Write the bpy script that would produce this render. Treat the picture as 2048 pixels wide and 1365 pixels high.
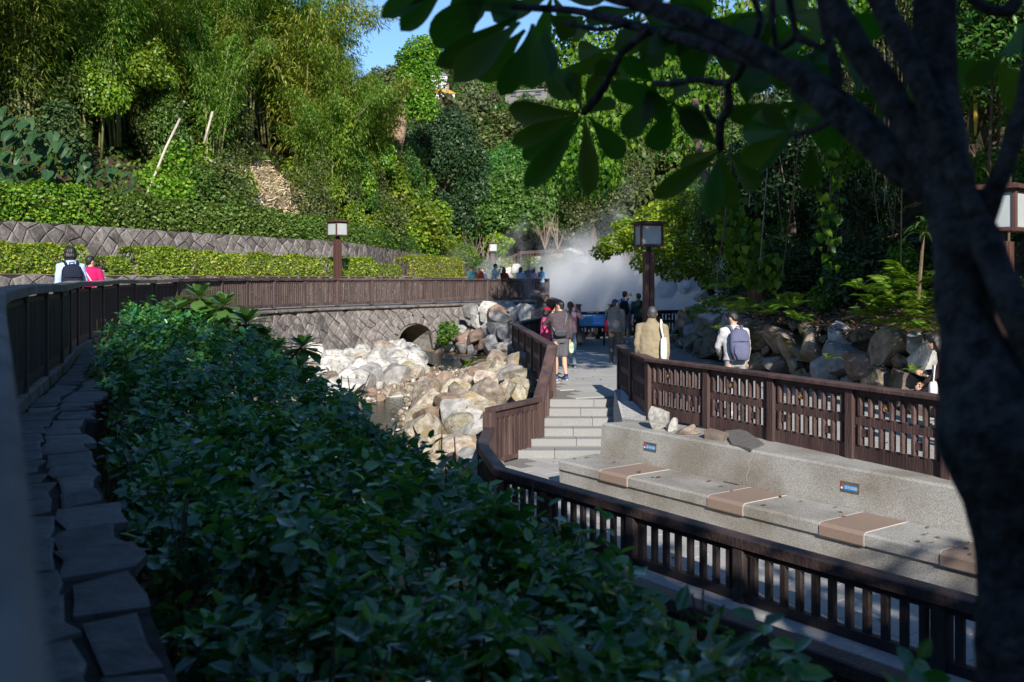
import bpy, math, random
import numpy as np
from mathutils import Vector, Matrix, noise
for _o in list(bpy.data.objects):
    bpy.data.objects.remove(_o)
sc = bpy.context.scene
COL = sc.collection
R = math.radians
random.seed(7)
CZ, F, HY = 3.1, 1991.0, 550.0          # lens height above the plaza, focal length in photo pixels, horizon row

# ------------------------------------------------------------------ camera, sky, sun, exposure
cam = bpy.data.cameras.new('camera')
cam.lens = 35.0
cam.sensor_width = 36.0
cam.shift_y = -(682.5 - HY) / 2048.0
cam.clip_start = 0.05
cam.clip_end = 3000
cam.dof.use_dof = True
cam.dof.focus_distance = 19.0
cam.dof.aperture_fstop = 3.2
camo = bpy.data.objects.new('camera', cam)
COL.objects.link(camo)
camo.location = (0, 0, CZ)
camo.rotation_euler = (R(90), 0, 0)
sc.camera = camo
SUN_EL = 27.0
to_sun = Vector((0.16, -1.0, 0)).normalized() * math.cos(R(SUN_EL)) + Vector((0, 0, math.sin(R(SUN_EL))))
wd = bpy.data.worlds.new('World')
sc.world = wd
wd.use_nodes = True
wn = wd.node_tree
bgn = wn.nodes['Background']
sky = wn.nodes.new('ShaderNodeTexSky')
sky.sky_type = 'NISHITA'
sky.sun_disc = False
sky.sun_elevation = R(SUN_EL)
sky.sun_rotation = math.atan2(to_sun.x, to_sun.y)
sky.air_density = 1.0
sky.dust_density = 0.0
sky.ozone_density = 6.0
bgn.inputs['Strength'].default_value = 0.12
wn.links.new(sky.outputs[0], bgn.inputs['Color'])
sun = bpy.data.lights.new('sun', 'SUN')
sun.energy = 5.0
sun.angle = R(0.5)
sun.color = (1.0, 0.93, 0.82)
suno = bpy.data.objects.new('sun', sun)
COL.objects.link(suno)
suno.location = to_sun * 60
suno.rotation_euler = (-to_sun).to_track_quat('-Z', 'Y').to_euler()
sc.view_settings.view_transform = 'Standard'
sc.view_settings.look = 'None'
sc.view_settings.gamma = 1.0
sc.view_settings.use_curve_mapping = False
sc.view_settings.exposure = 0.6
sc.render.engine = 'CYCLES'
cy = sc.cycles
cy.max_bounces = 5
cy.diffuse_bounces = 3
cy.glossy_bounces = 2
cy.transmission_bounces = 3
cy.transparent_max_bounces = 6
cy.volume_bounces = 3
cy.volume_step_rate = 2.0
cy.volume_max_steps = 96
cy.caustics_reflective = False
cy.caustics_refractive = False
cy.use_denoising = True
cy.sample_clamp_indirect = 4.0

# ------------------------------------------------------------------ helpers
def P(px, py, d):
    return Vector(((px - 1024) / F * d, d, CZ - (py - HY) / F * d))
def G(px, py, z):
    return P(px, py, (CZ - z) * F / (py - HY))
def C(h):
    v = [int(h[i:i + 2], 16) / 255 for i in (0, 2, 4)]
    return tuple(x / 12.92 if x <= .04045 else ((x + .055) / 1.055) ** 2.4 for x in v) + (1,)
def rgb(*a):
    return tuple(a) + (1,)

def mat(name, c1, c2=None, scale=4.0, rough=.8, bump=0.0, bscale=None, spec=.3, objvar=0.0, huevar=0.0, stretch=None, c3=None, moss=None):
    m = bpy.data.materials.new(name)
    m.use_nodes = True
    nt = m.node_tree
    n, l = nt.nodes, nt.links
    b = n['Principled BSDF']
    b.inputs['Roughness'].default_value = rough
    b.inputs['Specular IOR Level'].default_value = spec
    tc = n.new('ShaderNodeTexCoord')
    mp = n.new('ShaderNodeMapping')
    l.new(tc.outputs['Object'], mp.inputs[0])
    if stretch:
        mp.inputs['Scale'].default_value = stretch
    oi = n.new('ShaderNodeObjectInfo')
    if objvar:
        va = n.new('ShaderNodeVectorMath'); va.operation = 'SCALE'
        va.inputs[0].default_value = (31.7, 17.3, 23.1)
        l.new(oi.outputs['Random'], va.inputs['Scale'])
        l.new(va.outputs[0], mp.inputs['Location'])
    nz = n.new('ShaderNodeTexNoise')
    nz.inputs['Scale'].default_value = scale
    nz.inputs['Detail'].default_value = 6
    nz.inputs['Roughness'].default_value = .62
    l.new(mp.outputs[0], nz.inputs['Vector'])
    cr = n.new('ShaderNodeValToRGB')
    cr.color_ramp.elements[0].position = .32
    cr.color_ramp.elements[1].position = .68
    cr.color_ramp.elements[0].color = c1
    cr.color_ramp.elements[1].color = c2 or c1
    if c3:
        e = cr.color_ramp.elements.new(.5); e.color = c3
    l.new(nz.outputs['Fac'], cr.inputs[0])
    col = cr.outputs[0]
    if moss:
        nm = n.new('ShaderNodeTexNoise'); nm.inputs['Scale'].default_value = scale * .6; nm.inputs['Detail'].default_value = 4
        l.new(mp.outputs[0], nm.inputs['Vector'])
        rm = n.new('ShaderNodeValToRGB'); rm.color_ramp.elements[0].position = .52; rm.color_ramp.elements[1].position = .66
        l.new(nm.outputs['Fac'], rm.inputs[0])
        mx = n.new('ShaderNodeMixRGB'); mx.inputs[2].default_value = moss
        l.new(rm.outputs[0], mx.inputs[0]); l.new(col, mx.inputs[1])
        col = mx.outputs[0]
    if objvar or huevar:
        hs = n.new('ShaderNodeHueSaturation')
        m1 = n.new('ShaderNodeMapRange')
        m1.inputs['To Min'].default_value = 1 - objvar
        m1.inputs['To Max'].default_value = 1 + objvar
        l.new(oi.outputs['Random'], m1.inputs['Value'])
        l.new(m1.outputs[0], hs.inputs['Value'])
        if huevar:
            ml = n.new('ShaderNodeMath'); ml.operation = 'MULTIPLY'; ml.inputs[1].default_value = 7.31
            fr = n.new('ShaderNodeMath'); fr.operation = 'FRACT'
            l.new(oi.outputs['Random'], ml.inputs[0]); l.new(ml.outputs[0], fr.inputs[0])
            m2 = n.new('ShaderNodeMapRange')
            m2.inputs['To Min'].default_value = .5 - huevar
            m2.inputs['To Max'].default_value = .5 + huevar
            l.new(fr.outputs[0], m2.inputs['Value']); l.new(m2.outputs[0], hs.inputs['Hue'])
        l.new(col, hs.inputs['Color'])
        col = hs.outputs[0]
    l.new(col, b.inputs['Base Color'])
    if bump:
        n2 = n.new('ShaderNodeTexNoise')
        n2.inputs['Scale'].default_value = bscale or scale * 4
        n2.inputs['Detail'].default_value = 8
        l.new(mp.outputs[0], n2.inputs['Vector'])
        bp = n.new('ShaderNodeBump')
        bp.inputs['Strength'].default_value = bump
        bp.inputs['Distance'].default_value = .03
        l.new(n2.outputs['Fac'], bp.inputs['Height'])
        l.new(bp.outputs[0], b.inputs['Normal'])
    return m

def leafmat(name, a, b_, c, trans=.3, rough=.45, objvar=.15, spec=.4, tcol=None):
    m = bpy.data.materials.new(name)
    m.use_nodes = True
    nt = m.node_tree
    n, l = nt.nodes, nt.links
    b = n['Principled BSDF']
    b.inputs['Roughness'].default_value = rough
    b.inputs['Specular IOR Level'].default_value = spec
    g = n.new('ShaderNodeNewGeometry')
    cr = n.new('ShaderNodeValToRGB')
    cr.color_ramp.elements[0].position = .12
    cr.color_ramp.elements[1].position = .95
    cr.color_ramp.elements[0].color = a
    cr.color_ramp.elements[1].color = c
    e = cr.color_ramp.elements.new(.6); e.color = b_
    l.new(g.outputs['Random Per Island'], cr.inputs[0])
    oi = n.new('ShaderNodeObjectInfo')
    hs = n.new('ShaderNodeHueSaturation')
    m1 = n.new('ShaderNodeMapRange')
    m1.inputs['To Min'].default_value = 1 - objvar; m1.inputs['To Max'].default_value = 1 + objvar
    l.new(oi.outputs['Random'], m1.inputs['Value']); l.new(m1.outputs[0], hs.inputs['Value'])
    ml = n.new('ShaderNodeMath'); ml.operation = 'MULTIPLY'; ml.inputs[1].default_value = 5.17
    fr = n.new('ShaderNodeMath'); fr.operation = 'FRACT'
    l.new(oi.outputs['Random'], ml.inputs[0]); l.new(ml.outputs[0], fr.inputs[0])
    m2 = n.new('ShaderNodeMapRange')
    m2.inputs['To Min'].default_value = .5 - objvar * .12; m2.inputs['To Max'].default_value = .5 + objvar * .12
    l.new(fr.outputs[0], m2.inputs['Value']); l.new(m2.outputs[0], hs.inputs['Hue'])
    l.new(cr.outputs[0], hs.inputs['Color'])
    l.new(hs.outputs[0], b.inputs['Base Color'])
    tr = n.new('ShaderNodeBsdfTranslucent')
    mu = n.new('ShaderNodeMixRGB'); mu.blend_type = 'MULTIPLY'; mu.inputs[0].default_value = 1
    mu.inputs[2].default_value = tcol or (1.9, 1.7, .55, 1)
    l.new(hs.outputs[0], mu.inputs[1]); l.new(mu.outputs[0], tr.inputs[0])
    mx = n.new('ShaderNodeMixShader'); mx.inputs[0].default_value = trans
    l.new(b.outputs[0], mx.inputs[1]); l.new(tr.outputs[0], mx.inputs[2])
    l.new(mx.outputs[0], n['Material Output'].inputs['Surface'])
    return m

def npmesh(name, V, Fc, m=None, smooth=False):
    V = np.asarray(V, dtype=np.float32); Fc = np.asarray(Fc, dtype=np.int32)
    me = bpy.data.meshes.new(name)
    k = Fc.shape[1]
    me.vertices.add(len(V)); me.vertices.foreach_set('co', V.ravel())
    me.loops.add(Fc.size); me.loops.foreach_set('vertex_index', Fc.ravel())
    me.polygons.add(len(Fc))
    me.polygons.foreach_set('loop_start', np.arange(0, Fc.size, k, dtype=np.int32))
    if smooth:
        me.polygons.foreach_set('use_smooth', np.ones(len(Fc), dtype=bool))
    me.update(calc_edges=True)
    if m: me.materials.append(m)
    return me
def pymesh(name, v, f, m=None, smooth=False):
    me = bpy.data.meshes.new(name)
    me.from_pydata([tuple(p) for p in v], [], f)
    if smooth:
        me.polygons.foreach_set('use_smooth', [True] * len(me.polygons))
    if m: me.materials.append(m)
    me.update()
    return me
def wm(o):
    m = o.matrix_basis.copy()
    if o.parent:
        m = wm(o.parent) @ o.matrix_parent_inverse @ m
    return m
def obj(name, me, parent=None, loc=None, rot=None, scl=None):
    o = bpy.data.objects.new(name, me)
    COL.objects.link(o)
    if loc is not None: o.location = loc
    if rot is not None: o.rotation_euler = rot
    if scl is not None: o.scale = scl
    if parent is not None:
        o.parent = parent
        o.matrix_parent_inverse = wm(parent).inverted()
    return o
def tag(o, label, cat, group=None, kind=None):
    o['label'] = label
    o['category'] = cat
    if group: o['group'] = group
    if kind: o['kind'] = kind
    return o
def thing(name, label, cat, loc=(0, 0, 0), group=None):
    o = bpy.data.objects.new(name, None)
    COL.objects.link(o)
    o.empty_display_size = .2
    o.location = loc
    return tag(o, label, cat, group)
def struct(name, me, kind='structure', label=None):
    o = obj(name, me)
    o['kind'] = kind
    if label: o['label'] = label
    return o
def kids(o):
    return [c for c in bpy.data.objects if c.parent == o]
def copy_tree(root, ch=None, parent=None):
    c = root.copy(); COL.objects.link(c)
    if parent is not None: c.parent = parent
    for k in (ch if ch is not None else kids(root)):
        copy_tree(k, None, c)
    return c

def frame_of(d, up=Vector((0, 0, 1))):
    d = d.normalized()
    if abs(d.dot(up)) > .98: up = Vector((0, 1, 0))
    s = d.cross(up).normalized()
    return s, s.cross(d).normalized(), d
def beam(p0, p1, w, h, ch=.008, up=Vector((0, 0, 1))):
    """a bar with chamfered long edges"""
    s, u, d = frame_of(p1 - p0, up)
    a, b = w / 2, h / 2
    pr = [(-a + ch, -b), (a - ch, -b), (a, -b + ch), (a, b - ch), (a - ch, b), (-a + ch, b), (-a, b - ch), (-a, -b + ch)]
    v = [p + s * x + u * y for p in (p0, p1) for x, y in pr]
    f = [[8 + i, 8 + (i + 1) % 8, (i + 1) % 8, i] for i in range(8)]
    f += [list(range(8)), list(range(15, 7, -1))]
    return v, f
class MB:
    def __init__(s): s.v = []; s.f = []
    def add(s, vf):
        o = len(s.v); s.v += list(vf[0]); s.f += [[i + o for i in q] for q in vf[1]]
        return s
    def beam(s, p0, p1, w, h, ch=.008, up=Vector((0, 0, 1))):
        return s.add(beam(Vector(p0), Vector(p1), w, h, ch, Vector(up)))
    def box(s, c, x, y, z, ch=.006):
        c = Vector(c)
        return s.add(beam(c - Vector((0, 0, z / 2)), c + Vector((0, 0, z / 2)), x, y, ch, Vector((0, 1, 0))))
    def obj(s, name, m, parent=None, smooth=False, **k):
        return obj(name, pymesh(name, s.v, s.f, m, smooth), parent, **k)
def tube(polys, sides=6, caps=True):
    V, Fs = [], []
    for pl in polys:
        n = len(pl); o = len(V); s = None
        for i, (p, r) in enumerate(pl):
            p = Vector(p)
            a = Vector(pl[max(i - 1, 0)][0]); b = Vector(pl[min(i + 1, n - 1)][0])
            d = (b - a).normalized() if (b - a).length > 1e-6 else Vector((0, 0, 1))
            s = (s - d * s.dot(d)).normalized() if s is not None else frame_of(d, Vector((.13, .07, 1)))[0]
            u = s.cross(d)
            for k in range(sides):
                t = 2 * math.pi * k / sides
                V.append(p + s * math.cos(t) * r + u * math.sin(t) * r)
        for i in range(n - 1):
            for k in range(sides):
                Fs.append([o + (i + 1) * sides + k, o + (i + 1) * sides + (k + 1) % sides, o + i * sides + (k + 1) % sides, o + i * sides + k])
        if caps:
            Fs.append([o + k for k in range(sides)])
            Fs.append([o + (n - 1) * sides + k for k in range(sides - 1, -1, -1)])
    return V, Fs
def smooth_poly(pts, n=6):
    """Catmull-Rom through points given as tuples of numbers"""
    pts = [np.array(p, dtype=float) for p in pts]
    out = []
    for i in range(len(pts) - 1):
        a, b, c, d = pts[max(i - 1, 0)], pts[i], pts[i + 1], pts[min(i + 2, len(pts) - 1)]
        for k in range(n):
            t = k / n
            out.append(.5 * (2 * b + (c - a) * t + (2 * a - 5 * b + 4 * c - d) * t * t + (3 * b - a - 3 * c + d) * t ** 3))
    out.append(pts[-1])
    return out
class Path:
    """polyline with arc length, columns x, y, (more)"""
    def __init__(s, pts):
        s.p = np.array(pts, dtype=float)
        s.u = np.concatenate([[0], np.cumsum(np.linalg.norm(np.diff(s.p[:, :2], axis=0), axis=1))])
        s.L = s.u[-1]
    def at(s, u):
        return np.array([np.interp(u, s.u, s.p[:, k]) for k in range(s.p.shape[1])])
    def nrm(s, u):           # unit normal to the right of travel
        a, b = s.at(max(u - .15, 0)), s.at(min(u + .15, s.L))
        d = (b - a)[:2]; d /= np.linalg.norm(d) + 1e-9
        return np.array([d[1], -d[0]])
    def u_at_y(s, y):
        i = np.argmin(np.abs(np.interp(np.linspace(0, s.L, 2000), s.u, s.p[:, 1]) - y))
        return np.linspace(0, s.L, 2000)[i]
def seg_dist(X, Y, pts):
    D = np.full(X.shape, 1e9)
    for a, b in zip(pts[:-1], pts[1:]):
        dx, dy = b[0] - a[0], b[1] - a[1]
        t = np.clip(((X - a[0]) * dx + (Y - a[1]) * dy) / (dx * dx + dy * dy + 1e-12), 0, 1)
        D = np.minimum(D, np.hypot(X - a[0] - t * dx, Y - a[1] - t * dy))
    return D
def inside(x, y, poly):
    c = False
    j = len(poly) - 1
    for i in range(len(poly)):
        xi, yi = poly[i][0], poly[i][1]; xj, yj = poly[j][0], poly[j][1]
        if (yi > y) != (yj > y) and x < (xj - xi) * (y - yi) / (yj - yi) + xi: c = not c
        j = i
    return c
def poly_sheet(name, poly, z, m, depth=0.0):
    """flat polygon, with a skirt when depth is given"""
    n = len(poly)
    zz = z if callable(z) else (lambda x, y: z)
    v = [(p[0], p[1], zz(p[0], p[1])) for p in poly]
    f = [list(range(n))]
    if depth:
        v += [(p[0], p[1], zz(p[0], p[1]) - depth) for p in poly]
        f += [[i, i + n, (i + 1) % n + n, (i + 1) % n] for i in range(n)]
    return pymesh(name, v, f, m)

# rocks: a few shapes shared by all boulders
def rock_mesh(name, m, seed, ang=8, sub=3, flat=1.0):
    import bmesh
    rng = random.Random(seed)
    bm = bmesh.new()
    bmesh.ops.create_icosphere(bm, subdivisions=sub, radius=1)
    pl = [(Vector((rng.gauss(0, 1), rng.gauss(0, 1), rng.gauss(0, 1))).normalized(), rng.uniform(.42, .80)) for _ in range(ang + 5)]
    off = Vector((seed * 3.1, seed * 1.7, 0))
    for v in bm.verts:
        p = v.co.copy()
        for nrm, dd in pl:
            k = p.dot(nrm) - dd
            if k > 0: p -= nrm * k * .97
        p *= 1 + .07 * noise.noise(p * 2.2 + off) + .045 * noise.noise(p * 6 + off) + .03 * noise.noise(p * 15 + off)
        p.z *= flat
        v.co = p * 1.32
    me = bpy.data.meshes.new(name)
    bm.to_mesh(me); bm.free()
    me.polygons.foreach_set('use_smooth', [True] * len(me.polygons))
    me.set_sharp_from_angle(angle=R(24))
    me.materials.append(m)
    return me

# leaves as numpy batches
def unit(a):
    return a / (np.linalg.norm(a, axis=1, keepdims=True) + 1e-9)
def leaves(B, D, N, L, W, shape='rhomb', fold=.25, droop=0.0):
    """B base, D direction, N normal (n,3); L, W (n,) -> verts, faces"""
    B = np.asarray(B, float); D = unit(np.asarray(D, float)); N = np.asarray(N, float)
    n = len(B)
    S = unit(np.cross(D, N)); N = unit(np.cross(S, D))
    L = np.broadcast_to(L, (n,)).reshape(-1, 1); W = np.broadcast_to(W, (n,)).reshape(-1, 1) / 2
    if shape == 'rhomb':
        mid = B + D * L * .42 + N * W * fold
        tip = B + D * L - N * L * droop
        V = np.stack([B, mid - S * W, tip, mid + S * W], 1).reshape(-1, 3)
        i = np.arange(n).reshape(-1, 1) * 4
        return V, i + np.array([[0, 1, 2, 3]])
    if shape == 'oval':
        q = [(.0, .0), (.28, 1.), (.68, .82)]
    elif shape == 'heart':
        q = [(.0, .0), (.12, 1.0), (.55, .72)]
    else:                      # obovate
        q = [(.0, .0), (.42, .62), (.78, 1.)]
    def at(t, s, k):
        return B + D * L * t + S * W * s + N * (abs(s) * W * fold) - N * L * droop * t * t
    V = np.stack([B, at(q[1][0], -q[1][1], 0), at(q[2][0], -q[2][1], 0), at(1., 0., 0), at(q[2][0], q[2][1], 0), at(q[1][0], q[1][1], 0)], 1).reshape(-1, 3)
    i = np.arange(n).reshape(-1, 1) * 6
    Fq = np.concatenate([i + np.array([[0, 1, 2, 3]]), i + np.array([[0, 3, 4, 5]])], 0)
    return V, Fq
def leafmesh(name, parts, m):
    Vs, Fs, o = [], [], 0
    for V, Fq in parts:
        Vs.append(V); Fs.append(Fq + o); o += len(V)
    return npmesh(name, np.concatenate(Vs), np.concatenate(Fs), m)
def blob_points(rng, n, blobs, shell=.55):
    """points near the surface of ellipsoids; blobs: (x,y,z,rx,ry,rz)"""
    b = np.array(blobs, float)
    w = (b[:, 3] * b[:, 4] + b[:, 4] * b[:, 5] + b[:, 3] * b[:, 5])
    k = rng.choice(len(b), n, p=w / w.sum())
    d = unit(rng.normal(size=(n, 3)))
    r = 1 - shell * rng.random(n) ** 1.8
    pos = b[k, :3] + d * b[k, 3:6] * r[:, None]
    return pos, unit(d / b[k, 3:6])
def crown(name, seed, n, blobs, L, W, m, shape='rhomb', up=.55, jit=.6, droop=.1, shell=.55, hang=0.0, fold=.25):
    rng = np.random.default_rng(seed)
    pos, out = blob_points(rng, n, blobs, shell)
    N = unit(out * .7 + np.array([0, 0, up]) + rng.normal(size=(n, 3)) * jit)
    D = unit(np.cross(N, rng.normal(size=(n, 3)))); D = unit(D + out * .4 - np.array([0, 0, hang]))
    sz = rng.uniform(.65, 1.25, n)
    return leafmesh(name, [leaves(pos, D, N, L * sz, W * sz, shape, fold, droop)], m)

# ------------------------------------------------------------------ materials
M = {}
M['wood'] = mat('brown_fence_wood', rgb(.046, .027, .026), rgb(.112, .070, .065), 5, .6, .4, 40, .35, .24, .006, (1, 1, .12))
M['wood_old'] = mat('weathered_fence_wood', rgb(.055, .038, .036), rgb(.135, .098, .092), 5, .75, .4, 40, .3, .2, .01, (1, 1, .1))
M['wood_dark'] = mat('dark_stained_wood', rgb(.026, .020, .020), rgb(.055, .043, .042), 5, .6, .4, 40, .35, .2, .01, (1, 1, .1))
M['rail_grey'] = mat('grey_weathered_rail', rgb(.14, .125, .115), rgb(.27, .25, .225), 6, .8, .5, 50, .3, .12, 0, (1, 1, 1))
M['lampwood'] = mat('lamp_post_wood', rgb(.060, .029, .024), rgb(.105, .050, .041), 4, .5, .2, 30, .4, .1, 0, (1, 1, .1))
M['steel'] = mat('dark_steel', rgb(.02, .02, .02), None, 4, .4, 0, None, .5)
M['pale_steel'] = mat('screw_metal', rgb(.45, .45, .45), None, 4, .35, 0, None, .6)
M['gold'] = mat('gold_paint', rgb(.30, .19, .045), None, 4, .5, 0, None, .4)
M['wallstone'] = mat('grey_andesite', rgb(.10, .09, .086), rgb(.27, .25, .24), 5, .9, .7, 22, .2, .42, .015, c3=rgb(.175, .157, .150))
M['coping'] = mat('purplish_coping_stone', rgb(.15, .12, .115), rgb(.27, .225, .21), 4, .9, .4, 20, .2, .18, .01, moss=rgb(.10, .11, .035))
M['mortar'] = mat('dark_joint_earth', rgb(.030, .027, .024), rgb(.06, .054, .047), 8, .95, .3, 30, .1)
M['white_rock'] = mat('sulphur_white_rock', rgb(.22, .21, .195), rgb(.56, .55, .53), 3.0, .92, .9, 10, .15, .16, .01, c3=rgb(.50, .485, .46))
M['tan_rock'] = mat('tan_rock', rgb(.155, .125, .095), rgb(.46, .425, .365), 2.6, .92, 1.0, 9, .15, .32, .02, c3=rgb(.32, .28, .225), moss=rgb(.25, .205, .115))
M['brown_rock'] = mat('brown_rock', rgb(.17, .11, .085), rgb(.32, .24, .19), 2.4, .85, .45, 9, .2, .2, .015)
M['grey_rock'] = mat('grey_rock', rgb(.20, .195, .185), rgb(.44, .43, .42), 2.2, .85, .45, 9, .2, .28, .015)
M['moss_rock'] = mat('mossy_wall_boulder', rgb(.13, .105, .082), rgb(.30, .255, .21), 2.2, .9, .5, 9, .2, .25, .02, moss=rgb(.085, .085, .022))
M['soil'] = mat('hill_soil', rgb(.035, .028, .018), rgb(.085, .066, .042), 1.5, .95, .6, 8, .1)
M['bed'] = mat('creek_sand', rgb(.17, .115, .068), rgb(.34, .255, .165), 2.6, .9, .7, 14, .15, c3=rgb(.25, .18, .11))
M['paver'] = mat('granite_paver', rgb(.33, .325, .32), rgb(.43, .425, .415), 60, .8, .2, 120, .25, .07, .004)
M['grout'] = mat('paver_joint', rgb(.17, .168, .165), rgb(.22, .215, .21), 20, .9, .2, 60, .1)
M['step'] = mat('granite_step', rgb(.20, .202, .205), rgb(.31, .312, .315), 70, .75, .2, 140, .25, .06, .004)
M['path'] = mat('path_concrete', rgb(.27, .26, .25), rgb(.36, .35, .335), 9, .9, .3, 40, .15)
M['brown_tile'] = mat('brown_granite_tile', rgb(.20, .145, .115), rgb(.29, .215, .175), 90, .6, .1, 160, .35, .06)
M['white_seal'] = mat('white_sealant', rgb(.50, .48, .45), None, 4, .7)
M['bark'] = mat('tree_bark', rgb(.075, .055, .04), rgb(.19, .15, .115), 5, .9, .7, 16, .15, .2, .01, (1, 1, .3))
M['bark_pale'] = mat('pale_bark', rgb(.26, .18, .12), rgb(.42, .31, .22), 5, .9, .5, 16, .15, .1, .01, (1, 1, .3))
M['bark_grey'] = mat('grey_lichen_bark', rgb(.016, .015, .014), rgb(.105, .104, .108), 22, .95, 1.0, 55, .15, .05, 0)
M['stem'] = mat('shrub_stem', rgb(.085, .06, .04), rgb(.17, .125, .085), 8, .9, .3, 30, .2, .2)
M['culm'] = mat('bamboo_culm', rgb(.10, .12, .03), rgb(.25, .23, .10), 3, .5, .1, 20, .4, .3, .03)
M['dead_bamboo'] = mat('dead_bamboo', rgb(.30, .26, .21), rgb(.50, .46, .40), 4, .6, .1, 20, .3, .1)
M['straw'] = leafmat('dry_straw', rgb(.26, .19, .115), rgb(.46, .375, .26), rgb(.62, .54, .40), .1, .8, .05)
M['litter'] = leafmat('leaf_litter', rgb(.07, .045, .025), rgb(.16, .10, .055), rgb(.30, .19, .09), .1, .8, .05)
M['l_bamboo'] = leafmat('bamboo_leaf', rgb(.055, .125, .015), rgb(.135, .24, .034), rgb(.31, .37, .09), .42, .42, .3)
M['l_bright'] = leafmat('bright_creeper_leaf', rgb(.07, .16, .016), rgb(.14, .26, .02), rgb(.27, .36, .035), .4, .4, .2)
M['l_mid'] = leafmat('mid_green_leaf', rgb(.04, .10, .018), rgb(.085, .18, .03), rgb(.15, .24, .045), .38, .4, .25)
M['l_green'] = leafmat('fresh_green_leaf', rgb(.05, .15, .03), rgb(.10, .24, .05), rgb(.16, .29, .06), .38, .4, .15)
M['l_dark'] = leafmat('dark_glossy_leaf', rgb(.016, .044, .018), rgb(.034, .082, .03), rgb(.06, .11, .04), .2, .45, .2, .35)
M['l_olive'] = leafmat('olive_leaf', rgb(.04, .075, .018), rgb(.085, .13, .032), rgb(.15, .17, .05), .3, .5, .16)
M['l_yellow'] = leafmat('yellow_green_leaf', rgb(.09, .18, .012), rgb(.20, .33, .02), rgb(.36, .44, .04), .4, .4, .1)
M['l_azalea'] = leafmat('azalea_leaf', rgb(.08, .145, .012), rgb(.20, .28, .022), rgb(.38, .42, .05), .35, .45, .15)
M['l_hedge'] = leafmat('hedge_leaf', rgb(.020, .10, .034), rgb(.045, .19, .055), rgb(.16, .32, .055), .30, .21, .1, 1.0)
M['l_vine'] = leafmat('vine_leaf', rgb(.035, .11, .010), rgb(.075, .19, .014), rgb(.16, .29, .025), .45, .42, .12, .3)
M['l_rosette'] = leafmat('rosette_leaf', rgb(.05, .13, .035), rgb(.085, .19, .05), rgb(.15, .26, .07), .25, .3, .12, .5)
M['l_plum'] = leafmat('plumeria_leaf', rgb(.028, .085, .014), rgb(.042, .115, .018), rgb(.08, .16, .03), .45, .42, .3, .4, (2.0, 2.2, .5, 1))
M['l_fern'] = leafmat('fern_leaf', rgb(.05, .12, .014), rgb(.10, .21, .02), rgb(.20, .30, .03), .35, .45, .15)
M['far_green'] = leafmat('far_tree_leaf', rgb(.045, .075, .03), rgb(.085, .12, .045), rgb(.13, .15, .055), .2, .6, .35)
M['twig'] = mat('bare_twig', rgb(.20, .15, .12), rgb(.34, .27, .22), 6, .9, .2, 20, .2, .1)

# ================================================================== LARGE STRUCTURE
FENCE = Path(smooth_poly([(.43, -1.0), (-.08, 0.0), (-1.11, 2.0), (-2.14, 4.0), (-3.45, 6.6), (-4.14, 8.2), (-5.45, 12), (-6.8, 15.8), (-8.25, 22), (-8.55, 28), (-7.9, 32.6), (-6.4, 36.2), (-3.6, 40.3), (-1., 44.3), (1.75, 48.5)], 8))
def path_z(y): return float(np.interp(y, [0, 30, 48, 70], [1.95, 1.95, 1.85, 1.8]))
UW = Path([(-20.5, 12), (-17.0, 21.0), (-14.4, 28), (-11.0, 36.9), (-7.5, 46), (-5.2, 58), (-3.3, 70), (-1.6, 78)])     # foot of the high stone wall
def uw_top(y): return float(np.interp(y, [12, 28, 46, 58, 70, 78], [4.65, 4.65, 4.62, 4.35, 3.85, 3.2]))
PLAT_Z = 0.8
# fence corners round the viewing platform
A_ = (.765, 18.8); B_ = (.06, 27.4); C_ = (1.9, 35.2); D_ = (6.6, 37.6)
RF = [(2.05, 18.8), (2.10, 17.3), (2.19, 15.8), (2.87, 14.55), (3.49, 13.3), (4.12, 12.06), (4.75, 10.82), (5.38, 9.58), (6.0, 8.34)]
BW = Path([(9.6, 4.0), (8.6, 8.0), (7.6, 12.0), (6.75, 16.5), (6.1, 20.5), (5.6, 25.0), (5.25, 29.0), (5.3, 32.0), (5.9, 35.0), (7.2, 38.0)])   # foot of the boulder wall
LOWF = [(-.37, 16.15), (-.44, 14.5), (-.15, 12.7), (.42, 11.88), (1.30, 10.64), (2.17, 9.4), (3.36, 7.78), (4.55, 6.15), (5.8, 4.5)]

# ---- ground sheet to the horizon
_n = 60
gx = np.linspace(-900, 900, _n); gy = np.linspace(-200, 1600, _n)
GX, GY = np.meshgrid(gx, gy)
GZ = -2.4 + 0 * GX
idx = np.arange(_n * _n).reshape(_n, _n)
quads = np.stack([idx[:-1, :-1], idx[:-1, 1:], idx[1:, 1:], idx[1:, :-1]], -1).reshape(-1, 4)
struct('ground', npmesh('ground', np.stack([GX, GY, GZ], -1).reshape(-1, 3), quads, M['soil'], True))

def grid_mesh(name, xs, ys, fz, m, keep=None):
    X, Y = np.meshgrid(xs, ys)
    Z = fz(X, Y)
    i = np.arange(X.size).reshape(X.shape)
    q = np.stack([i[:-1, :-1], i[:-1, 1:], i[1:, 1:], i[1:, :-1]], -1).reshape(-1, 4)
    if keep is not None:
        kk = keep(X, Y).ravel()
        q = q[kk[q].all(axis=1)]
    return npmesh(name, np.stack([X, Y, Z], -1).reshape(-1, 3), q, m, True)
def fbm(X, Y, s, seed=0, oct_=4):
    out = np.zeros(X.shape); fl = out.ravel(); xs = X.ravel(); ys = Y.ravel()
    for i in range(len(xs)):
        fl[i] = noise.fractal(Vector((xs[i] * s + seed * 7.7, ys[i] * s - seed * 3.1, seed)), 1.0, 2.0, oct_)
    return fl.reshape(X.shape)

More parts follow.
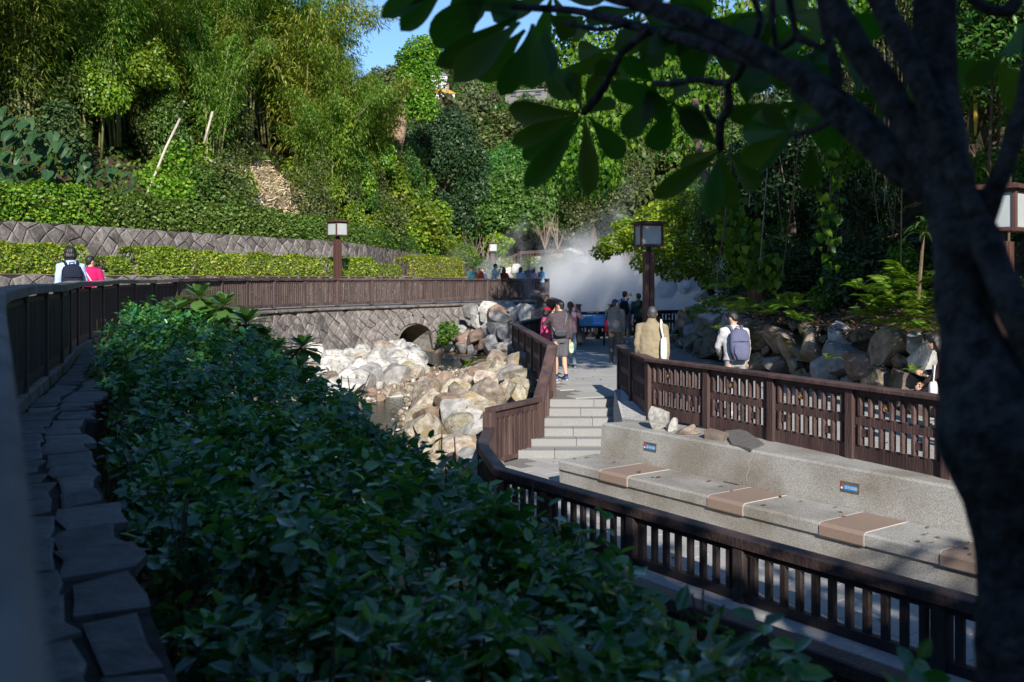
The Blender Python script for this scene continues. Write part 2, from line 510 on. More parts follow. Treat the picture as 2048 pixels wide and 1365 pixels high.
# ---- creek bed with its banks
right_bank = [(5.2, 4.2), (-.55, 12.6), (-.75, 14.5), (-.65, 16.3), (.2, 17.6), (.55, 18.8), (-.15, 27.4), (1.6, 35.6)]
def bed_z(X, Y):
    dl = seg_dist(X, Y, FENCE.p); dr = seg_dist(X, Y, right_bank)
    base = np.interp(Y, [4, 14, 22, 34, 42], [-.55, -.5, -.35, -.05, .12])
    left = np.interp(dl, [.5, 2.2, 3.6, 5.5], [1.05, .95, .35, -.0])
    wl = np.interp(Y, [12, 19], [1, 0])
    z = base + wl * np.clip(left - 0, 0, 2) * 1.0 + wl * np.where(left > 0, .4 * (left > .3), 0)
    edge = np.interp(Y, [4, 16.5, 18.5, 27, 36], [-.25, -.25, .45, .55, .6])
    k = np.interp(dr, [.0, .5, 3.2], [1, .85, 0])
    z = z + (edge - base) * k * (1 - wl * .0)
    return z + .05 * np.sin(X * 3.1 + Y * 1.7) * np.cos(Y * 2.3 - X)
bedm = grid_mesh('creek_bed', np.arange(-9.5, 7.5, .25), np.arange(.5, 47, .25), bed_z, M['bed'])
struct('creek_bed', bedm)
def bedz(x, y): return float(bed_z(np.array([[x]]), np.array([[y]]))[0, 0])

def watermat(name, c, rough=.06, sc_=6, strength=.25):
    m = bpy.data.materials.new(name); m.use_nodes = True
    n, l = m.node_tree.nodes, m.node_tree.links
    b = n['Principled BSDF']; b.inputs['Base Color'].default_value = c
    b.inputs['Roughness'].default_value = rough; b.inputs['IOR'].default_value = 1.33
    tc = n.new('ShaderNodeTexCoord'); nz = n.new('ShaderNodeTexNoise'); nz.inputs['Scale'].default_value = sc_; nz.inputs['Detail'].default_value = 4
    l.new(tc.outputs['Object'], nz.inputs['Vector'])
    bp = n.new('ShaderNodeBump'); bp.inputs['Strength'].default_value = strength; bp.inputs['Distance'].default_value = .05
    l.new(nz.outputs['Fac'], bp.inputs['Height']); l.new(bp.outputs[0], b.inputs['Normal'])
    return m
M['creek'] = watermat('creek_water', rgb(.035, .04, .03), .08, 9, .5)
M['pond'] = watermat('hot_pond_water', rgb(.17, .27, .27), .12, 2.5, .2)
creek = [G(835, 702, .16), G(905, 708, .16), G(965, 728, .1), G(1015, 748, -.02), G(950, 772, -.1), G(890, 795, -.2), G(830, 850, -.32), G(800, 905, -.4), G(760, 960, -.42), G(640, 900, -.36), G(740, 815, -.26), G(850, 783, -.18), G(905, 762, -.1), G(880, 738, 0), G(850, 722, .1)]
cw = [(p.x, p.y, p.z + .06) for p in creek]
def creek_z(x, y): return float(np.interp(y, [12, 20, 27, 33, 38, 40], [-.50, -.27, -.17, -.02, .13, .17])) + .05
struct('creek_water', poly_sheet('creek_water', cw, creek_z, M['creek']))
pond = [(2.3, 36.2), (7.3, 38.4), (9.8, 41), (12.0, 48), (12.5, 58), (9, 66), (3, 69), (-1.5, 66), (-2.0, 58), (1.0, 52), (2.2, 48), (2.3, 42)]
struct('pond_water', poly_sheet('pond_water', pond, .05, M['pond']))
struct('pond_bank', grid_mesh('pond_bank', np.arange(-16, 30, 1.0), np.arange(36, 96, 1.0),
       lambda X, Y: np.where(np.vectorize(lambda x, y: inside(x, y, pond))(X, Y), -1.2, -.6 + np.clip(seg_dist(X, Y, pond + [pond[0]]) - .3, 0, 4) * .62) + .15 * np.sin(X * 1.9) * np.cos(Y * 1.3),
       M['soil'], keep=lambda X, Y: (X > 1.95) | ((Y > 54) & (X > -.4 - (Y - 54) * .06))))

# ---- upper path between the creek fence and the low bed wall
KW = Path([(p[0] + 2.25 * .93, p[1] - 2.25 * .36) for p in UW.p])          # foot of the low bed wall along the path
pl = [tuple(FENCE.at(u)) for u in np.linspace(0, FENCE.L, 60)]
pr = [tuple(p) for p in KW.p]
path_poly = [(x - .0, y) for x, y in pl] + [(1.9, 53), (1.0, 60), (-.2, 76)] + pr[::-1] + [(-16, 2), (-9, -3), (-3, -4)]
struct('upper_path', poly_sheet('upper_path', path_poly, lambda x, y: path_z(y), M['path'], 0.25))

# ---- platform, stairs, plaza strip
plat = [(.62, 18.4), A_, B_, C_, D_, (7.2, 38.0), (5.9, 35.2), (5.3, 32.0), (5.25, 29.0), (5.6, 25.0), (6.1, 20.5), (6.75, 16.5), (7.6, 12.0), (8.6, 8.0), (9.2, 5.0), (7.6, 5.0), (6.05, 8.2)] + [(x - .12, y - .08) for x, y in RF[7:1:-1]] + [(1.98, 17.3), (1.93, 18.4)]
struct('viewing_platform', poly_sheet('viewing_platform', plat, PLAT_Z, M['grout'], 1.6))
pav_holder = thing('platform_paving', 'grey granite slabs laid diagonally over the raised viewing platform', 'paving', (3.4, 22, PLAT_Z))
ang = R(24); ca, sa = math.cos(ang), math.sin(ang)
pm = {}
def paver_me(sx, sy, m=None):
    k = (round(sx, 3), round(sy, 3), m)
    if k not in pm:
        b = MB(); b.add(beam(Vector((0, -sy / 2, .0)), Vector((0, sy / 2, .0)), sx, .02, .004)); pm[k] = pymesh('paver', b.v, b.f, M[m or 'paver'])
    return pm[k]
nrng = random.Random(3)
cnt = 0
for i in range(-40, 60):
    for j in range(-30, 60):
        x0 = i * .62 + (.31 if j % 2 else 0); y0 = j * .42 + 6
        x = x0 * ca - y0 * sa + 6; y = x0 * sa + y0 * ca
        if y < 5.5 or y > 39: continue
        ok = all(inside(x + (a * .306) * ca - (b * .206) * sa, y + (a * .306) * sa + (b * .206) * ca, plat) for a in (-1, 1) for b in (-1, 1))
        if not ok or cnt >= 299: continue
        cnt += 1
        obj('paver', paver_me(.612, .412), pav_holder, (x, y, PLAT_Z + .004 + nrng.uniform(0, .002)), (0, 0, ang))

plaza = [(-.30, 16.2), (.50, 17.3), (2.2, 17.2), (2.2, 14.5)] + [(2.2 + t * .59, 14.5 - t * .807) for t in np.linspace(.3, 12, 10)] + [(8.6, 3.6), (4.0, 3.0)] + [(x - .25, y - .18) for x, y in [(4.55, 6.15), (2.17, 9.4), (-.05, 12.6)]] + [(-.6, 14.5), (-.52, 16.1)]
struct('plaza_floor', poly_sheet('plaza_floor', plaza, 0.0, M['grout'], .8))
plz = thing('plaza_paving', 'pale granite slabs on the lower walk between low fence and stone bench', 'paving', (2, 11, 0))
da = math.atan2(-.807, .59)
cnt = 0
for i in range(-10, 40):
    for j in range(-8, 9):
        x0 = i * .605 + (.3 if j % 2 else 0); y0 = j * .305
        x = .1 + x0 * .59 - y0 * -.807 * 1; y = 13.6 + x0 * -.807 + y0 * .59
        if not all(inside(x + a * .3 * .59 + b * .15 * .807, y - a * .3 * .807 + b * .15 * .59, plaza) for a in (-1, 1) for b in (-1, 1)): continue
        if cnt >= 299: continue
        cnt += 1
        obj('paver', paver_me(.598, .298), plz, (x, y, .004 + nrng.uniform(0, .002)), (0, 0, da))

# stairs: six risers from the plaza up to the platform, each step made of long granite blocks
stairs = thing('stone_stairs', 'pale granite steps climbing from the lower walk to the platform', 'stairs', (1.0, 17.5, 0))
NS = 6
for k in range(NS):
    t0, t1 = k / NS, (k + 1) / NS
    z1 = PLAT_Z * (k + 1) / NS
    yf = 16.85 + 1.55 * k / (NS - 1) if k < NS - 1 else 18.36
    xl = .10 + (.66 - .10) * k / (NS - 1); xr = 2.3
    if k == 0: yf = 16.8
    yb = yf + (.46 if k < NS - 1 else .035)
    xs = [xl + .0]
    step = [.62, .9, .75, 1.0, .7, .85][k]
    while xs[-1] < xr - .3: xs.append(min(xs[-1] + step, xr)); step = .9
    for a, b in zip(xs[:-1], xs[1:]):
        mb = MB()
        ht = PLAT_Z / NS
        mb.add(beam(Vector((a + .004, (yf + yb) / 2, z1 - ht / 2 - .05)), Vector((b - .004, (yf + yb) / 2, z1 - ht / 2 - .05)), yb - yf, ht + .10, .008))
        mb.obj('step_block', M['step'], stairs)
sub = MB()
sub.box((1.25, 18.1, .0), 1.9, 1.9, .3)
sub.obj('step_core', M['grout'], stairs)
# rough concrete flank on the right of the steps
fl = [G(1222, 848, .55), G(1228, 797, .8), G(1262, 815, .8), G(1290, 838, .8), G(1285, 862, .8)]
mb = MB()
top = [(1.78, 16.1, .78), (1.88, 18.2, 1.0), (2.02, 18.5, .98), (2.12, 17.2, .96), (2.16, 16.0, .86), (2.05, 15.4, .84)]
n = len(top)
vv = [(x - (.10 if i < 2 else 0), y, -.05) for i, (x, y, z) in enumerate(top)] + top
ff = [[i, (i + 1) % n, n + (i + 1) % n, n + i][::-1] for i in range(n)] + [list(range(n, 2 * n))[::-1]]
M['rough_conc'] = mat('rough_concrete', rgb(.36, .35, .34), rgb(.60, .585, .565), 14, .95, .9, 30, .15)
tag(obj('stair_flank', pymesh('stair_flank', vv, ff, M['rough_conc'])), 'rough grey concrete flank between the steps and the slatted fence', 'concrete flank')

# ---- masonry helpers
def key_rand(a, b, s):
    r = random.Random(a * 92821 + b * 68917 + s * 1013); return r.uniform(-1, 1), r.uniform(-1, 1)
def stone_mesh(q, pos, dep, m, rng, inset=.93, name='stone'):
    """q polygon in wall coordinates; pos(u,v,d) -> world; pillow faced block"""
    cu = sum(p[0] for p in q) / len(q); cv = sum(p[1] for p in q) / len(q)
    n = len(q)
    def sc_(k, d): return [pos(cu + (p[0] - cu) * k, cv + (p[1] - cv) * k, d) for p in q]
    v = sc_(inset, -.03) + sc_(inset, dep * .65) + sc_(inset * .84, dep)
    v.append(pos(cu + rng.uniform(-.03, .03), cv + rng.uniform(-.03, .03), dep * rng.uniform(1.0, 1.18)))
    f = []
    for r_ in (0, n):
        f += [[r_ + i, r_ + (i + 1) % n, r_ + n + (i + 1) % n, r_ + n + i] for i in range(n)]
    f += [[2 * n + i, 2 * n + (i + 1) % n, 3 * n] for i in range(n)]
    c = Vector(pos(cu, cv, 0))
    me = pymesh(name, [Vector(p) - c for p in v], f, m)
    return me, c
def diamond_wall(root, pos, ulen, zb, zt, a, m, seed=1, keep=None, limit=300, extra=(), dep=.06, u0=0.0, squash=1.0):
    rng = random.Random(seed); items = []
    h = a
    for i in range(int(u0 / h) - 1, int(ulen / h) + 2):
        for j in range(-1, 22):
            if (i + j) % 2: continue
            cs = [(i - 1, j), (i, j - 1), (i + 1, j), (i, j + 1)]
            q = []
            for ci, cj in cs:
                jx, jy = key_rand(ci, cj, seed)
                q.append(((ci + jx * .36) * h, (cj + jy * .36) * h * squash))
            cu = i * h; cv = j * h * squash
            if cu < u0 or cu > ulen: continue
            b, t = zb(cu), zt(cu)
            if cv + h * .55 < b or cv - h * .55 > t: continue
            qq = [(u, min(max(v, b), t)) for u, v in q]
            if max(v for _, v in qq) - min(v for _, v in qq) < h * .35: continue
            if keep and not keep(cu, cv, h): continue
            items.append(qq)
    items += list(extra)
    out = []
    for q in items:
        me, c = stone_mesh(q, pos, dep * rng.uniform(.5, 1.3), m, rng)
        out.append(((c - Vector((0, 0, CZ))).length, me, c))
    out.sort(key=lambda t: t[0])
    for _, me, c in out[:limit]:
        obj('stone', me, root, c)
    if len(out) > limit:
        mb = MB()
        for _, me, c in out[limit:]:
            mb.add(([v.co + c for v in me.vertices], [list(p.vertices) for p in me.polygons]))
            bpy.data.meshes.remove(me)
        o = mb.obj('stonework', m, root); o['kind'] = 'stuff'

# ---- high stone wall along the terrace
def uw_pos(u, v, d):
    x, y = UW.at(u)[:2]; n = UW.nrm(u); b = .12 * (v - 2.8)
    return (x + n[0] * (d - b), y + n[1] * (d - b), v)
w = thing('stone_retaining_wall', 'tall grey wall of diamond laid stones under the green slope', 'wall', (-11, 37, 2.8))
UWL = UW.u_at_y(77.5)
def zt_u(u): return uw_top(UW.at(u)[1])
us = np.linspace(0, UWL, 90)
v = []; f = []
for u in us:
    t = zt_u(u)
    v += [uw_pos(u, 2.3, 0), uw_pos(u, t, 0), uw_pos(u, t, -.7)]
for i in range(len(us) - 1):
    o = i * 3
    f += [[o, o + 3, o + 4, o + 1], [o + 1, o + 4, o + 5, o + 2]]
obj('mortar_face', pymesh('mortar_face', v, f, M['mortar']), w)
v = []; f = []
for u in us:
    t = zt_u(u)
    v += [uw_pos(u, t + .03, .07), uw_pos(u, t + .05, -.5), uw_pos(u, t - .07, .07)]
for i in range(len(us) - 1):
    o = i * 3
    f += [[o, o + 3, o + 4, o + 1], [o + 2, o + 5, o + 3, o]]
diamond_wall(w, uw_pos, UWL, lambda u: 2.85, zt_u, .31, M['wallstone'], 4, limit=299, u0=UW.u_at_y(24), dep=.07)

# ---- low bed wall between path and azaleas
def kw_top(y): return float(np.interp(y, [10, 20, 28, 48, 66, 78], [3.2, 3.2, 3.08, 2.98, 2.86, 2.6]))
def kw_pos(u, v, d):
    x, y = KW.at(u)[:2]; n = KW.nrm(u)
    return (x + n[0] * d, y + n[1] * d, v)
w = thing('low_bed_wall', 'low grey stone wall holding up the azalea bed beside the upper path', 'wall', (-10.5, 27, 1.9))
us = np.linspace(0, KW.u_at_y(76), 70); v = []; f = []
for u in us:
    t = kw_top(KW.at(u)[1])
    v += [kw_pos(u, 1.6, 0), kw_pos(u, t - .005, 0), kw_pos(u, t - .005, -.5)]
for i in range(len(us) - 1):
    o = i * 3
    f += [[o, o + 3, o + 4, o + 1], [o + 1, o + 4, o + 5, o + 2]]
obj('mortar_face', pymesh('mortar_face', v, f, M['mortar']), w)
diamond_wall(w, kw_pos, KW.u_at_y(50), lambda u: 1.95, lambda u: kw_top(KW.at(u)[1]), .36, M['wallstone'], 9, limit=160, u0=KW.u_at_y(17), dep=.05)
# azalea bed soil
v = []; f = []
us = np.linspace(0, KW.u_at_y(76), 60)
for u in us:
    x, y = KW.at(u)[:2]; n = KW.nrm(u); t = kw_top(y)
    v += [(x - n[0] * .1, y - n[1] * .1, t + .0), (x - n[0] * 1.2, y - n[1] * 1.2, t + .12), (x - n[0] * 2.6, y - n[1] * 2.6, t + .1)]
for i in range(len(us) - 1):
    o = i * 3
    f += [[o, o + 3, o + 4, o + 1], [o + 1, o + 4, o + 5, o + 2]]
M['bedsoil'] = mat('dry_bed_soil', rgb(.20, .15, .10), rgb(.42, .34, .24), 5, .95, .6, 20, .1, moss=rgb(.12, .13, .03))
struct('flower_bed_soil', pymesh('flower_bed_soil', v, f, M['bedsoil'], True))

# ---- wall under the creek fence, with the tunnel
ULOW = FENCE.u_at_y(20); UEND = FENCE.u_at_y(44.5)
UA = FENCE.u_at_y(39.3)                       # tunnel
OFF = .42
def lw_pos(u, v, d):
    x, y = FENCE.at(u)[:2]; n = FENCE.nrm(u); b = .16 * (v - 1.8)
    return (x + n[0] * (OFF + d - b), y + n[1] * (OFF + d - b), v)
AW, AH0, AR = 1.02, .42, .62                   # half width, springing height, crown radius
AZ = .12
def arch_h(du):
    if abs(du) >= AW: return None
    return AZ + AH0 + AR * 1.0 * math.sqrt(max(0, 1 - (du / AW) ** 2))
w = thing('creek_retaining_wall', 'grey diamond laid stone wall with an arched tunnel mouth below the creek fence', 'wall', (-4, 38, .1))
us = sorted(set(list(np.linspace(2, FENCE.u_at_y(47.5), 120)) + list(UA + np.linspace(-AW, AW, 15))))
v = []; f = []
for u in us:
    hgt = arch_h(u - UA); bz = -.6 if hgt is None else hgt
    tz = path_z(FENCE.at(u)[1]) - .06
    v += [lw_pos(u, bz, 0), lw_pos(u, tz, 0)]
for i in range(len(us) - 1):
    if abs(us[i] - UA) < AW + .001 and abs(us[i + 1] - UA) < AW + .001 or True:
        o = i * 2; f.append([o, o + 2, o + 3, o + 1])
obj('mortar_face', pymesh('mortar_face', v, f, M['mortar']), w)
def keep_arch(u, v, h):
    du = u - UA
    return math.hypot(du / (AW + .36), max(0, v - AZ - AH0) / (AR + .36)) > 1
extra = []
# voussoirs: a ring of wedge stones round the mouth
ra, rb = AW + .03, AW + .33
for k in range(9):
    t0, t1 = math.pi * k / 9 + .015, math.pi * (k + 1) / 9 - .015
    extra.append([(UA + ra * math.cos(t), AZ + AH0 + (ra - AW + AR) * math.sin(t)) for t in (t1, t0)] + [(UA + rb * math.cos(t), AZ + AH0 + (rb - AW + AR) * math.sin(t)) for t in (t0, t1)])
for s in (-1, 1):
    for k in range(2):
        a, b = sorted((UA + s * ra, UA + s * rb))
        extra.append([(a, AZ - .05 + k * .3), (b, AZ - .05 + k * .3), (b, AZ + .23 + k * .3), (a, AZ + .23 + k * .3)])
diamond_wall(w, lw_pos, UEND, lambda u: -.15, lambda u: path_z(FENCE.at(u)[1]) - .13, .255, M['wallstone'], 2, keep_arch, 295, extra, .06, ULOW)
# tunnel pipe lining
n_ = FENCE.nrm(UA); bx, by = FENCE.at(UA)[:2]
tv = Vector((-n_[1], n_[0], 0))
prof = [(-AW, AZ - .2), (-AW, AZ + AH0)] + [(AW * math.cos(t), AZ + AH0 + AR * math.sin(t)) for t in np.linspace(math.pi, 0, 13)[1:-1]] + [(AW, AZ + AH0), (AW, AZ - .2)]
v = []; f = []
for dep in (.62, -2.6):
    for a, z in prof:
        v.append((bx + n_[0] * (OFF + dep - .35) - tv.x * a, by + n_[1] * (OFF + dep - .35) - tv.y * a, z))
k = len(prof)
for i in range(k - 1): f.append([i, i + 1, k + i + 1, k + i])
f.append(list(range(k, 2 * k)))
M['pipe'] = mat('tunnel_lining', rgb(.12, .115, .11), rgb(.24, .23, .215), 5, .9, .4, 20, .1)
obj('tunnel_lining', pymesh('tunnel_lining', v, f, M['pipe']), w)

# ---- stone ledge outside the fence (also the coping of the wall)
led = thing('stone_ledge', 'ledge of rough flat dark stones running along the foot of the curved fence', 'ledge', (-4, 9, 1.9))
us = np.linspace(.8, FENCE.u_at_y(48), 120)
UFAR = FENCE.u_at_y(24)
def led_w(u): return float(np.interp(u, [0, 6, 12, 18, 26], [.50, .56, .62, .6, .47]))
v = []; f = []
for u in us:
    x, y = FENCE.at(u)[:2]; n = FENCE.nrm(u); wd_ = led_w(u); z = path_z(y)
    v += [(x, y, z - .03), (x + n[0] * wd_, y + n[1] * wd_, z - .05), (x + n[0] * wd_, y + n[1] * wd_, z - (1.3 if u < UFAR else .11))]
for i in range(len(us) - 1):
    o = i * 3
    f += [[o, o + 1, o + 4, o + 3], [o + 1, o + 2, o + 5, o + 4]]
obj('mortar_bed', pymesh('mortar_bed', v, f, M['mortar']), led)
def led_pos(u, v_, d):
    x, y = FENCE.at(u)[:2]; n = FENCE.nrm(u)
    return (x + n[0] * v_, y + n[1] * v_, path_z(y) - .03 + d)
rng = random.Random(11)
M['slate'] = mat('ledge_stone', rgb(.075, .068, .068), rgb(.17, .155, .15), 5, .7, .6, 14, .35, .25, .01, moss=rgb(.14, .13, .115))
UF = FENCE.u_at_y(25)
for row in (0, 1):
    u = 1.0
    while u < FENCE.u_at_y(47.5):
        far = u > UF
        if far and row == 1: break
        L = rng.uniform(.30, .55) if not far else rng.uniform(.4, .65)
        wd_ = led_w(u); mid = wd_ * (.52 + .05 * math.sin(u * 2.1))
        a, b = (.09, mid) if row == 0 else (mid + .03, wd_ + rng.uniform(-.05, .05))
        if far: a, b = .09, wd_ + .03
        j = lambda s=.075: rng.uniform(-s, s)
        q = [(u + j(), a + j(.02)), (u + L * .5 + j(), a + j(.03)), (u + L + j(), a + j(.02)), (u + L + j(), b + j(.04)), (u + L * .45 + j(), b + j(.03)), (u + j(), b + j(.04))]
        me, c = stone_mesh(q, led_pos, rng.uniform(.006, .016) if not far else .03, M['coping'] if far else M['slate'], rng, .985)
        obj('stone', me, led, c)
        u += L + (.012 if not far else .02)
# kerb block under the fence
mbk = MB()
us = np.arange(3.5, FENCE.u_at_y(24), .9)
for a, b in zip(us[:-1], us[1:]):
    pa, pb = FENCE.at(a)[:2], FENCE.at(b - .02)[:2]
    z = path_z(pa[1])
    o = MB().beam((pa[0], pa[1], z + .03), (pb[0], pb[1], z + .03), .15, .13, .012).obj('kerb_stone', M['coping'], led)

# ---- boulder wall on the right
ROCKS = {k: [rock_mesh('boulder', M[k + '_rock'], 10 * i + s, ang=7 + s % 4, sub=3) for s in range(5)] for i, k in enumerate(('white', 'tan', 'brown', 'grey', 'moss'))}
def bw_pos(u, v, d):
    x, y = BW.at(u)[:2]; n = -BW.nrm(u); b = .30 * (v - PLAT_Z)
    return (x + n[0] * (d - b), y + n[1] * (d - b), v)
def bw_h(y): return float(np.interp(y, [4, 12, 17, 22, 28, 33, 38], [1.15, 1.2, 1.2, 1.25, 1.3, 1.15, .5]))
bw = thing('boulder_wall', 'mossy dry laid wall of big brown boulders holding the shaded slope', 'wall', (6, 20, PLAT_Z))
us = np.linspace(0, BW.L, 50); v = []; f = []
for u in us:
    t = PLAT_Z + bw_h(BW.at(u)[1])
    v += [bw_pos(u, PLAT_Z - .3, -.1), bw_pos(u, t - .12, -.12), bw_pos(u, t - .1, -1.2)]
for i in range(len(us) - 1):
    o = i * 3
    f += [[o, o + 1, o + 4, o + 3], [o + 1, o + 2, o + 5, o + 4]]
obj('earth_backing', pymesh('earth_backing', v, f, M['soil']), bw)
def pack(ulen, u0, vh, rads, seed, tries=2600, tight=.86):
    rng = random.Random(seed); out = []
    for r in rads:
        for _ in range(tries // len(rads)):
            u = rng.uniform(u0, ulen); v_ = rng.uniform(r * .5, max(vh(u) - r * .45, r * .55))
            if all(math.hypot(u - a, v_ - b) > (r + c) * tight for a, b, c in out): out.append((u, v_, r))
    return out
rng = random.Random(5)
for u, v_, r in pack(BW.u_at_y(37.5), .5, lambda u: bw_h(BW.at(u)[1]), (.44, .36, .29, .22, .16, .11), 8, 6000):
    me = rng.choice(ROCKS['moss'] + ROCKS['moss'] + ROCKS['grey'][:2] + ROCKS['brown'][:1])
    p = bw_pos(u, PLAT_Z + v_, -.02 + rng.uniform(-.05, .03))
    n = BW.nrm(u)
    obj('stone', me, bw, p, (rng.uniform(-.4, .4), rng.uniform(-.9, .9), math.atan2(n[1], n[0]) + rng.uniform(-.4, .4)),
        (r * rng.uniform(.65, .9), r * rng.uniform(1.05, 1.35), r * rng.uniform(.85, 1.15)))

# ---- hillsides
def hill_left_z(U, S, Y):
    t = np.interp(Y, [12, 28, 46, 58, 70, 78], [4.65, 4.65, 4.62, 4.35, 3.85, 3.2])
    return t - .05 + np.interp(S, [0, 1.3, 6, 12, 30, 70], [0, .05, 3.6, 9.0, 26, 48])
def hill_mesh(path, u0, u1, ss, zfun, sign, name, m, amp=.35):
    us = np.linspace(u0, u1, 70); V = []
    for u in us:
        x, y = path.at(u)[:2]; n = path.nrm(u) * sign
        n[1] = max(n[1], .0) if sign < 0 else n[1]
        for s in ss:
            z = float(zfun(u, s, y)) + amp * min(1, s / 3) * noise.fractal(Vector((u * .22, s * .22, 3.0)), 1, 2, 4)
            V.append((x + n[0] * s, y + n[1] * s, z))
    k = len(ss); Fq = []
    for i in range(len(us) - 1):
        for j in range(k - 1):
            q = [i * k + j, i * k + j + 1, (i + 1) * k + j + 1, (i + 1) * k + j]
            Fq.append(q if sign > 0 else q[::-1])
    return npmesh(name, V, Fq, m, True)
struct('hillside_slope', hill_mesh(UW, 0, UW.L, np.concatenate([np.linspace(.55, 12, 24), np.linspace(13, 70, 20)]), hill_left_z, -1, 'hillside_slope', M['soil']))
def hl_point(u, s):
    x, y = UW.at(u)[:2]; n = -UW.nrm(u); n[1] = max(n[1], 0)
    return Vector((x + n[0] * s, y + n[1] * s, float(hill_left_z(u, s, y))))
def hill_right_z(U, S, Y):
    t = PLAT_Z + np.interp(Y, [4, 12, 17, 22, 28, 33, 38], [1.15, 1.2, 1.2, 1.25, 1.3, 1.15, .5]) - .12
    return t + np.interp(S, [0, .8, 2.5, 8, 30, 70], [0, .1, .9, 5.5, 26, 50])
BWX = Path(list(map(tuple, BW.p)) + [(9.8, 42), (12.6, 49), (14.5, 58), (12, 68), (10, 80), (12, 100)])
struct('shaded_slope', hill_mesh(BWX, 0, BWX.L, np.concatenate([np.linspace(.35, 9, 20), np.linspace(10, 70, 20)]), hill_right_z, 1, 'shaded_slope', M['soil']))
def hr_point(u, s):
    x, y = BWX.at(u)[:2]; n = BWX.nrm(u)
    return Vector((x + n[0] * s, y + n[1] * s, float(hill_right_z(u, s, y))))
# valley floor and the far hill
def far_z(X, Y):
    r = np.interp(Y, [74, 95, 130, 180, 260, 360, 500], [.8, 3, 11, 26, 47, 60, 75])
    return r + .0009 * (X - 5) ** 2 + 2.5 * np.sin(X * .031 + 1) * np.cos(Y * .021)
struct('valley_hill', grid_mesh('valley_hill', np.linspace(-180, 220, 70), np.linspace(74, 500, 70), far_z, M['soil']))
def farz(x, y): return float(far_z(np.array([[x]]), np.array([[y]]))[0, 0])

# ================================================================== FENCES
_unit = {}
def unit_bar(w, d, m, ch=.008):
    k = (w, d, m)
    if k not in _unit:
        v, f = beam(Vector((0, 0, 0)), Vector((0, 0, 1)), w, d, ch, Vector((0, 1, 0)))
        _unit[k] = pymesh('bar', v, f, M[m])
    return _unit[k]
def mitre(pts, w, closed=False):
    Lp, Rp = [], []
    for i in range(len(pts)):
        p = np.array(pts[i][:2], float)
        d0 = p - np.array(pts[i - 1][:2]) if i else None
        d1 = np.array(pts[i + 1][:2]) - p if i < len(pts) - 1 else None
        if d0 is None: d0 = d1
        if d1 is None: d1 = d0
        d0 = d0 / np.linalg.norm(d0); d1 = d1 / np.linalg.norm(d1)
        n0 = np.array([d0[1], -d0[0]]); n1 = np.array([d1[1], -d1[0]])
        m_ = n0 + n1; m_ /= np.linalg.norm(m_)
        k = min(w / 2 / max(m_.dot(n0), .35), w)
        Rp.append(p + m_ * k); Lp.append(p - m_ * k)
    return Lp, Rp
def rail_run(root, name, pts, zlo, zhi, w, m, ch=.012, skip=()):
    """one mitred board per bay"""
    Lp, Rp = mitre(pts, w); Li, Ri = mitre(pts, w - 2 * ch)
    for i in range(len(pts) - 1):
        if i in skip: continue
        v = []
        for j in (i, i + 1):
            l, r, li, ri = Lp[j], Rp[j], Li[j], Ri[j]
            a, b = zlo[j], zhi[j]
            v += [(l[0], l[1], a), (r[0], r[1], a), (r[0], r[1], b - ch), (ri[0], ri[1], b), (li[0], li[1], b), (l[0], l[1], b - ch)]
        f = [[k, (k + 1) % 6, 6 + (k + 1) % 6, 6 + k] for k in range(6)] + [[5, 4, 3, 2, 1, 0], [6, 7, 8, 9, 10, 11]]
        obj(name, pymesh(name, v, f, M[m]), root)
_emb = None
def emblem_mesh():
    """hot spring mark: a bowl arc with three rising wisps, raised gold"""
    global _emb
    if _emb: return _emb
    polys = [[((.030 * math.cos(t), 0, -.012 + .022 * math.sin(t)), .0042) for t in np.linspace(math.pi * .85, math.pi * 2.15, 9)]]
    for k, hh in ((-.013, .026), (0, .034), (.013, .026)):
        polys.append([((k + .004 * math.sin(s * 6.0), 0, -.012 + hh * s), .0036) for s in np.linspace(0, 1, 5)])
    v, f = tube(polys, 4)
    _emb = pymesh('emblem', v, f, M['gold'])
    return _emb
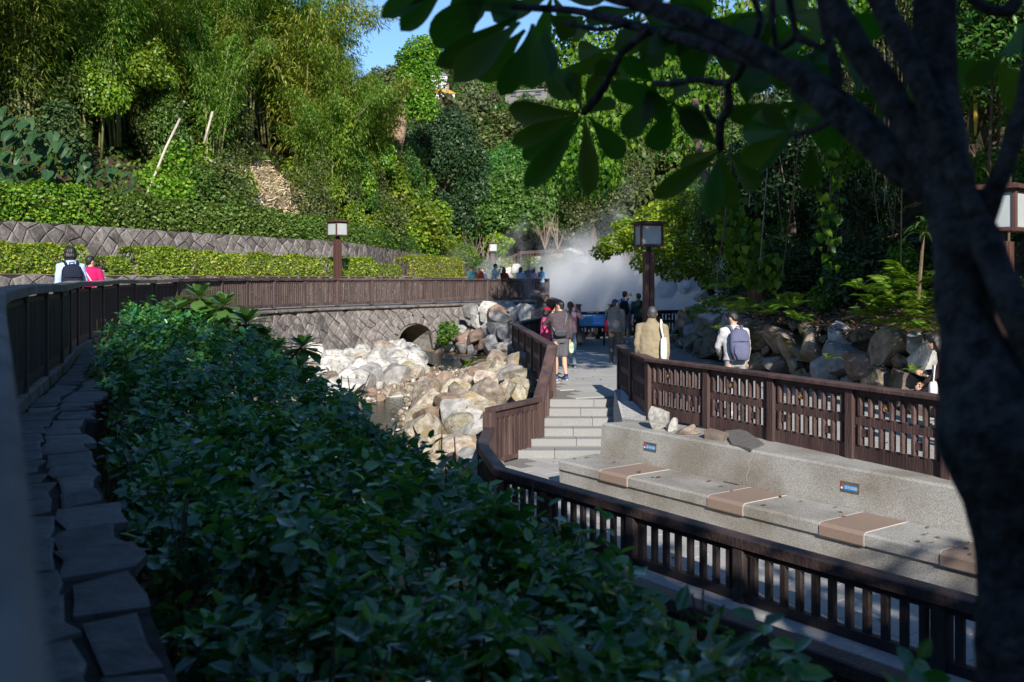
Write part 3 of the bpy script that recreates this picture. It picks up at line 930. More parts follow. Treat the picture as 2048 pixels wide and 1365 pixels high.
def fence_bays(root, pts, zb, zt, m, cap_w, cap_h, rails, pickets, post_w=.11, cap_m=None, blocks=None, posts_up=.0, seed=0, foot=.0, cap_skip=(), front=-1, post_skip=(), picket_d=.055):
    """pts (x,y); zb, zt floor and top heights; rails [(lo,hi,depth)] as fractions of the height; pickets [(lo,hi,width,pitch)]"""
    rng = random.Random(seed)
    n = len(pts)
    H = [zt[i] - zb[i] for i in range(n)]
    if cap_h:
        rail_run(root, 'cap_rail', pts, [z - cap_h for z in zt], zt, cap_w, cap_m or m, .012, cap_skip)
    for lo, hi, dep in rails:
        rail_run(root, 'rail', pts, [zb[i] + lo * H[i] for i in range(n)], [zb[i] + hi * H[i] for i in range(n)], dep, m, .006)
    for i in range(n):
        if i in post_skip: continue
        a = pts[max(i - 1, 0)]; b = pts[min(i + 1, n - 1)]
        yaw = math.atan2(b[1] - a[1], b[0] - a[0])
        obj('post', unit_bar(post_w, post_w, m), root, (pts[i][0], pts[i][1], zb[i] - foot), (0, 0, yaw), (1, 1, H[i] - cap_h + posts_up + foot - .003))
    for i in range(n - 1):
        a, b = np.array(pts[i][:2]), np.array(pts[i + 1][:2])
        L = np.linalg.norm(b - a); d = (b - a) / L; yaw = math.atan2(d[1], d[0])
        nrm = np.array([d[1], -d[0]]) * (-front)
        for row, (lo, hi, wd_, pitch) in enumerate(pickets):
            k = max(1, int(round((L - post_w) / pitch)))
            step = (L - post_w) / k
            pos = [post_w / 2 + step * (q + .5) for q in range(k)]
            for s in pos:
                p = a + d * s; t = s / L
                z0 = zb[i] * (1 - t) + zb[i + 1] * t; hh = H[i] * (1 - t) + H[i + 1] * t
                obj('picket', unit_bar(wd_, picket_d, m), root, (p[0], p[1], z0 + lo * hh + .002), (0, 0, yaw), (1, 1, (hi - lo) * hh - .004))
            if blocks and blocks[row]:
                for q, fz, gold in blocks[row](i, k, rng):
                    s = (pos[q] + pos[q + 1]) / 2 if q + 1 < k else pos[q] + step * .5
                    p = a + d * s; t = s / L
                    z0 = zb[i] * (1 - t) + zb[i + 1] * t; hh = H[i] * (1 - t) + H[i + 1] * t
                    sz = max(step - wd_ - .004, .03)
                    bl = obj('block', unit_bar(round(sz, 3), .045, m), root, (p[0], p[1], z0 + fz * hh - .045), (0, 0, yaw), (1, 1, .09))
                    if gold:
                        e = nrm * .0245
                        o = obj('emblem', emblem_mesh(), bl, (p[0] + e[0], p[1] + e[1], z0 + fz * hh), (0, 0, yaw), (sz / .095,) * 3)
                        o.parent = None; o.matrix_parent_inverse = Matrix()
                        o.parent = bl; o.matrix_parent_inverse = wm(bl).inverted()

# ---- the long curved creek fence: near part dark and weathered, far part brown
ub = [0.2]
while ub[-1] < FENCE.L - 1.0: ub.append(ub[-1] + (1.55 if ub[-1] < 20 else 1.9))
ub[-1] = FENCE.L
allp = [tuple(FENCE.at(u)) for u in ub]
split = min(range(len(allp)), key=lambda i: abs(ub[i] - FENCE.u_at_y(25.5)))
def fz(y): return path_z(y)
wav = [.012 * math.sin(i * 1.9) for i in range(len(allp))]
near, farp = allp[:split + 1], allp[split:]
def stag(i, k, rng):
    out = []
    for q in range(k - 1):
        if q % 2 == (i % 2): out.append((q, .55 + .2 * math.sin((i * k + q) * .55), (q // 2) % 2 == 0))
    return out
fn = thing('wooden_fence', 'dark weathered slatted fence with grey cap rail curving along the stone ledge', 'fence', (near[4][0], near[4][1], 1.95))
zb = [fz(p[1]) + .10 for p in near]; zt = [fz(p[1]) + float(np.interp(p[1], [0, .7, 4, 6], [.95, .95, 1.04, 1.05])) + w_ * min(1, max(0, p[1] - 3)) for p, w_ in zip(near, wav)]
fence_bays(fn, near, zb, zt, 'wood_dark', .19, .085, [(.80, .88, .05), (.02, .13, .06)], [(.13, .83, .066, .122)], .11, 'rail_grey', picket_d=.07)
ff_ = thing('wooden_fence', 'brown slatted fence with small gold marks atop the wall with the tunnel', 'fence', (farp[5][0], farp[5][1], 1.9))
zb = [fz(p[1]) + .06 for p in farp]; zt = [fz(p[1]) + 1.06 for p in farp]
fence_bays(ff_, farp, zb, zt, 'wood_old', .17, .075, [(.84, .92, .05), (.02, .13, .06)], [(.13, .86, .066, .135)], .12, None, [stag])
# return side at the far end of the upper path
ret = [(1.75, 48.62), (1.76, 50.6), (1.70, 52.6), (1.3, 54.6)]
fr = thing('wooden_fence', 'dark slatted fence on the far edge of the upper path behind the onlookers', 'fence', (3.3, 50.2, 1.85))
fence_bays(fr, ret, [1.9] * 4, [2.9] * 4, 'wood_dark', .17, .075, [(.84, .92, .05), (.02, .13, .06)], [(.13, .86, .078, .135)], .12, post_skip=(0,))

# ---- platform fences: boarded panels with short slats, two rows
def bl_up(i, k, rng): return [(2, .76, True), (k - 1, .72, True)] if k > 4 else []
def bl_dn(i, k, rng): return [(0, .42, False), (k - 3, .38, False)] if k > 5 else []
PR = [(.865, .945, .045), (.51, .625, .045), (.07, .265, .045)]
def panel_fence(root, pts, zb, zt, m='wood', pitch=.152, seed=0, blocks=True, front=-1, **k):
    fence_bays(root, pts, zb, zt, m, .20, .05, PR, [(.625, .865, .052, pitch), (.265, .51, .052, pitch)], .13, None, [bl_up, bl_dn] if blocks else None, foot=.02, picket_d=.075, seed=seed, front=front, **k)
f1 = thing('slatted_fence', 'brown boarded fence with gold hot spring marks behind the stone bench', 'fence', (3.5, 13.3, PLAT_Z))
panel_fence(f1, RF, [PLAT_Z] * len(RF), [PLAT_Z + .98] * len(RF))
f2 = thing('slatted_fence', 'brown boarded fence above the tan boulders left of the platform', 'fence', (.4, 23, PLAT_Z))
AB = [(A_[0] + (B_[0] - A_[0]) * t, A_[1] + (B_[1] - A_[1]) * t) for t in np.linspace(0, 1, 6)]
panel_fence(f2, AB, [PLAT_Z] * 6, [PLAT_Z + .98] * 6, blocks=False)
f3 = thing('slatted_fence', 'dark fence along the pond edge behind the tilted sign', 'fence', (2.5, 35, PLAT_Z))
BC = [(B_[0] + (C_[0] - B_[0]) * t, B_[1] + (C_[1] - B_[1]) * t) for t in np.linspace(0, 1, 6)]
CD = [(C_[0] + (D_[0] - C_[0]) * t, C_[1] + (D_[1] - C_[1]) * t) for t in np.linspace(0, 1, 5)][1:]
pts = BC + CD
panel_fence(f3, pts, [PLAT_Z] * len(pts), [PLAT_Z + .98] * len(pts), 'wood_dark', post_skip=(0,))

# ---- low plaza fence with heavy rail, the tall lit section and the sloping stair rail
f4 = thing('low_fence', 'low dark fence with heavy worn rail edging the lower walk', 'fence', (1.3, 10.6, 0))
nL = len(LOWF)
M['low_rail'] = mat('worn_dark_rail', rgb(.040, .026, .026), rgb(.085, .057, .055), 5, .55, .5, 30, .4, 0, 0, (1, 1, .6))
fence_bays(f4, LOWF, [0.0] * nL, [.64] * nL, 'wood_dark', .17, .10, [(.74, .86, .06), (.03, .17, .07)], [(.17, .76, .07, .165)], .13, 'low_rail', foot=.1)
mb = MB()
kp = [(x - .02, y - .02) for x, y in LOWF[1:]]
rail_run(f4, 'kerb_stone', kp, [-.5] * len(kp), [.012] * len(kp), .34, 'coping', .01)
f5 = thing('slatted_fence', 'tall sunlit brown slatted fence section at the foot of the steps', 'fence', (0, 16.7, 0))
T0, T1 = (-.37, 16.15), (.46, 17.35)
tp = [(T0[0] + (T1[0] - T0[0]) * t, T0[1] + (T1[1] - T0[1]) * t) for t in (0, 1)]
fence_bays(f5, tp, [0, 0], [.94, .96], 'wood', .17, .06, [(.80, .94, .06), (.02, .10, .05)], [(.10, .82, .085, .14)], .16, foot=.1)
f6 = thing('stair_rail', 'steep brown handrail dropping beside the granite steps', 'handrail', (.6, 18.1, .4))
sp = [(.46, 17.35), (.62, 18.1), (A_[0], A_[1])]
fence_bays(f6, sp, [.02, .40, .8], [.96, 1.36, 1.78], 'wood', .20, .07, [(.76, .9, .05), (.06, .2, .05)], [(.2, .78, .09, .16)], .12, foot=.1, post_skip=(0, 2))
f7 = thing('low_fence', 'dark low fence half buried in the hedge across the channel', 'fence', (1.4, 7.4, -.05))
LF2 = [(.1, 9.3), (1.05, 8.0), (2.0, 6.7), (2.95, 5.4), (3.9, 4.1)]
fence_bays(f7, LF2, [-.05] * 5, [.62] * 5, 'wood_dark', .17, .10, [(.74, .86, .06), (.03, .17, .07)], [(.17, .76, .07, .165)], .13, 'low_rail', foot=.3)
kp = [(x, y) for x, y in LF2]
rail_run(f7, 'kerb_stone', kp, [-.6] * 5, [-.045] * 5, .5, 'coping', .01)
# far boardwalk over the pond
bwk = thing('boardwalk', 'distant raised timber boardwalk with slatted railing beyond the steam', 'walkway', (5, 74, 3))
bp = [(-1.8, 72.0), (.6, 73.0), (3.0, 74.2), (5.6, 75.2), (8.2, 76.0), (10.8, 76.6), (13.0, 77)]
dz = [2.6, 3.75, 3.95, 4.1, 4.25, 4.35, 4.4]
fence_bays(bwk, bp, dz, [z + 1.05 for z in dz], 'wood_old', .16, .08, [(.82, .92, .05), (.04, .14, .06)], [(.14, .84, .07, .24)], .12)
rail_run(bwk, 'deck_beam', bp, [z - .30 for z in dz], [z - .01 for z in dz], 1.3, 'wood_old')
for i, (x, y) in enumerate(bp[1:]):
    obj('pier', unit_bar(.22, .22, 'wood_old'), bwk, (x, y - .5, -1), (0, 0, .3), (1, 1, dz[i + 1] + .7))

# ================================================================== STONE BENCH
bd = Vector((.59, -.807, 0)); bn = Vector((-.807, -.59, 0))          # along, and out towards the walk
M['terrazzo'] = bpy.data.materials.new('washed_stone_render'); _m = M['terrazzo']; _m.use_nodes = True
_n, _l = _m.node_tree.nodes, _m.node_tree.links
_b = _n['Principled BSDF']; _b.inputs['Roughness'].default_value = .85; _b.inputs['Specular IOR Level'].default_value = .25
_tc = _n.new('ShaderNodeTexCoord'); _v = _n.new('ShaderNodeTexVoronoi'); _v.inputs['Scale'].default_value = 210
_l.new(_tc.outputs['Object'], _v.inputs['Vector'])
_cr = _n.new('ShaderNodeValToRGB'); _l.new(_v.outputs['Color'], _cr.inputs[0])
for e, (p, c) in zip((_cr.color_ramp.elements[0], _cr.color_ramp.elements[1]), ((.1, rgb(.17, .167, .160)), (.9, rgb(.56, .55, .53)))): e.position = p; e.color = c
_e = _cr.color_ramp.elements.new(.5); _e.color = rgb(.34, .335, .32)
_nz = _n.new('ShaderNodeTexNoise'); _nz.inputs['Scale'].default_value = 1.3; _nz.inputs['Detail'].default_value = 7; _l.new(_tc.outputs['Object'], _nz.inputs['Vector'])
_cr2 = _n.new('ShaderNodeValToRGB'); _cr2.color_ramp.elements[0].position = .35; _cr2.color_ramp.elements[0].color = rgb(.66, .62, .56); _cr2.color_ramp.elements[1].position = .6; _cr2.color_ramp.elements[1].color = rgb(1, 1, 1)
_l.new(_nz.outputs['Fac'], _cr2.inputs[0])
_mx = _n.new('ShaderNodeMixRGB'); _mx.blend_type = 'MULTIPLY'; _mx.inputs[0].default_value = 1
_l.new(_cr.outputs[0], _mx.inputs[1]); _l.new(_cr2.outputs[0], _mx.inputs[2]); _l.new(_mx.outputs[0], _b.inputs['Base Color'])
_bp = _n.new('ShaderNodeBump'); _bp.inputs['Strength'].default_value = .35; _bp.inputs['Distance'].default_value = .01; _l.new(_v.outputs['Distance'], _bp.inputs['Height']); _l.new(_bp.outputs[0], _b.inputs['Normal'])

bench = thing('stone_bench', 'long grey washed stone bench with high back wall and brown seat tiles', 'bench', (1.3, 14.8, 0))
B0 = Vector((1.29, 14.86, 0)); BL = 11.5
def bq(s, o, z): return B0 + bd * s + bn * o + Vector((0, 0, z))
def slab(name, prof, s0, s1, m, skew0=0.0):
    """profile [(out, z)] swept along the bench; skew0 pulls the start for the splayed end"""
    n = len(prof)
    v = [bq(s0 + skew0 * o, o, z) for o, z in prof] + [bq(s1, o, z) for o, z in prof]
    f = [[i, (i + 1) % n, n + (i + 1) % n, n + i][::-1] for i in range(n)] + [list(range(n)), list(range(2 * n - 1, n - 1, -1))]
    return obj(name, pymesh(name, v, f, M[m]), bench)
SD = .80
slab('back_wall', [(0, 0), (-.06, .86), (-.09, .885), (-.9, .88), (-.9, 0)], 0, BL, 'terrazzo', -.25)
slab('seat_base', [(.003, 0), (SD - .05, 0), (SD - .035, .285), (.003, .285)], -.02, BL, 'terrazzo', .05)
tiles = [.95, 2.92, 4.53, 5.92]; TW = .54
edges = [-.03] + [e for t in tiles for e in (t, t + TW)] + [BL]
seatp = [(.004, .29), (SD - .012, .29), (SD, .30), (SD, .405), (SD - .03, .43), (.004, .43)]
for k in range(0, len(edges) - 1):
    a, b = edges[k], edges[k + 1]
    if k % 2 == 0: slab('seat_slab', seatp, a + (.012 if k else 0), b - .012, 'terrazzo', .09 if k == 0 else 0)
    else:
        slab('seat_tile', [(.004, .29), (SD + .006, .29), (SD + .012, .302), (SD + .012, .40), (SD - .03, .434), (.06, .434), (.004, .43)], a, b, 'brown_tile')
        for e in (a - .012, b): slab('sealant_joint', [(.004, .29), (SD + .003, .29), (SD + .003, .41), (SD - .03, .436), (.06, .436), (.004, .432)], e + .003, e + .009, 'white_seal')
# hairline crack and drip stains: thin inlaid strips
def crack(name, s, pts, w, m):
    v = []; f = []
    for i, (ds, z) in enumerate(pts):
        o = -.06 * z / .86 + .004
        v += [bq(s + ds - w / 2, o, z), bq(s + ds + w / 2, o, z)]
        if i: f.append([2 * i - 2, 2 * i - 1, 2 * i + 1, 2 * i])
    obj(name, pymesh(name, v, f, M[m]), bench)
crack('crack', 2.85, [(0, .86), (.03, .80), (-.03, .72), (.0, .64), (-.05, .55), (-.03, .47)], .007, 'white_seal')
crack('crack', 5.4, [(0, .60), (.01, .52), (.0, .45)], .008, 'white_seal')
slab('drain_slot', [(.02, .4335), (.05, .4335), (.05, .436), (.02, .436)], 2.48, 2.74, 'steel')
# inset plaques with blue print
M['plaque_rim'] = mat('rusty_recess', rgb(.07, .05, .03), rgb(.16, .11, .06), 20, .8, .2)
M['plaque_blue'] = mat('blue_print', rgb(.01, .16, .42), rgb(.02, .22, .50), 10, .4, 0, None, .4)
M['print_red'] = mat('red_print', rgb(.45, .05, .03), None, 5, .5)
M['print_white'] = mat('white_print', rgb(.75, .78, .85), None, 5, .5)
fnt = bpy.data.fonts[0] if len(bpy.data.fonts) else None
def plaque(s, z, lbl):
    w2, h2 = .125, .062
    def q(ds, dz, o): 
        zz = z + dz
        return bq(s + ds, -.06 * zz / .86 + o, zz)
    pr = thing('wall_plaque', lbl, 'sign', q(0, 0, 0), 'small blue notices set in the bench wall')
    def plate(name, outline, o0, o1, m, par):
        n = len(outline)
        v = [q(a, b, o0) for a, b in outline] + [q(a, b, o1) for a, b in outline]
        f = [[i, (i + 1) % n, n + (i + 1) % n, n + i][::-1] for i in range(n)] + [list(range(n, 2 * n))[::-1]]
        return obj(name, pymesh(name, v, f, M[m]), par)
    plate('recess', [(-w2, -h2), (w2, -h2), (w2, h2), (-w2, h2)], -.002, .004, 'plaque_rim', pr)
    ol = [(-.055 + .035 * math.cos(t), -.004 + .036 * math.sin(t)) for t in np.linspace(math.pi / 2, 3 * math.pi / 2, 8)] + [(.075 + .036 * math.cos(t), -.004 + .036 * math.sin(t)) for t in np.linspace(-math.pi / 2, math.pi / 2, 8)]
    bl = plate('plate', ol[::1], .004, .009, 'plaque_blue', pr)
    plate('figure', [(-.118, .0), (-.085, -.002), (-.09, .035), (-.1, .042), (-.112, .03)], .004, .010, 'print_red', pr)
    plate('figure', [(-.112, -.025), (-.088, -.025), (-.086, -.004), (-.114, -.004)], .004, .010, 'print_white', pr)
    cu = bpy.data.curves.new('lettering', 'FONT'); cu.body = '請勿踩踏'; cu.size = .042; cu.align_x = 'CENTER'; cu.align_y = 'CENTER'
    to = bpy.data.objects.new('tmp_text', cu); COL.objects.link(to)
    dg = bpy.context.evaluated_depsgraph_get()
    me = bpy.data.meshes.new_from_object(to.evaluated_get(dg)); bpy.data.objects.remove(to)
    me.materials.clear(); me.materials.append(M['print_white'])
    o = obj('lettering', me, bl)
    X = bd; N_ = bn; Z_ = Vector((0, 0, 1)); c = q(.02, -.004, .0105)
    mw = Matrix(((X.x, Z_.x, N_.x, c.x), (X.y, Z_.y, N_.y, c.y), (X.z, Z_.z, N_.z, c.z), (0, 0, 0, 1)))
    o.parent = bl; o.matrix_parent_inverse = wm(bl).inverted(); o.matrix_basis = mw
plaque(1.05, .67, 'small blue plaque in the bench wall nearest the steps')
plaque(4.31, .66, 'small blue plaque in the bench wall above the third brown tile')
# rocks on top of the bench wall
def rock(kind, idx, loc, rot, scl, label, group=None, name='rock', cat='rock'):
    o = obj(name, ROCKS[kind][idx], None, loc, rot, scl)
    return tag(o, label, cat, group)
rock('grey', 1, (2.10, 14.32, 1.02), (.1, .15, .3), (.13, .11, .23), 'jagged upright grey rock on the bench wall at the fence corner')
rock('grey', 3, (2.27, 14.16, .94), (.3, 0, 1.2), (.12, .10, .13), 'jagged pale rock leaning beside the upright one on the bench wall')
rock('moss', 2, (2.46, 13.85, .92), (0, .2, .5), (.17, .12, .10), 'low mossy rock on the bench wall between jagged rock and flat slab')
sl = MB(); sl.v = [Vector(p) for p in ((2.60, 13.42, .87), (2.80, 13.22, .87), (2.92, 13.40, .87), (2.74, 13.62, .87), (2.59, 13.44, 1.0), (2.81, 13.23, .96), (2.92, 13.42, .97), (2.72, 13.64, 1.0))]
sl.f = [[0, 1, 5, 4], [1, 2, 6, 5], [2, 3, 7, 6], [3, 0, 4, 7], [4, 5, 6, 7]]
tag(sl.obj('rock', M['moss_rock']), 'squared brown rock at the end of the flat slab on the bench wall', 'rock')
q4 = [G(1453, 893, .9), G(1492, 903, .9), G(1520, 893, .9), G(1478, 868, .9), G(1440, 872, .9)]
sl = MB(); sl.v = [Vector((p.x + .10, p.y + .16, .87)) for p in q4] + [Vector((p.x + .10, p.y + .16, .905 + .04 * (i > 2))) for i, p in enumerate(q4)]
sl.f = [[i, (i + 1) % 5, 5 + (i + 1) % 5, 5 + i] for i in range(5)] + [[5, 6, 7, 8, 9]]
M['slab'] = mat('smooth_grey_slab', rgb(.10, .095, .095), rgb(.16, .155, .152), 12, .8, .2, 50, .2)
tag(sl.obj('rock', M['slab']), 'flat dark grey slab lying on top of the bench wall', 'rock')

# ================================================================== LAMPS AND SIGN
M['frost'] = mat('frosted_lamp_pane', rgb(.36, .40, .41), rgb(.44, .48, .49), 2, .35, 0, None, .5)
def lamp(loc, h, yaw, label):
    t = thing('lamp_post', label, 'lamp', loc, 'square wooden lantern posts')
    def ob(name, mb, m, par=t): 
        o = mb.obj(name, M[m]); o.parent = par; 
        return o
    L, Hh = .27, .56
    ph = h - Hh - .14
    p = ob('post', MB().box((-.065, 0, ph / 2), .115, .24, ph).box((.065, 0, ph / 2), .115, .24, ph - .01), 'lampwood')
    ob('neck', MB().box((0, 0, ph + .06), .12, .12, .16), 'steel')
    fr_ = MB()
    z0 = ph + .13; z1 = z0 + Hh
    for sx in (-1, 1):
        for sy in (-1, 1): fr_.box((sx * L, sy * L, (z0 + z1) / 2), .055, .055, Hh - .06)
    for z in (z0 + .02, z1 - .03):
        for s in (-1, 1):
            fr_.beam((-L - .03, s * L, z), (L + .03, s * L, z), .05, .055); fr_.beam((s * L, -L + .03, z + .002), (s * L, L - .03, z + .002), .05, .055)
    ob('lantern_frame', fr_, 'lampwood')
    ob('cap', MB().box((0, 0, z1 + .02), 2 * L + .20, 2 * L + .20, .05).box((0, 0, z1 + .055), 2 * L, 2 * L, .03), 'lampwood')
    ob('floor_plate', MB().box((0, 0, z0 + .01), 2 * L - .03, 2 * L - .03, .03), 'steel')
    for k in range(4):
        a = k * math.pi / 2
        c = Vector((math.cos(a) * (L - .005), math.sin(a) * (L - .005), (z0 + z1) / 2))
        mb = MB()
        d = Vector((-math.sin(a), math.cos(a), 0))
        mb.beam(c - d * (L - .03), c + d * (L - .03), .012, Hh - .1, .002)
        ob('pane', mb, 'frost')
    t.rotation_euler = (0, 0, yaw)
    return t
x = P(1297, 550, 25); lamp((x.x, 25, PLAT_Z), 3.58, .16, 'tall lantern post standing behind the person in the khaki jacket')
x = P(675, 550, 39.4); lamp((x.x, 39.4, 1.9), 3.30, .85, 'lantern post rising above the long fence before the azaleas')
x = P(985, 550, 68); lamp((x.x, 68, 1.85), 3.40, .2, 'small distant lantern post near the crowd at the path end')
x = P(2003, 550, 13.4); lamp((x.x, 13.4, PLAT_Z + .3), 3.15, .75, 'close lantern post partly hidden by the dark tree trunk')
sg = thing('info_sign', 'tilted blue information board at the pond fence', 'sign', (2.2, 32.4, PLAT_Z))
M['sign_blue'] = mat('sign_print_blue', rgb(.03, .20, .50), rgb(.04, .23, .54), 3, .45, 0, None, .4)
M['sign_pic'] = mat('sign_photo_print', rgb(.06, .16, .22), rgb(.12, .26, .30), 9, .5)
sc0 = P(1185, 641, 32.4); S0 = Vector((sc0.x, 32.4, sc0.z))
def sgq(a, b, o): return S0 + Vector((a, b * .80 + o * -.55, b * .58 + o * .83))
def sgplate(name, x0, x1, y0, y1, o0, o1, m, par=sg):
    v = [sgq(*p) for p in ((x0, y0, o0), (x1, y0, o0), (x1, y1, o0), (x0, y1, o0), (x0, y0, o1), (x1, y0, o1), (x1, y1, o1), (x0, y1, o1))]
    return obj(name, pymesh(name, v, [[3, 2, 1, 0], [4, 5, 6, 7], [0, 1, 5, 4], [1, 2, 6, 5], [2, 3, 7, 6], [3, 0, 4, 7]], M[m]), par)
sgplate('board_frame', -.45, .45, -.33, .33, -.05, .0, 'steel')
face = sgplate('printed_face', -.42, .42, -.30, .30, .0, .006, 'sign_blue')
for a, b in ((-.37, -.24), (-.20, -.24), (-.37, -.04), (-.20, -.04)): sgplate('photo', a, a + .155, b, b + .165, .006, .009, 'sign_pic', face)
for k in range(7): sgplate('text_line', .02, .36 - .04 * (k % 3), .20 - k * .065, .212 - k * .065, .006, .009, 'print_white', face)
sgplate('text_line', -.37, .0, .21, .245, .006, .009, 'print_white', face)
for a in (-.38, .38): obj('leg', unit_bar(.07, .07, 'steel'), sg, (S0.x + a, S0.y + .02, PLAT_Z), None, (1, 1, S0.z - PLAT_Z - .06))
for px in (1157, 1192 + 30):
    q_ = P(px, 620, 34.2)
    t = thing('fence_post', 'square capped post rising beside the blue sign, %s' % ('pink top side' if px < 1190 else 'grey hoodie side'), 'post', (q_.x, 34.2, PLAT_Z))
    obj('shaft', unit_bar(.15, .15, 'wood_dark'), t, (q_.x, 34.2, PLAT_Z), None, (1, 1, 1.24))
    obj('cap', unit_bar(.2, .2, 'wood_dark'), t, (q_.x, 34.2, PLAT_Z + 1.24), None, (1, 1, .05))

# ================================================================== CREEK BOULDERS
def scatter(polypx, zf, rads, seed, tries=4000, tight=.78):
    """pack circles on the ground inside a picture polygon read at the ground height"""
    poly = [zf(*p) for p in polypx]
    xs = [p.x for p in poly]; ys = [p.y for p in poly]
    rng = random.Random(seed); out = []
    for r in rads:
        for _ in range(tries // len(rads)):
            x, y = rng.uniform(min(xs), max(xs)), rng.uniform(min(ys), max(ys))
            if inside(x, y, poly) and all(math.hypot(x - a, y - b) > (r + c) * tight for a, b, c in out): out.append((x, y, r))
    return out
shapes = ['blocky', 'rounded', 'wedge shaped', 'knobbly', 'slab sided']
def put_rocks(items, kinds, where, group, seed, lift=.25, tall=1.0):
    rng = random.Random(seed)
    ys = sorted(y for _, y, _ in items); xs = sorted(x for x, _, _ in items); m_ = len(items)
    for x, y, r in items:
        kd = rng.choice(kinds); i = rng.randrange(5)
        sx, sy, sz = r * rng.uniform(.95, 1.3), r * rng.uniform(.8, 1.1), r * rng.uniform(.7, 1.0) * tall
        o = obj('boulder', ROCKS[kd][i], None, (x, y, bedz(x, y) + sz * lift + rng.uniform(0, .08)), (rng.uniform(-.5, .5), rng.uniform(-.5, .5), rng.uniform(0, 6.28)), (sx, sy, sz))
        s = 'big' if r > .38 else ('small' if r < .2 else 'medium')
        colr = {'white': 'chalky white', 'tan': 'tan streaked', 'brown': 'brown', 'grey': 'grey', 'moss': 'mossy'}[kd]
        row = 'front' if y < ys[m_ // 3] else ('back' if y > ys[2 * m_ // 3] else 'middle')
        col_ = 'water side' if x < xs[m_ // 3] else ('platform side' if x > xs[2 * m_ // 3] else 'centre')
        tag(o, '%s %s %s boulder %s, %s %s' % (s, colr, shapes[i], where, row, col_), 'boulder', group)
g0 = lambda px, py: G(px, py, .05)
it = scatter([(625, 730), (700, 715), (800, 706), (838, 722), (832, 752), (740, 757), (690, 782), (640, 775)], g0, (.46, .38, .31, .25, .18, .12), 21, 8000)
put_rocks(it, ['white'] * 6 + ['brown', 'tan', 'grey', 'grey'], 'below the stone wall', 'pale boulders heaped below the tunnel wall', 22, .45)
def gb(px, py):
    z = -.2
    for _ in range(4):
        p = G(px, py, z); z = bedz(p.x, p.y)
    return p
it = scatter([(955, 775), (990, 745), (1030, 735), (1062, 765), (1078, 790), (1045, 808), (985, 820), (972, 870), (962, 925), (905, 925), (880, 910), (830, 890), (838, 820), (900, 800)], gb, (.36, .30, .25, .20, .16, .12), 31, 14000, .84)
put_rocks(it, ['tan'] * 7 + ['brown'] + ['grey'] * 2, 'in the sunny heap by the platform', 'sunlit boulders heaped along the platform', 32, .5, 1.15)
it = scatter([(880, 905), (985, 925), (1000, 960), (985, 1010), (900, 960)], gb, (.42, .3, .22), 41, 1500)
put_rocks(it, ['tan', 'grey', 'brown'], 'beside the low fence', 'boulders beside the low fence', 42, .4)
it = scatter([(1005, 640), (1028, 690), (1066, 770), (1090, 800), (1060, 765), (1020, 720), (985, 690)], gb, (.34, .26, .2, .14), 51, 2500)
put_rocks(it, ['grey'] * 3 + ['moss'], 'under the boarded fence', 'grey rocks under the boarded fence', 52, .4)
it = scatter([(630, 790), (720, 760), (850, 745), (870, 770), (820, 800), (700, 830)], gb, (.16, .12, .08), 61, 900)
put_rocks(it[:18], ['tan', 'brown', 'white'], 'on the sandy creek bed', 'stones lying on the creek bed', 62, .2)
for k, (px, py, r) in enumerate([(905, 725, .3), (935, 730, .34), (960, 735, .3), (1010, 728, .26), (880, 712, .22)]):
    p = gb(px, py)
    rock('brown', k, (p.x, p.y, p.z + .12), (.2, .1 * k, k), (r, r * .8, r * .6), ['wet brown rock in the stream below the tunnel', 'wet brown rock beside the leafy plant in the stream', 'dark wet rock just behind the leafy plant', 'dark rock beneath the grey boulder bank', 'small dark rock at the tunnel mouth'][k])

# ---- grey boulder bank between tunnel and platform
BK = Path([(-2.55, 39.3), (-1.6, 37.8), (-.5, 36.2), (.5, 34.2), (.7, 31.5)])
def bk_pos(u, v, d):
    x, y = BK.at(u)[:2]; n = BK.nrm(u); b = .75 * v
    return (x + n[0] * (d - b), y + n[1] * (d - b), .05 + v)
bk = thing('boulder_bank', 'bank of rounded grey boulders between the tunnel and the platform', 'rock bank', (-1.2, 37, 0))
v = []; f = []
us = np.linspace(0, BK.L, 24)
def bk_end(u):
    x = -1.6 + 3.1 * u / BK.L
    y = float(np.interp(x, FENCE.p[-20:, 0], FENCE.p[-20:, 1]))
    return (x + .3, y - .35, 1.52)
for u in us: v += [bk_pos(u, -.6, -.12), bk_pos(u, 1.55, -.12), bk_end(u)]
for i in range(len(us) - 1):
    o = i * 3
    f += [[o, o + 1, o + 4, o + 3][::-1], [o + 1, o + 2, o + 5, o + 4][::-1]]
obj('earth_backing', pymesh('earth_backing', v, f, M['soil']), bk)
rng = random.Random(77)
for u, v_, r in pack(BK.L, 0, lambda u: 1.75, (.42, .34, .26, .19, .13), 71, 5000, .8):
    p = bk_pos(u, v_, rng.uniform(-.04, .06)); n = BK.nrm(u)
    obj('stone', rng.choice(ROCKS['grey'] * 3 + ROCKS['white'][:2] + ROCKS['brown'][:2]), bk, p, (rng.uniform(-.5, .5), rng.uniform(-.5, .5), math.atan2(n[1], n[0]) + rng.uniform(-.5, .5)), (r * .85, r * rng.uniform(1.0, 1.25), r * rng.uniform(.8, 1.05)))
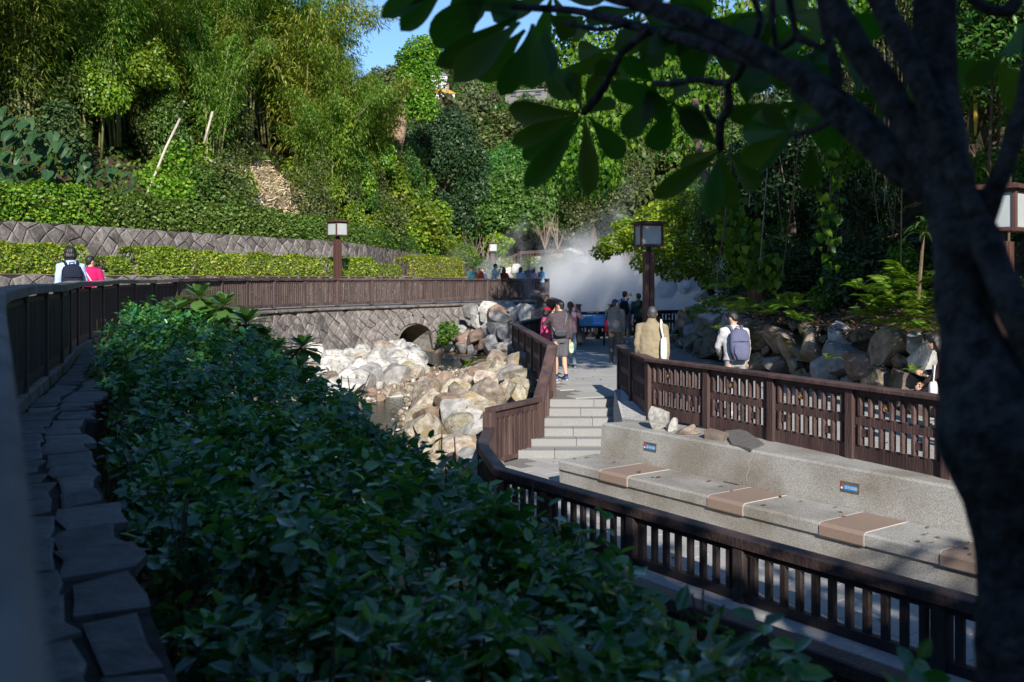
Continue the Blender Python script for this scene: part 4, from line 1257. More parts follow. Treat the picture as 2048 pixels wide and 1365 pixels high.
# loose boulders on the shelf above the bank, under the far end of the fence
for k in range(46):
    px = rng.uniform(905, 1062); d = rng.uniform(37, 45)
    x = (px - 1024) / F * d
    dd = float(seg_dist(np.array([[x]]), np.array([[d]]), FENCE.p)[0, 0])
    if dd < .7 or x > 1.8 or x < -.7: continue
    r = rng.uniform(.2, .5)
    n0 = min(range(20), key=lambda i: 0)
    o = obj('boulder', rng.choice(ROCKS['grey']), None, (x, d, 1.50 + r * .12), (rng.uniform(-.4, .4), rng.uniform(-.4, .4), rng.uniform(0, 6)), (r * 1.2, r, r * .62))
    tag(o, '%s grey boulder on the shelf below the far end of the slatted fence' % ('broad' if r > .35 else 'small'), 'boulder', 'grey boulders on the shelf')
# pond-side rocks
for k, (px, py, d, r) in enumerate([(1085, 588, 47, .8), (1105, 600, 46, .7), (1330, 575, 50, 1.1), (1372, 560, 52, 1.2), (1290, 560, 55, 1.0), (1410, 590, 44, .9), (1150, 505, 66, 1.3), (1105, 512, 68, 1.1), (1075, 520, 70, 1.0), (1160, 520, 64, 1.0), (1040, 545, 66, .9)]):
    p = P(px, py, d)
    o = obj('boulder', ROCKS[['grey', 'brown', 'white'][k % 3] if k > 1 else 'brown'][k % 5], None, (p.x, d, max(p.z - r * .2, -.1)), (.1, .2, k * 1.3), (r * .6, r * .5, r * .42))
    tag(o, ['dark shore boulder where the long fence ends', 'second dark shore boulder beyond the fence end', 'pale boulder on the steaming bank beneath the yellow green tree', 'brown boulder under the vines on the steaming bank', 'rock glimpsed through the steam at mid bank', 'wet boulder by the pond near the boulder wall', 'white boulder under the boardwalk at its centre', 'boulder under the boardwalk nearest the stairs', 'white rock behind the onlookers beside the small lamp', 'rock in the steam below the boardwalk', 'pale rock behind the fair haired woman'][k], 'boulder')
# second pale pair behind the onlookers
for k, (px, py) in enumerate([(1016, 538), (1032, 533)]):
    p = P(px, py, 58); o = obj('boulder', ROCKS['white'][k], None, (p.x, 58, p.z - .2), (0, .2, k), (.34, .32, .28)); tag(o, ['low white boulder between the two pairs of onlookers', 'taller white boulder beside the dark haired woman'][k], 'boulder')

# ================================================================== VEGETATION
def proj(p):
    return (1024 + F * p[0] / p[1], HY - F * (p[2] - CZ) / p[1])
def joined(name, parts, m):
    return leafmesh(name, parts, M[m])

LM = [(90, 'above the taro plants'), (230, 'above the two walkers'), (350, 'behind the long leaning pole'), (450, 'behind the short cut stump'), (570, 'above the straw patch'), (700, 'above the lantern by the fence'), (790, 'next to the patch of sky'), (900, 'by the vine clad tree')]
RM = [(1320, 'over the pond'), (1440, 'behind the leaning trunk'), (1580, 'above the walker with backpack'), (1730, 'above the dangling vine strand'), (1890, 'above the bright ferns'), (2030, 'behind the dark trunk'), (9999, 'behind the close lantern')]
def where(px, marks):
    return min(marks, key=lambda t: abs(t[0] - px))[1]
# ---- bamboo clumps: culms leaning out, hanging sprays of narrow leaves
def bamboo(seed, m, hgt=10.5, nc=9, nspray=1500):
    rng = np.random.default_rng(seed)
    root = thing('bamboo_clump', 'clump of feathery green bamboo', 'bamboo')
    curves = []
    for k in range(nc):
        a = rng.uniform(0, 6.28); lean = rng.uniform(.25, 1.0); h = hgt * rng.uniform(.72, 1.05)
        dx, dy = math.cos(a), math.sin(a)
        pts = []
        for t in np.linspace(0, 1, 8):
            o = .35 + lean * (.6 * t + 2.6 * t ** 3)
            pts.append(np.array([dx * o, dy * o, h * (t - .18 * t ** 4)]))
        curves.append(pts)
        v, f = tube([[(p, .06 * (1 - .75 * i / 7)) for i, p in enumerate(pts)]], 5)
        obj('culm', pymesh('culm', v, f, M['culm'], True), root)
    n = nspray
    ci = rng.integers(0, nc, n); t = .24 + .76 * rng.random(n) ** .8
    base = np.array([[np.interp(tt, np.linspace(0, 1, 8), [q[j] for q in curves[c]]) for j in range(3)] for c, tt in zip(ci, t)])
    az = rng.uniform(0, 6.28, n); rad = rng.uniform(.05, 1.05, n) * (1.0 - .35 * t)
    base[:, 0] += np.cos(az) * rad; base[:, 1] += np.sin(az) * rad; base[:, 2] -= rad * rng.uniform(.0, .7, n)
    B, D, N = [], [], []
    for k in range(8):
        a2 = az + rng.normal(0, .9, n)
        d = np.stack([np.cos(a2), np.sin(a2), rng.uniform(-1.5, .15, n)], 1)
        B.append(base + rng.normal(0, .13, (n, 3))); D.append(d)
        N.append(np.stack([np.cos(a2) * .6, np.sin(a2) * .6, np.ones(n)], 1) + rng.normal(0, .35, (n, 3)))
    B, D, N = map(np.concatenate, (B, D, N))
    sz = rng.uniform(.7, 1.35, len(B))
    obj('foliage', joined('foliage', [leaves(B, D, N, .25 * sz, .042 * sz, 'rhomb', .2, .12)], m), root)
    return root
protos = [bamboo(s, 'l_bamboo', h) for s, h in ((1, 10.5), (2, 9.5), (3, 11.5), (4, 8.5))]
pk = {p: kids(p) for p in protos}
straw_px = [(438, 342), (510, 330), (575, 352), (640, 430), (560, 442), (485, 420), (445, 378)]
rng = random.Random(19)
used = set()
def place_copy(p, loc, rz, s, label=None, group=None, cat=None, tilt=(0, 0)):
    o = p if p not in used else copy_tree(p, pk.setdefault(p, kids(p)))
    used.add(p)
    o.location = loc; o.rotation_euler = (tilt[0], tilt[1], rz); o.scale = (s, s, s) if not isinstance(s, tuple) else s
    if label: o['label'] = label
    if group: o['group'] = group
    if cat: o['category'] = cat
    return o
for s0, step, smin, smax in ((6.2, 1.75, .8, 1.05), (9.5, 2.1, .9, 1.15), (14, 2.6, 1.0, 1.3), (20, 3.4, 1.1, 1.4)):
    u = 2.0
    while u < UW.L - 1:
        uu = u + rng.uniform(-.5, .5); s = s0 + rng.uniform(-1.1, 1.1)
        y = UW.at(uu)[1]
        if y > 52: s = s * .62
        if y > 66: s *= .55
        p = hl_point(uu, s); px, py = proj(p)
        sc_ = rng.uniform(smin, smax) * (1.0 if y < 60 else .85)
        if y > 72: u += step; continue
        if inside(px, py, straw_px) or inside(px, py + 22, straw_px) : u += step; continue
        pale = rng.random()
        lab = 'feathery bamboo clump on the upper part of the green slope' if s0 > 8 else ('bamboo clump rooted low on the slope towards the pale straw patch' if 300 < px < 720 else ('bamboo clump in the shaded corner of the slope' if px <= 300 else 'bamboo clump at the sunny end of the slope by the vine clad tree'))
        lab = '%s bamboo clump %s, %s' % ('tall' if sc_ > (smin + smax) / 2 else 'shorter', where(px, LM), {6.2: 'lowest on the slope', 9.5: 'second up the slope', 14: 'third up the slope', 20: 'on the slope top'}[s0])
        if px < -140 or px > 738: u += step; continue
        place_copy(rng.choice(protos), p, rng.uniform(0, 6.28), sc_, lab, 'bamboo clumps of the green slope', tilt=(rng.uniform(-.06, .06), rng.uniform(-.02, .12)))
        u += step

for yy, s, k in ((57, 7.0, 1.4), (55, 6, 1.55), (55.5, 3.6, 1.1)):
    place_copy(rng.choice(protos), hl_point(UW.u_at_y(yy), s), rng.uniform(0, 6.28), k, 'tall bamboo clump at the sunny end of the slope beside the patch of sky', 'tall bamboo beside the patch of sky')
# ---- shrubs and creeper mounds on the slope
def mound(name, seed, m, n, L, W, blobs, label, cat, shape='oval', **k):
    root = thing(name, label, cat)
    obj('foliage', crown('foliage', seed, n, blobs, L, W, M[m], shape, **k), root)
    v, f = tube([[((0, 0, -.2), .05), ((.05 * j, .04 * j, .5), .03), ((.25 * math.cos(j * 2.1), .25 * math.sin(j * 2.1), 1.0), .012)] for j in range(3)], 5)
    obj('stem', pymesh('stem', v, f, M['stem'], True), root)
    return root
b1 = [(0, 0, .7, .9, .8, .75), (.7, .2, .5, .6, .6, .5), (-.6, .3, .55, .6, .7, .5), (.1, -.5, 1.2, .5, .5, .5), (-.3, .2, 1.5, .45, .45, .5)]
b2 = [(0, 0, .9, .8, .7, 1.0), (.4, .3, 1.7, .5, .5, .6), (-.5, -.2, .6, .6, .6, .6), (.2, -.4, 2.2, .35, .35, .5)]
creep = [mound('creeper_mound', 61, 'l_bright', 2300, .13, .10, b1, 'bright creeper mound', 'creeper', hang=.5), mound('creeper_mound', 62, 'l_bright', 2300, .15, .11, b2, 'bright creeper mound', 'creeper', hang=.6)]
shr = [mound('shrub', 63, 'l_mid', 2300, .13, .07, b1, 'shrub', 'shrub'), mound('shrub', 64, 'l_olive', 2200, .12, .055, b2, 'shrub', 'shrub', hang=.3), mound('shrub', 65, 'l_dark', 2300, .14, .08, b1, 'shrub', 'shrub')]
for p in creep + shr: pk[p] = kids(p)
rng = random.Random(23)
for k in range(150):
    u = rng.uniform(3, UW.L - .5); y = UW.at(u)[1]
    s = rng.uniform(1.4, 6.5) if y < 50 else rng.uniform(1.0, 5.5)
    p = hl_point(u, s); px, py = proj(p)
    if inside(px, py, straw_px) or inside(px, py - 15, straw_px) or inside(px + 25, py - 8, straw_px): continue
    if px < 330:
        if s < 4.2: continue
        q, lab = rng.choice(shr[:3]), 'dense green shrub among the shaded bamboo stems'
    elif px < 560:
        q, lab = rng.choice([shr[0], shr[1], creep[0]]), 'leafy shrub on the slope around the leaning pale poles'
    else:
        q, lab = rng.choice(creep + creep + [shr[1], shr[0]]), 'bright creeper mound tumbling down the sunny end of the slope'
    sc_ = rng.uniform(.8, 1.5) * (1 if y < 55 else 1.15)
    if px < -120: continue
    lab = '%s %s %s' % ('big' if sc_ > 1.2 else 'small', {0: 'mid green shrub', 1: 'olive shrub', 2: 'dark shrub', 3: 'bright creeper mound'}[min((shr + creep).index(q), 3)], where(px, LM)) + (', close to the hedge' if s < 3.5 else ', higher up')
    place_copy(q, p - Vector((0, 0, .15)), rng.uniform(0, 6.28), sc_, lab, 'shrubs and creepers on the green slope')
# curtains of creeper climbing the bamboo
rng = random.Random(29)
for k in range(60):
    u = rng.uniform(12, UW.L - 2); y = UW.at(u)[1]
    s = rng.uniform(4.2, 6.0) * (1 if y < 52 else .6)
    p = hl_point(u, s); px, py = proj(p)
    if px < 180 or inside(px, py + 10, straw_px): continue
    z_ = rng.uniform(.5, 4.2)
    lab = 'creeper climbing %s over the bamboo stems %s' % ('high' if z_ > 2.2 else 'low', where(px, LM))
    place_copy(rng.choice(creep + [shr[0], shr[1]]), p + Vector((0, 0, z_)), rng.uniform(0, 6.28), (rng.uniform(.8, 1.2), rng.uniform(.7, 1.0), rng.uniform(1.0, 1.8)), lab, 'creepers climbing the bamboo', 'creeper')

# ---- ground cover and straw as stuff
rg = np.random.default_rng(5)
def slope_scatter(n, u0, u1, s0, s1, pt, keep):
    pts = []
    us = rg.uniform(u0, u1, n); ss = rg.uniform(s0, s1, n)
    for u, s in zip(us, ss):
        p = pt(u, s)
        if keep(p): pts.append(p)
    return np.array(pts)
pts = slope_scatter(16000, 2, UW.L, .6, 8, hl_point, lambda p: not inside(*proj(p), straw_px) or random.random() < .06)
n = len(pts); pts[:, 2] += rg.uniform(.0, .35, n)
N = unit(rg.normal(size=(n, 3)) * .6 + [.3, -.5, .8]); D = rg.normal(size=(n, 3)); sz = rg.uniform(.6, 1.4, n)
struct('ground_cover', joined('ground_cover', [leaves(pts, D, N, .20 * sz, .13 * sz, 'oval', .2, .1)], 'l_mid'), 'stuff', 'low green creeper covering the slope above the terrace hedge')
pts = slope_scatter(26000, UW.u_at_y(33), UW.u_at_y(52), .6, 7, hl_point, lambda p: inside(proj(p)[0] + random.gauss(0, 9), proj(p)[1] + random.gauss(0, 7), straw_px))
n = len(pts); pts[:, 2] += rg.uniform(.02, .30, n)
N = unit(rg.normal(size=(n, 3)) * .5 + [.2, -.4, .9]); D = rg.normal(size=(n, 3)) * [1, 1, .5]; sz = rg.uniform(.5, 1.5, n)
struct('straw_litter', joined('straw_litter', [leaves(pts, D, N, .30 * sz, .055 * sz, 'rhomb', .1, .1)], 'straw'), 'stuff', 'pale dry bamboo straw spilling down the slope')
pts = slope_scatter(15000, 0, BW.L, .15, 4, hr_point, lambda p: True)
n = len(pts); pts[:, 2] += rg.uniform(.02, .12, n)
N = unit(rg.normal(size=(n, 3)) * .5 + [-.3, -.2, .9]); D = rg.normal(size=(n, 3)) * [1, 1, .4]; sz = rg.uniform(.5, 1.4, n)
struct('leaf_litter', joined('leaf_litter', [leaves(pts, D, N, .13 * sz, .05 * sz, 'oval', .1, .1)], 'litter'), 'stuff', 'brown fallen leaves and twigs above the boulder wall')

# ---- clipped hedges along the terrace
def hedge_along(name, path, u0, u1, off, zf, wid, hgt, n, L, W, m, seed, label, cat='hedge', sign=-1):
    rng = np.random.default_rng(seed)
    u = rng.uniform(u0, u1, n)
    face = rng.random(n)
    a = rng.uniform(-1, 1, n); v = rng.random(n)
    side = np.where(face < .45, 0, np.where(face < .85, 1, 2))        # top, front, back
    lat = np.where(side == 0, a, np.where(side == 1, -1, 1.0)) * wid / 2
    zz = np.where(side == 0, 1.0, v) * hgt
    lump = np.array([noise.noise(Vector((x * .9, seed, 0))) * .28 + noise.noise(Vector((x * 2.6, seed, 4))) * .16 for x in u])
    zz = zz * (1 + lump)
    lat = lat * (1 - .35 * (zz / hgt).clip(0, 1) ** 3) * (1 + lump * .4) * (1 - .25 * rng.random(n) ** 2)
    zz = zz * (1 - .12 * rng.random(n) ** 2)
    B = []; O = []
    for i in range(n):
        x, y = path.at(u[i])[:2]; nn = path.nrm(u[i]) * sign
        B.append((x + nn[0] * (off + lat[i]), y + nn[1] * (off + lat[i]), zf(u[i], y) + zz[i]))
        o = {0: (0, 0, 1), 1: (-nn[0], -nn[1], .35), 2: (nn[0], nn[1], .3)}[int(side[i])]
        O.append(o)
    B = np.array(B); O = np.array(O)
    N = unit(O + rng.normal(size=(n, 3)) * .55 + [0, 0, .2]); D = unit(np.cross(N, rng.normal(size=(n, 3)))); D = D + O * .5
    sz = rng.uniform(.6, 1.3, n)
    um = (u0 + u1) / 2; x, y = path.at(um)[:2]; nn = path.nrm(um) * sign
    root = thing(name, label, cat, (x + nn[0] * off, y + nn[1] * off, zf(um, y)))
    obj('foliage', joined('foliage', [leaves(B, D, N, L * sz, W * sz, 'oval', .25, .08)], m), root)
    polys = []
    for k in range(int((u1 - u0) * 3)):
        uu = rng.uniform(u0, u1); x, y = path.at(uu)[:2]; nn = path.nrm(uu) * sign; l = rng.uniform(-.35, .35) * wid
        p = Vector((x + nn[0] * (off + l), y + nn[1] * (off + l), zf(uu, y)))
        polys.append([(p - Vector((0, 0, .1)), .02), (p + Vector((rng.normal(0, .08), rng.normal(0, .08), hgt * .55)), .014), (p + Vector((rng.normal(0, .15), rng.normal(0, .15), hgt * .92)), .006)])
    v, f = tube(polys, 4, False)
    o = obj('stem', pymesh('stem', v, f, M['stem']), root); o['kind'] = 'stuff'
    return root
def upx(path, px, lo=.0):
    us = np.linspace(lo, path.L, 1500); 
    xs = np.array([1024 + F * path.at(u)[0] / max(path.at(u)[1], 1) for u in us])
    return us[np.argmin(np.abs(xs - px))]
def kz(u, y): return kw_top(y) + .02
for i, (a, b, h, n_, m, lab) in enumerate([(-80, 195, .78, 7500, 'l_azalea', 'sunlit azalea hedge behind the two walkers on the path'), (232, 280, .5, 1300, 'l_azalea', 'small thin azalea bush between two azalea hedges'), (290, 398, .82, 5200, 'l_azalea', 'round topped yellow green azalea hedge below the stone wall'), (402, 505, .76, 4600, 'l_azalea', 'azalea hedge with a pink bloom in the middle of the bed'), (508, 664, .74, 6000, 'l_azalea', 'flat clipped azalea hedge ending at the lantern post'), (672, 770, .74, 5000, 'l_azalea', 'dark clipped azalea hedge just past the lantern post'), (776, 815, .5, 1200, 'l_azalea', 'sparse azalea bush in the gap of the terrace hedge'), (832, 938, 1.05, 6500, 'l_azalea', 'tall clipped azalea hedge towards the crowd')]):
    hedge_along('azalea_hedge', KW, upx(KW, a), upx(KW, b), .75, kz, .95, h, n_, .095, .055, m, 100 + i, lab)
def tz(u, y): return uw_top(y) - .05
uB = [0, .22, .40, .58, .76, .97]
labs = ['loose hedge on the high wall at its shaded end', 'hedge on the high wall under the big glossy leaves', 'dark gappy hedge on the high wall under the leaning poles', 'clipped hedge on the high wall below the straw patch', 'bright hedge on the high wall above the far azaleas']
ua, ub_ = UW.u_at_y(20), UW.u_at_y(76)
for i in range(5):
    a, b = ua + (ub_ - ua) * uB[i], ua + (ub_ - ua) * uB[i + 1]
    hedge_along('wall_hedge', UW, a, b, 1.0, tz, 1.3, [1.25, 1.15, 1.05, 1.05, 1.25][i], int((b - a) * 950), .12, .075, ['l_bright', 'l_mid', 'l_mid', 'l_mid', 'l_bright'][i], 130 + i, labs[i])

# ---- fallen bamboo poles on the slope
for pl_, r, lab in [([(288, 405, 37.6), (312, 345, 38.0), (332, 295, 38.5), (360, 238, 39.0)], .052, 'long pale dead bamboo pole leaning on the slope'), ([(408, 288, 43.5), (425, 224, 43.8)], .06, 'short pale cut bamboo stump standing in the creepers'), ([(336, 219, 42), (371, 203, 42)], .07, 'short brown bamboo stub lying level among the bamboo'), ([(405, 314, 42.5), (425, 324, 42), (443, 331, 41.5)], .05, 'grey forked branch sticking out above the straw'), ([(312, 385, 39), (328, 338, 40)], .04, 'thin grey pole beside the long leaning bamboo'), ([(515, 392, 43), (527, 412, 42.4)], .07, 'broken pale stub lying on the straw patch')]:
    v, f = tube([[(P(*q), r) for q in pl_]], 7)
    tag(obj('bamboo_pole', pymesh('bamboo_pole', v, f, M['dead_bamboo'], True)), lab, 'pole')

# ---- broadleaf trees
def tree(name, label, base, trunk, limbs, blobs, n, L, W, m, bark='bark', seed=1, cat='tree', shape='oval', **k):
    root = thing(name, label, cat, base)
    v, f = tube([trunk] + limbs, 8)
    obj('trunk', pymesh('trunk', v, f, M[bark], True), root)
    obj('crown', crown('crown', seed, n, blobs, L, W, M[m], shape, **k), root)
    return root
def pb(px, py, d, r, ry=None, rz=None):
    p = P(px, py, d); return (p.x, p.y, p.z, r, ry or r, rz or r)
# vine clad leaning tree
tk = [(P(770, 440, 61), .55), (P(786, 320, 62), .5), (P(800, 250, 62), .45), (P(822, 190, 62.3), .36), (P(838, 120, 62.5), .22)]
tree('vine_clad_tree', 'tree with bare leaning trunk wrapped in bright vines at the slope end', P(775, 440, 61.5), tk, [[(P(815, 200, 62), .25), (P(850, 150, 62), .14), (P(868, 138, 62), .06)]],
     [pb(838, 105, 62, 1.0), pb(860, 95, 62, .8), pb(815, 120, 62.4, .8), pb(855, 145, 62, .95), pb(835, 190, 61.8, 1.0), pb(850, 215, 61.8, .9), pb(812, 225, 62, .6), pb(825, 150, 62, 1.0), pb(872, 110, 62, .5)], 7000, .20, .12, 'l_bright', 'bark_pale', 71)
tree('creeper_column', 'bright creeper column hanging below the bare leaning trunk', P(790, 440, 60.5), [(P(778, 440, 60.6), .2), (P(785, 330, 60.8), .12)], [],
     [pb(778, 310, 60.6, .8, None, 1.2), pb(790, 360, 60.3, .9, None, 1.3), pb(800, 410, 60, 1.1, None, 1.3), pb(770, 380, 60.4, .9, None, 1.3), pb(830, 440, 60, 1.3), pb(860, 455, 61, 1.2)], 6000, .22, .15, 'l_bright', 'bark', 72, 'creeper', hang=.4)
# dark bluish tree
tk = [(P(885, 470, 72), .35), (P(876, 400, 72), .28), (P(870, 340, 72), .22)]
tree('dark_tree', 'dark blue green tree in the valley behind the far hedge', P(885, 475, 72), tk, [[(P(876, 400, 72), .16), (P(905, 350, 71.5), .09), (P(930, 320, 71), .05)], [(P(874, 380, 72), .15), (P(850, 340, 71.6), .09), (P(838, 310, 71), .04)]],
     [pb(880, 265, 72.4, 1.9, None, 1.5), pb(850, 300, 72, 1.5), pb(915, 300, 72, 1.9), pb(945, 330, 71.6, 1.3), pb(835, 350, 71.7, 1.0), pb(880, 320, 71, 1.6), pb(940, 380, 71.6, 1.4, None, 1.1), pb(905, 420, 71.2, 1.3, None, 1.0), pb(865, 400, 71, 1.3, None, .9), pb(925, 440, 71, 1.1), pb(840, 415, 71.4, 1.0), pb(900, 250, 73, 1.3), pb(890, 455, 71, 1.0, None, .8)], 15000, .26, .13, 'l_dark', 'bark', 73, jit=.7)
# fresh green trees beyond the pond
tree('valley_tree', 'broad fresh green tree above the boardwalk beyond the steam', P(1050, 480, 82), [(P(1050, 480, 82), .3), (P(1045, 430, 82), .2)], [],
     [pb(985, 400, 82, 2.2, None, 1.5), pb(1030, 375, 82.5, 2.4, None, 1.7), pb(1085, 385, 82, 2.4, None, 1.7), pb(1000, 440, 81, 1.7, None, 1.2), pb(1060, 425, 80.6, 2.2, None, 1.3), pb(1120, 420, 81.5, 1.9, None, 1.4), pb(960, 430, 81, 1.5, None, 1.2), pb(1090, 450, 80.4, 1.3, None, .8), pb(1035, 450, 80.2, 1.5, None, .8)], 17000, .30, .17, 'l_green', 'bark', 74)
tree('valley_tree', 'taller green tree rising behind the fresh green one', P(1010, 470, 90), [(P(1010, 470, 90), .3), (P(1005, 380, 90), .2)], [],
     [pb(1000, 345, 90, 2.2), pb(1060, 345, 91, 2.4), pb(950, 360, 90, 1.8), pb(1120, 365, 90, 2.2), pb(1160, 390, 89, 2.0), pb(1030, 320, 92, 1.8), pb(1090, 330, 93, 2.0)], 12000, .30, .17, 'l_green', 'bark', 75)
tree('valley_tree', 'olive green tree at the bend of the valley right of the steam top', P(1190, 500, 78), [(P(1190, 500, 78), .3), (P(1180, 420, 78), .2)], [],
     [pb(1165, 400, 78, 1.7, None, 2.2), pb(1200, 380, 78, 1.8, None, 2.2), pb(1160, 440, 77, 1.2), pb(1230, 350, 79, 2.2), pb(1190, 330, 80, 1.9)], 9000, .26, .14, 'l_olive', 'bark', 76)
tree('young_tree', 'small yellow green tree beside the distant lantern', P(1005, 540, 69), [(P(1002, 545, 69), .10), (P(998, 505, 69), .07)], [[(P(998, 520, 69), .05), (P(1012, 490, 69), .03)]],
     [pb(992, 478, 69, .7, None, .4), pb(1010, 486, 69, .65, None, .4), pb(980, 484, 69, .45), pb(1000, 500, 69, .5), pb(975, 495, 69.4, .4)], 1800, .18, .11, 'l_yellow', 'bark_pale', 77)
for i, (px, py, r, m, lab) in enumerate([(960, 530, 1.0, 'l_mid', 'rounded bush behind the pair in orange and teal'), (1010, 528, .8, 'l_azalea', 'low bush between lantern and white boulders'), (1062, 528, .9, 'l_mid', 'low bush at the foot of the boardwalk'), (1100, 525, .8, 'l_olive', 'bush fading into the steam under the boardwalk'), (925, 500, .9, 'l_bright', 'pale green bush at the end of the high wall')]):
    p = P(px, py, 66)
    root = thing('bush', lab, 'bush', (p.x, 66, p.z - r))
    obj('foliage', crown('foliage', 80 + i, 1500, [(p.x, 66, p.z - .2, r, r, r * .8), (p.x + .5, 66, p.z - .5, r * .7, r * .7, r * .6)], .13, .08, M[m], 'oval'), root)
    v, f = tube([[(Vector((p.x, 66, p.z - r - .8)), .05), (Vector((p.x + .1, 66, p.z)), .02)]], 5); obj('stem', pymesh('stem', v, f, M['stem']), root)
# bare twiggy shrubs at the wall end
for i, (px, d) in enumerate([(945, 67), (968, 68), (1090, 78), (1115, 78)]):
    rr = random.Random(i + 5); b = P(px, 555 if i < 2 else 500, d); polys = []
    for k in range(12):
        a = rr.uniform(-.9, .9); h = rr.uniform(1.5, 3.2)
        p1 = b + Vector((a * .5, rr.uniform(-.4, .4), h * .5)); p2 = b + Vector((a * 1.4, rr.uniform(-.8, .8), h))
        polys.append([(b, .03), (p1, .02), (p2, .008)])
        polys.append([(p1, .014), (p1 + Vector((rr.uniform(-.5, .5), 0, rr.uniform(.4, .9))), .006)])
    v, f = tube(polys, 4, False)
    tag(obj('bare_shrub', pymesh('bare_shrub', v, f, M['twig'])), ['leafless shrub at the very end of the high wall', 'leafless twigs just beside the distant lantern', 'thin leafless sapling before the dark hollow over the boardwalk', 'second leafless sapling over the boardwalk nearer the steam'][i], 'shrub')

# far forest on the valley hill: round trees, one shared crown each kind
fcr = [crown('far_tree', 200 + i, 2600, [(0, 0, 4.5, 3.2, 3.2, 3.0), (1.6, .5, 6.2, 2.0, 2.0, 1.8), (-1.5, -.4, 5.6, 2.0, 2.2, 1.8), (.2, -1.6, 3.4, 2.2, 1.8, 1.8), (0, .3, 7.3, 1.5, 1.5, 1.3)][:5 - i % 2], .75, .45, M[['far_green', 'l_olive', 'l_mid'][i]], 'rhomb', shell=.4) for i in range(3)]
rng = random.Random(41)
nf = 0
for k in range(1500):
    y = 88 + 270 * rng.random() ** 1.25; px = rng.uniform(740, 1480)
    x = (px - 1024) / F * y
    if nf >= 280: break
    z = farz(x, y); py = proj((x, y, z))[1]
    s = rng.uniform(.7, 1.35) * (1 if y > 130 else .75)
    o = obj('far_tree', rng.choice(fcr), None, (x, y, z - .5), (0, 0, rng.uniform(0, 6.28)), (s, s, s * rng.uniform(.85, 1.25)))
    tag(o, 'round crowned tree in the woods covering the far hill', 'tree', 'trees of the far hill wood'); nf += 1

# ---- right-hand side: yellow-green tree by the pond
tree('pond_tree', 'sunlit yellow green tree leaning over the steaming pond', P(1400, 590, 43), [(P(1425, 590, 43), .18), (P(1390, 520, 43), .14), (P(1350, 470, 43), .10)], [[(P(1390, 520, 43), .08), (P(1320, 500, 42.5), .04)], [(P(1380, 500, 43), .08), (P(1390, 430, 43), .04)]],
     [pb(1320, 440, 43, 1.1, None, .8), pb(1370, 420, 43.4, 1.1, None, .8), pb(1280, 475, 42.6, .9, None, .6), pb(1335, 490, 42, 1.0, None, .7), pb(1400, 470, 43, 1.0, None, .8), pb(1390, 520, 42, .9, None, .7), pb(1230, 490, 43, .8, None, .4), pb(1300, 525, 41.8, .8, None, .5), pb(1350, 545, 41.6, .7, None, .35), pb(1250, 455, 43.4, .6, None, .4), pb(1350, 395, 44, .8, None, .5), pb(1420, 560, 42, .6, None, .4), pb(1205, 505, 43, .5, None, .3)], 10500, .17, .095, 'l_yellow', 'bark', 81, jit=.5)
# heart leaved vine curtains hanging from the overhanging trees
def vine(label, seed, blobs, n, limbs, L=.15, m='l_vine'):
    root = thing('hanging_vine', label, 'vine', (blobs[0][0], blobs[0][1], blobs[0][2]))
    v, f = tube(limbs, 5); obj('vine_stem', pymesh('vine_stem', v, f, M['bark'], True), root)
    rg_ = np.random.default_rng(seed)
    n = int(n * 2.0); pos, out = blob_points(rg_, n, blobs, .75); pos += rg_.normal(size=(n, 3)) * .12
    N = unit(out * [.5, .6, .2] + [-.05, -.5, .4] + rg_.normal(size=(n, 3)) * .6)
    D = unit(np.array([0, -.1, -1.0]) + rg_.normal(size=(n, 3)) * .35)
    sz = rg_.uniform(.6, 1.25, n)
    obj('foliage', joined('foliage', [leaves(pos, D, N, L * sz, L * .82 * sz, 'heart', .18, .12)], m), root)
vine('heart leaved vine hanging lowest over the steam, lit pale green', 91, [pb(1130, 330, 31, .75, None, 1.0), pb(1175, 290, 31, .8, None, 1.2), pb(1110, 290, 31.4, .4, None, .9), pb(1210, 340, 30.6, .55, None, .8), pb(1160, 360, 30.6, .5, None, .6)], 1500, [[(P(1300, 40, 31), .07), (P(1200, 190, 31), .05), (P(1150, 330, 31), .03)]])
vine('heart leaved vine curtain at the top behind the drooping big leaves', 92, [pb(1160, 180, 31, .9, None, 1.0), pb(1230, 110, 31, 1.2, None, 1.2), pb(1290, 170, 30.5, .9, None, 1.1), pb(1240, 240, 30.5, .9, None, 1.1), pb(1140, 90, 32, .9)], 2300, [[(P(1420, -40, 31), .1), (P(1250, 60, 31), .06), (P(1180, 200, 31), .03)]])
vine('sunlit vine mass between the two hanging leaf rosettes', 93, [pb(1350, 120, 29, 1.1, None, 1.2), pb(1410, 60, 29, 1.2, None, 1.2), pb(1400, 220, 28.5, .8, None, 1.2), pb(1340, 260, 28.7, .6, None, .9), pb(1470, 140, 28, .8, None, 1.2), pb(1500, 60, 28, 1.0), pb(1590, 30, 28, 1.0, None, 1.1), pb(1670, 70, 27, .9, None, 1.0), pb(1720, 10, 27, .9)], 3000, [[(P(1560, -60, 29), .1), (P(1420, 80, 29), .06), (P(1380, 280, 29), .03)]])
vine('dangling vine strand with pale round leaves in the dark hollow', 94, [pb(1660, 350, 19, .10, None, 1.3), pb(1652, 450, 19, .10, None, .9), pb(1690, 300, 19, .3, None, .5)], 120, [[(P(1690, 200, 19), .02), (P(1662, 350, 19), .015), (P(1655, 520, 19), .01)]], .17)
vine('vine with big glossy leaves climbing the leaning trunk', 95, [pb(1480, 520, 24, .35, None, .5), pb(1500, 470, 24, .3, None, .6), pb(1460, 440, 24, .3, None, .7), pb(1530, 540, 23.5, .4, None, .4), pb(1440, 390, 24.3, .3, None, .5)], 330, [[(P(1500, 600, 24), .04), (P(1480, 480, 24), .03)]], .20, 'l_vine')
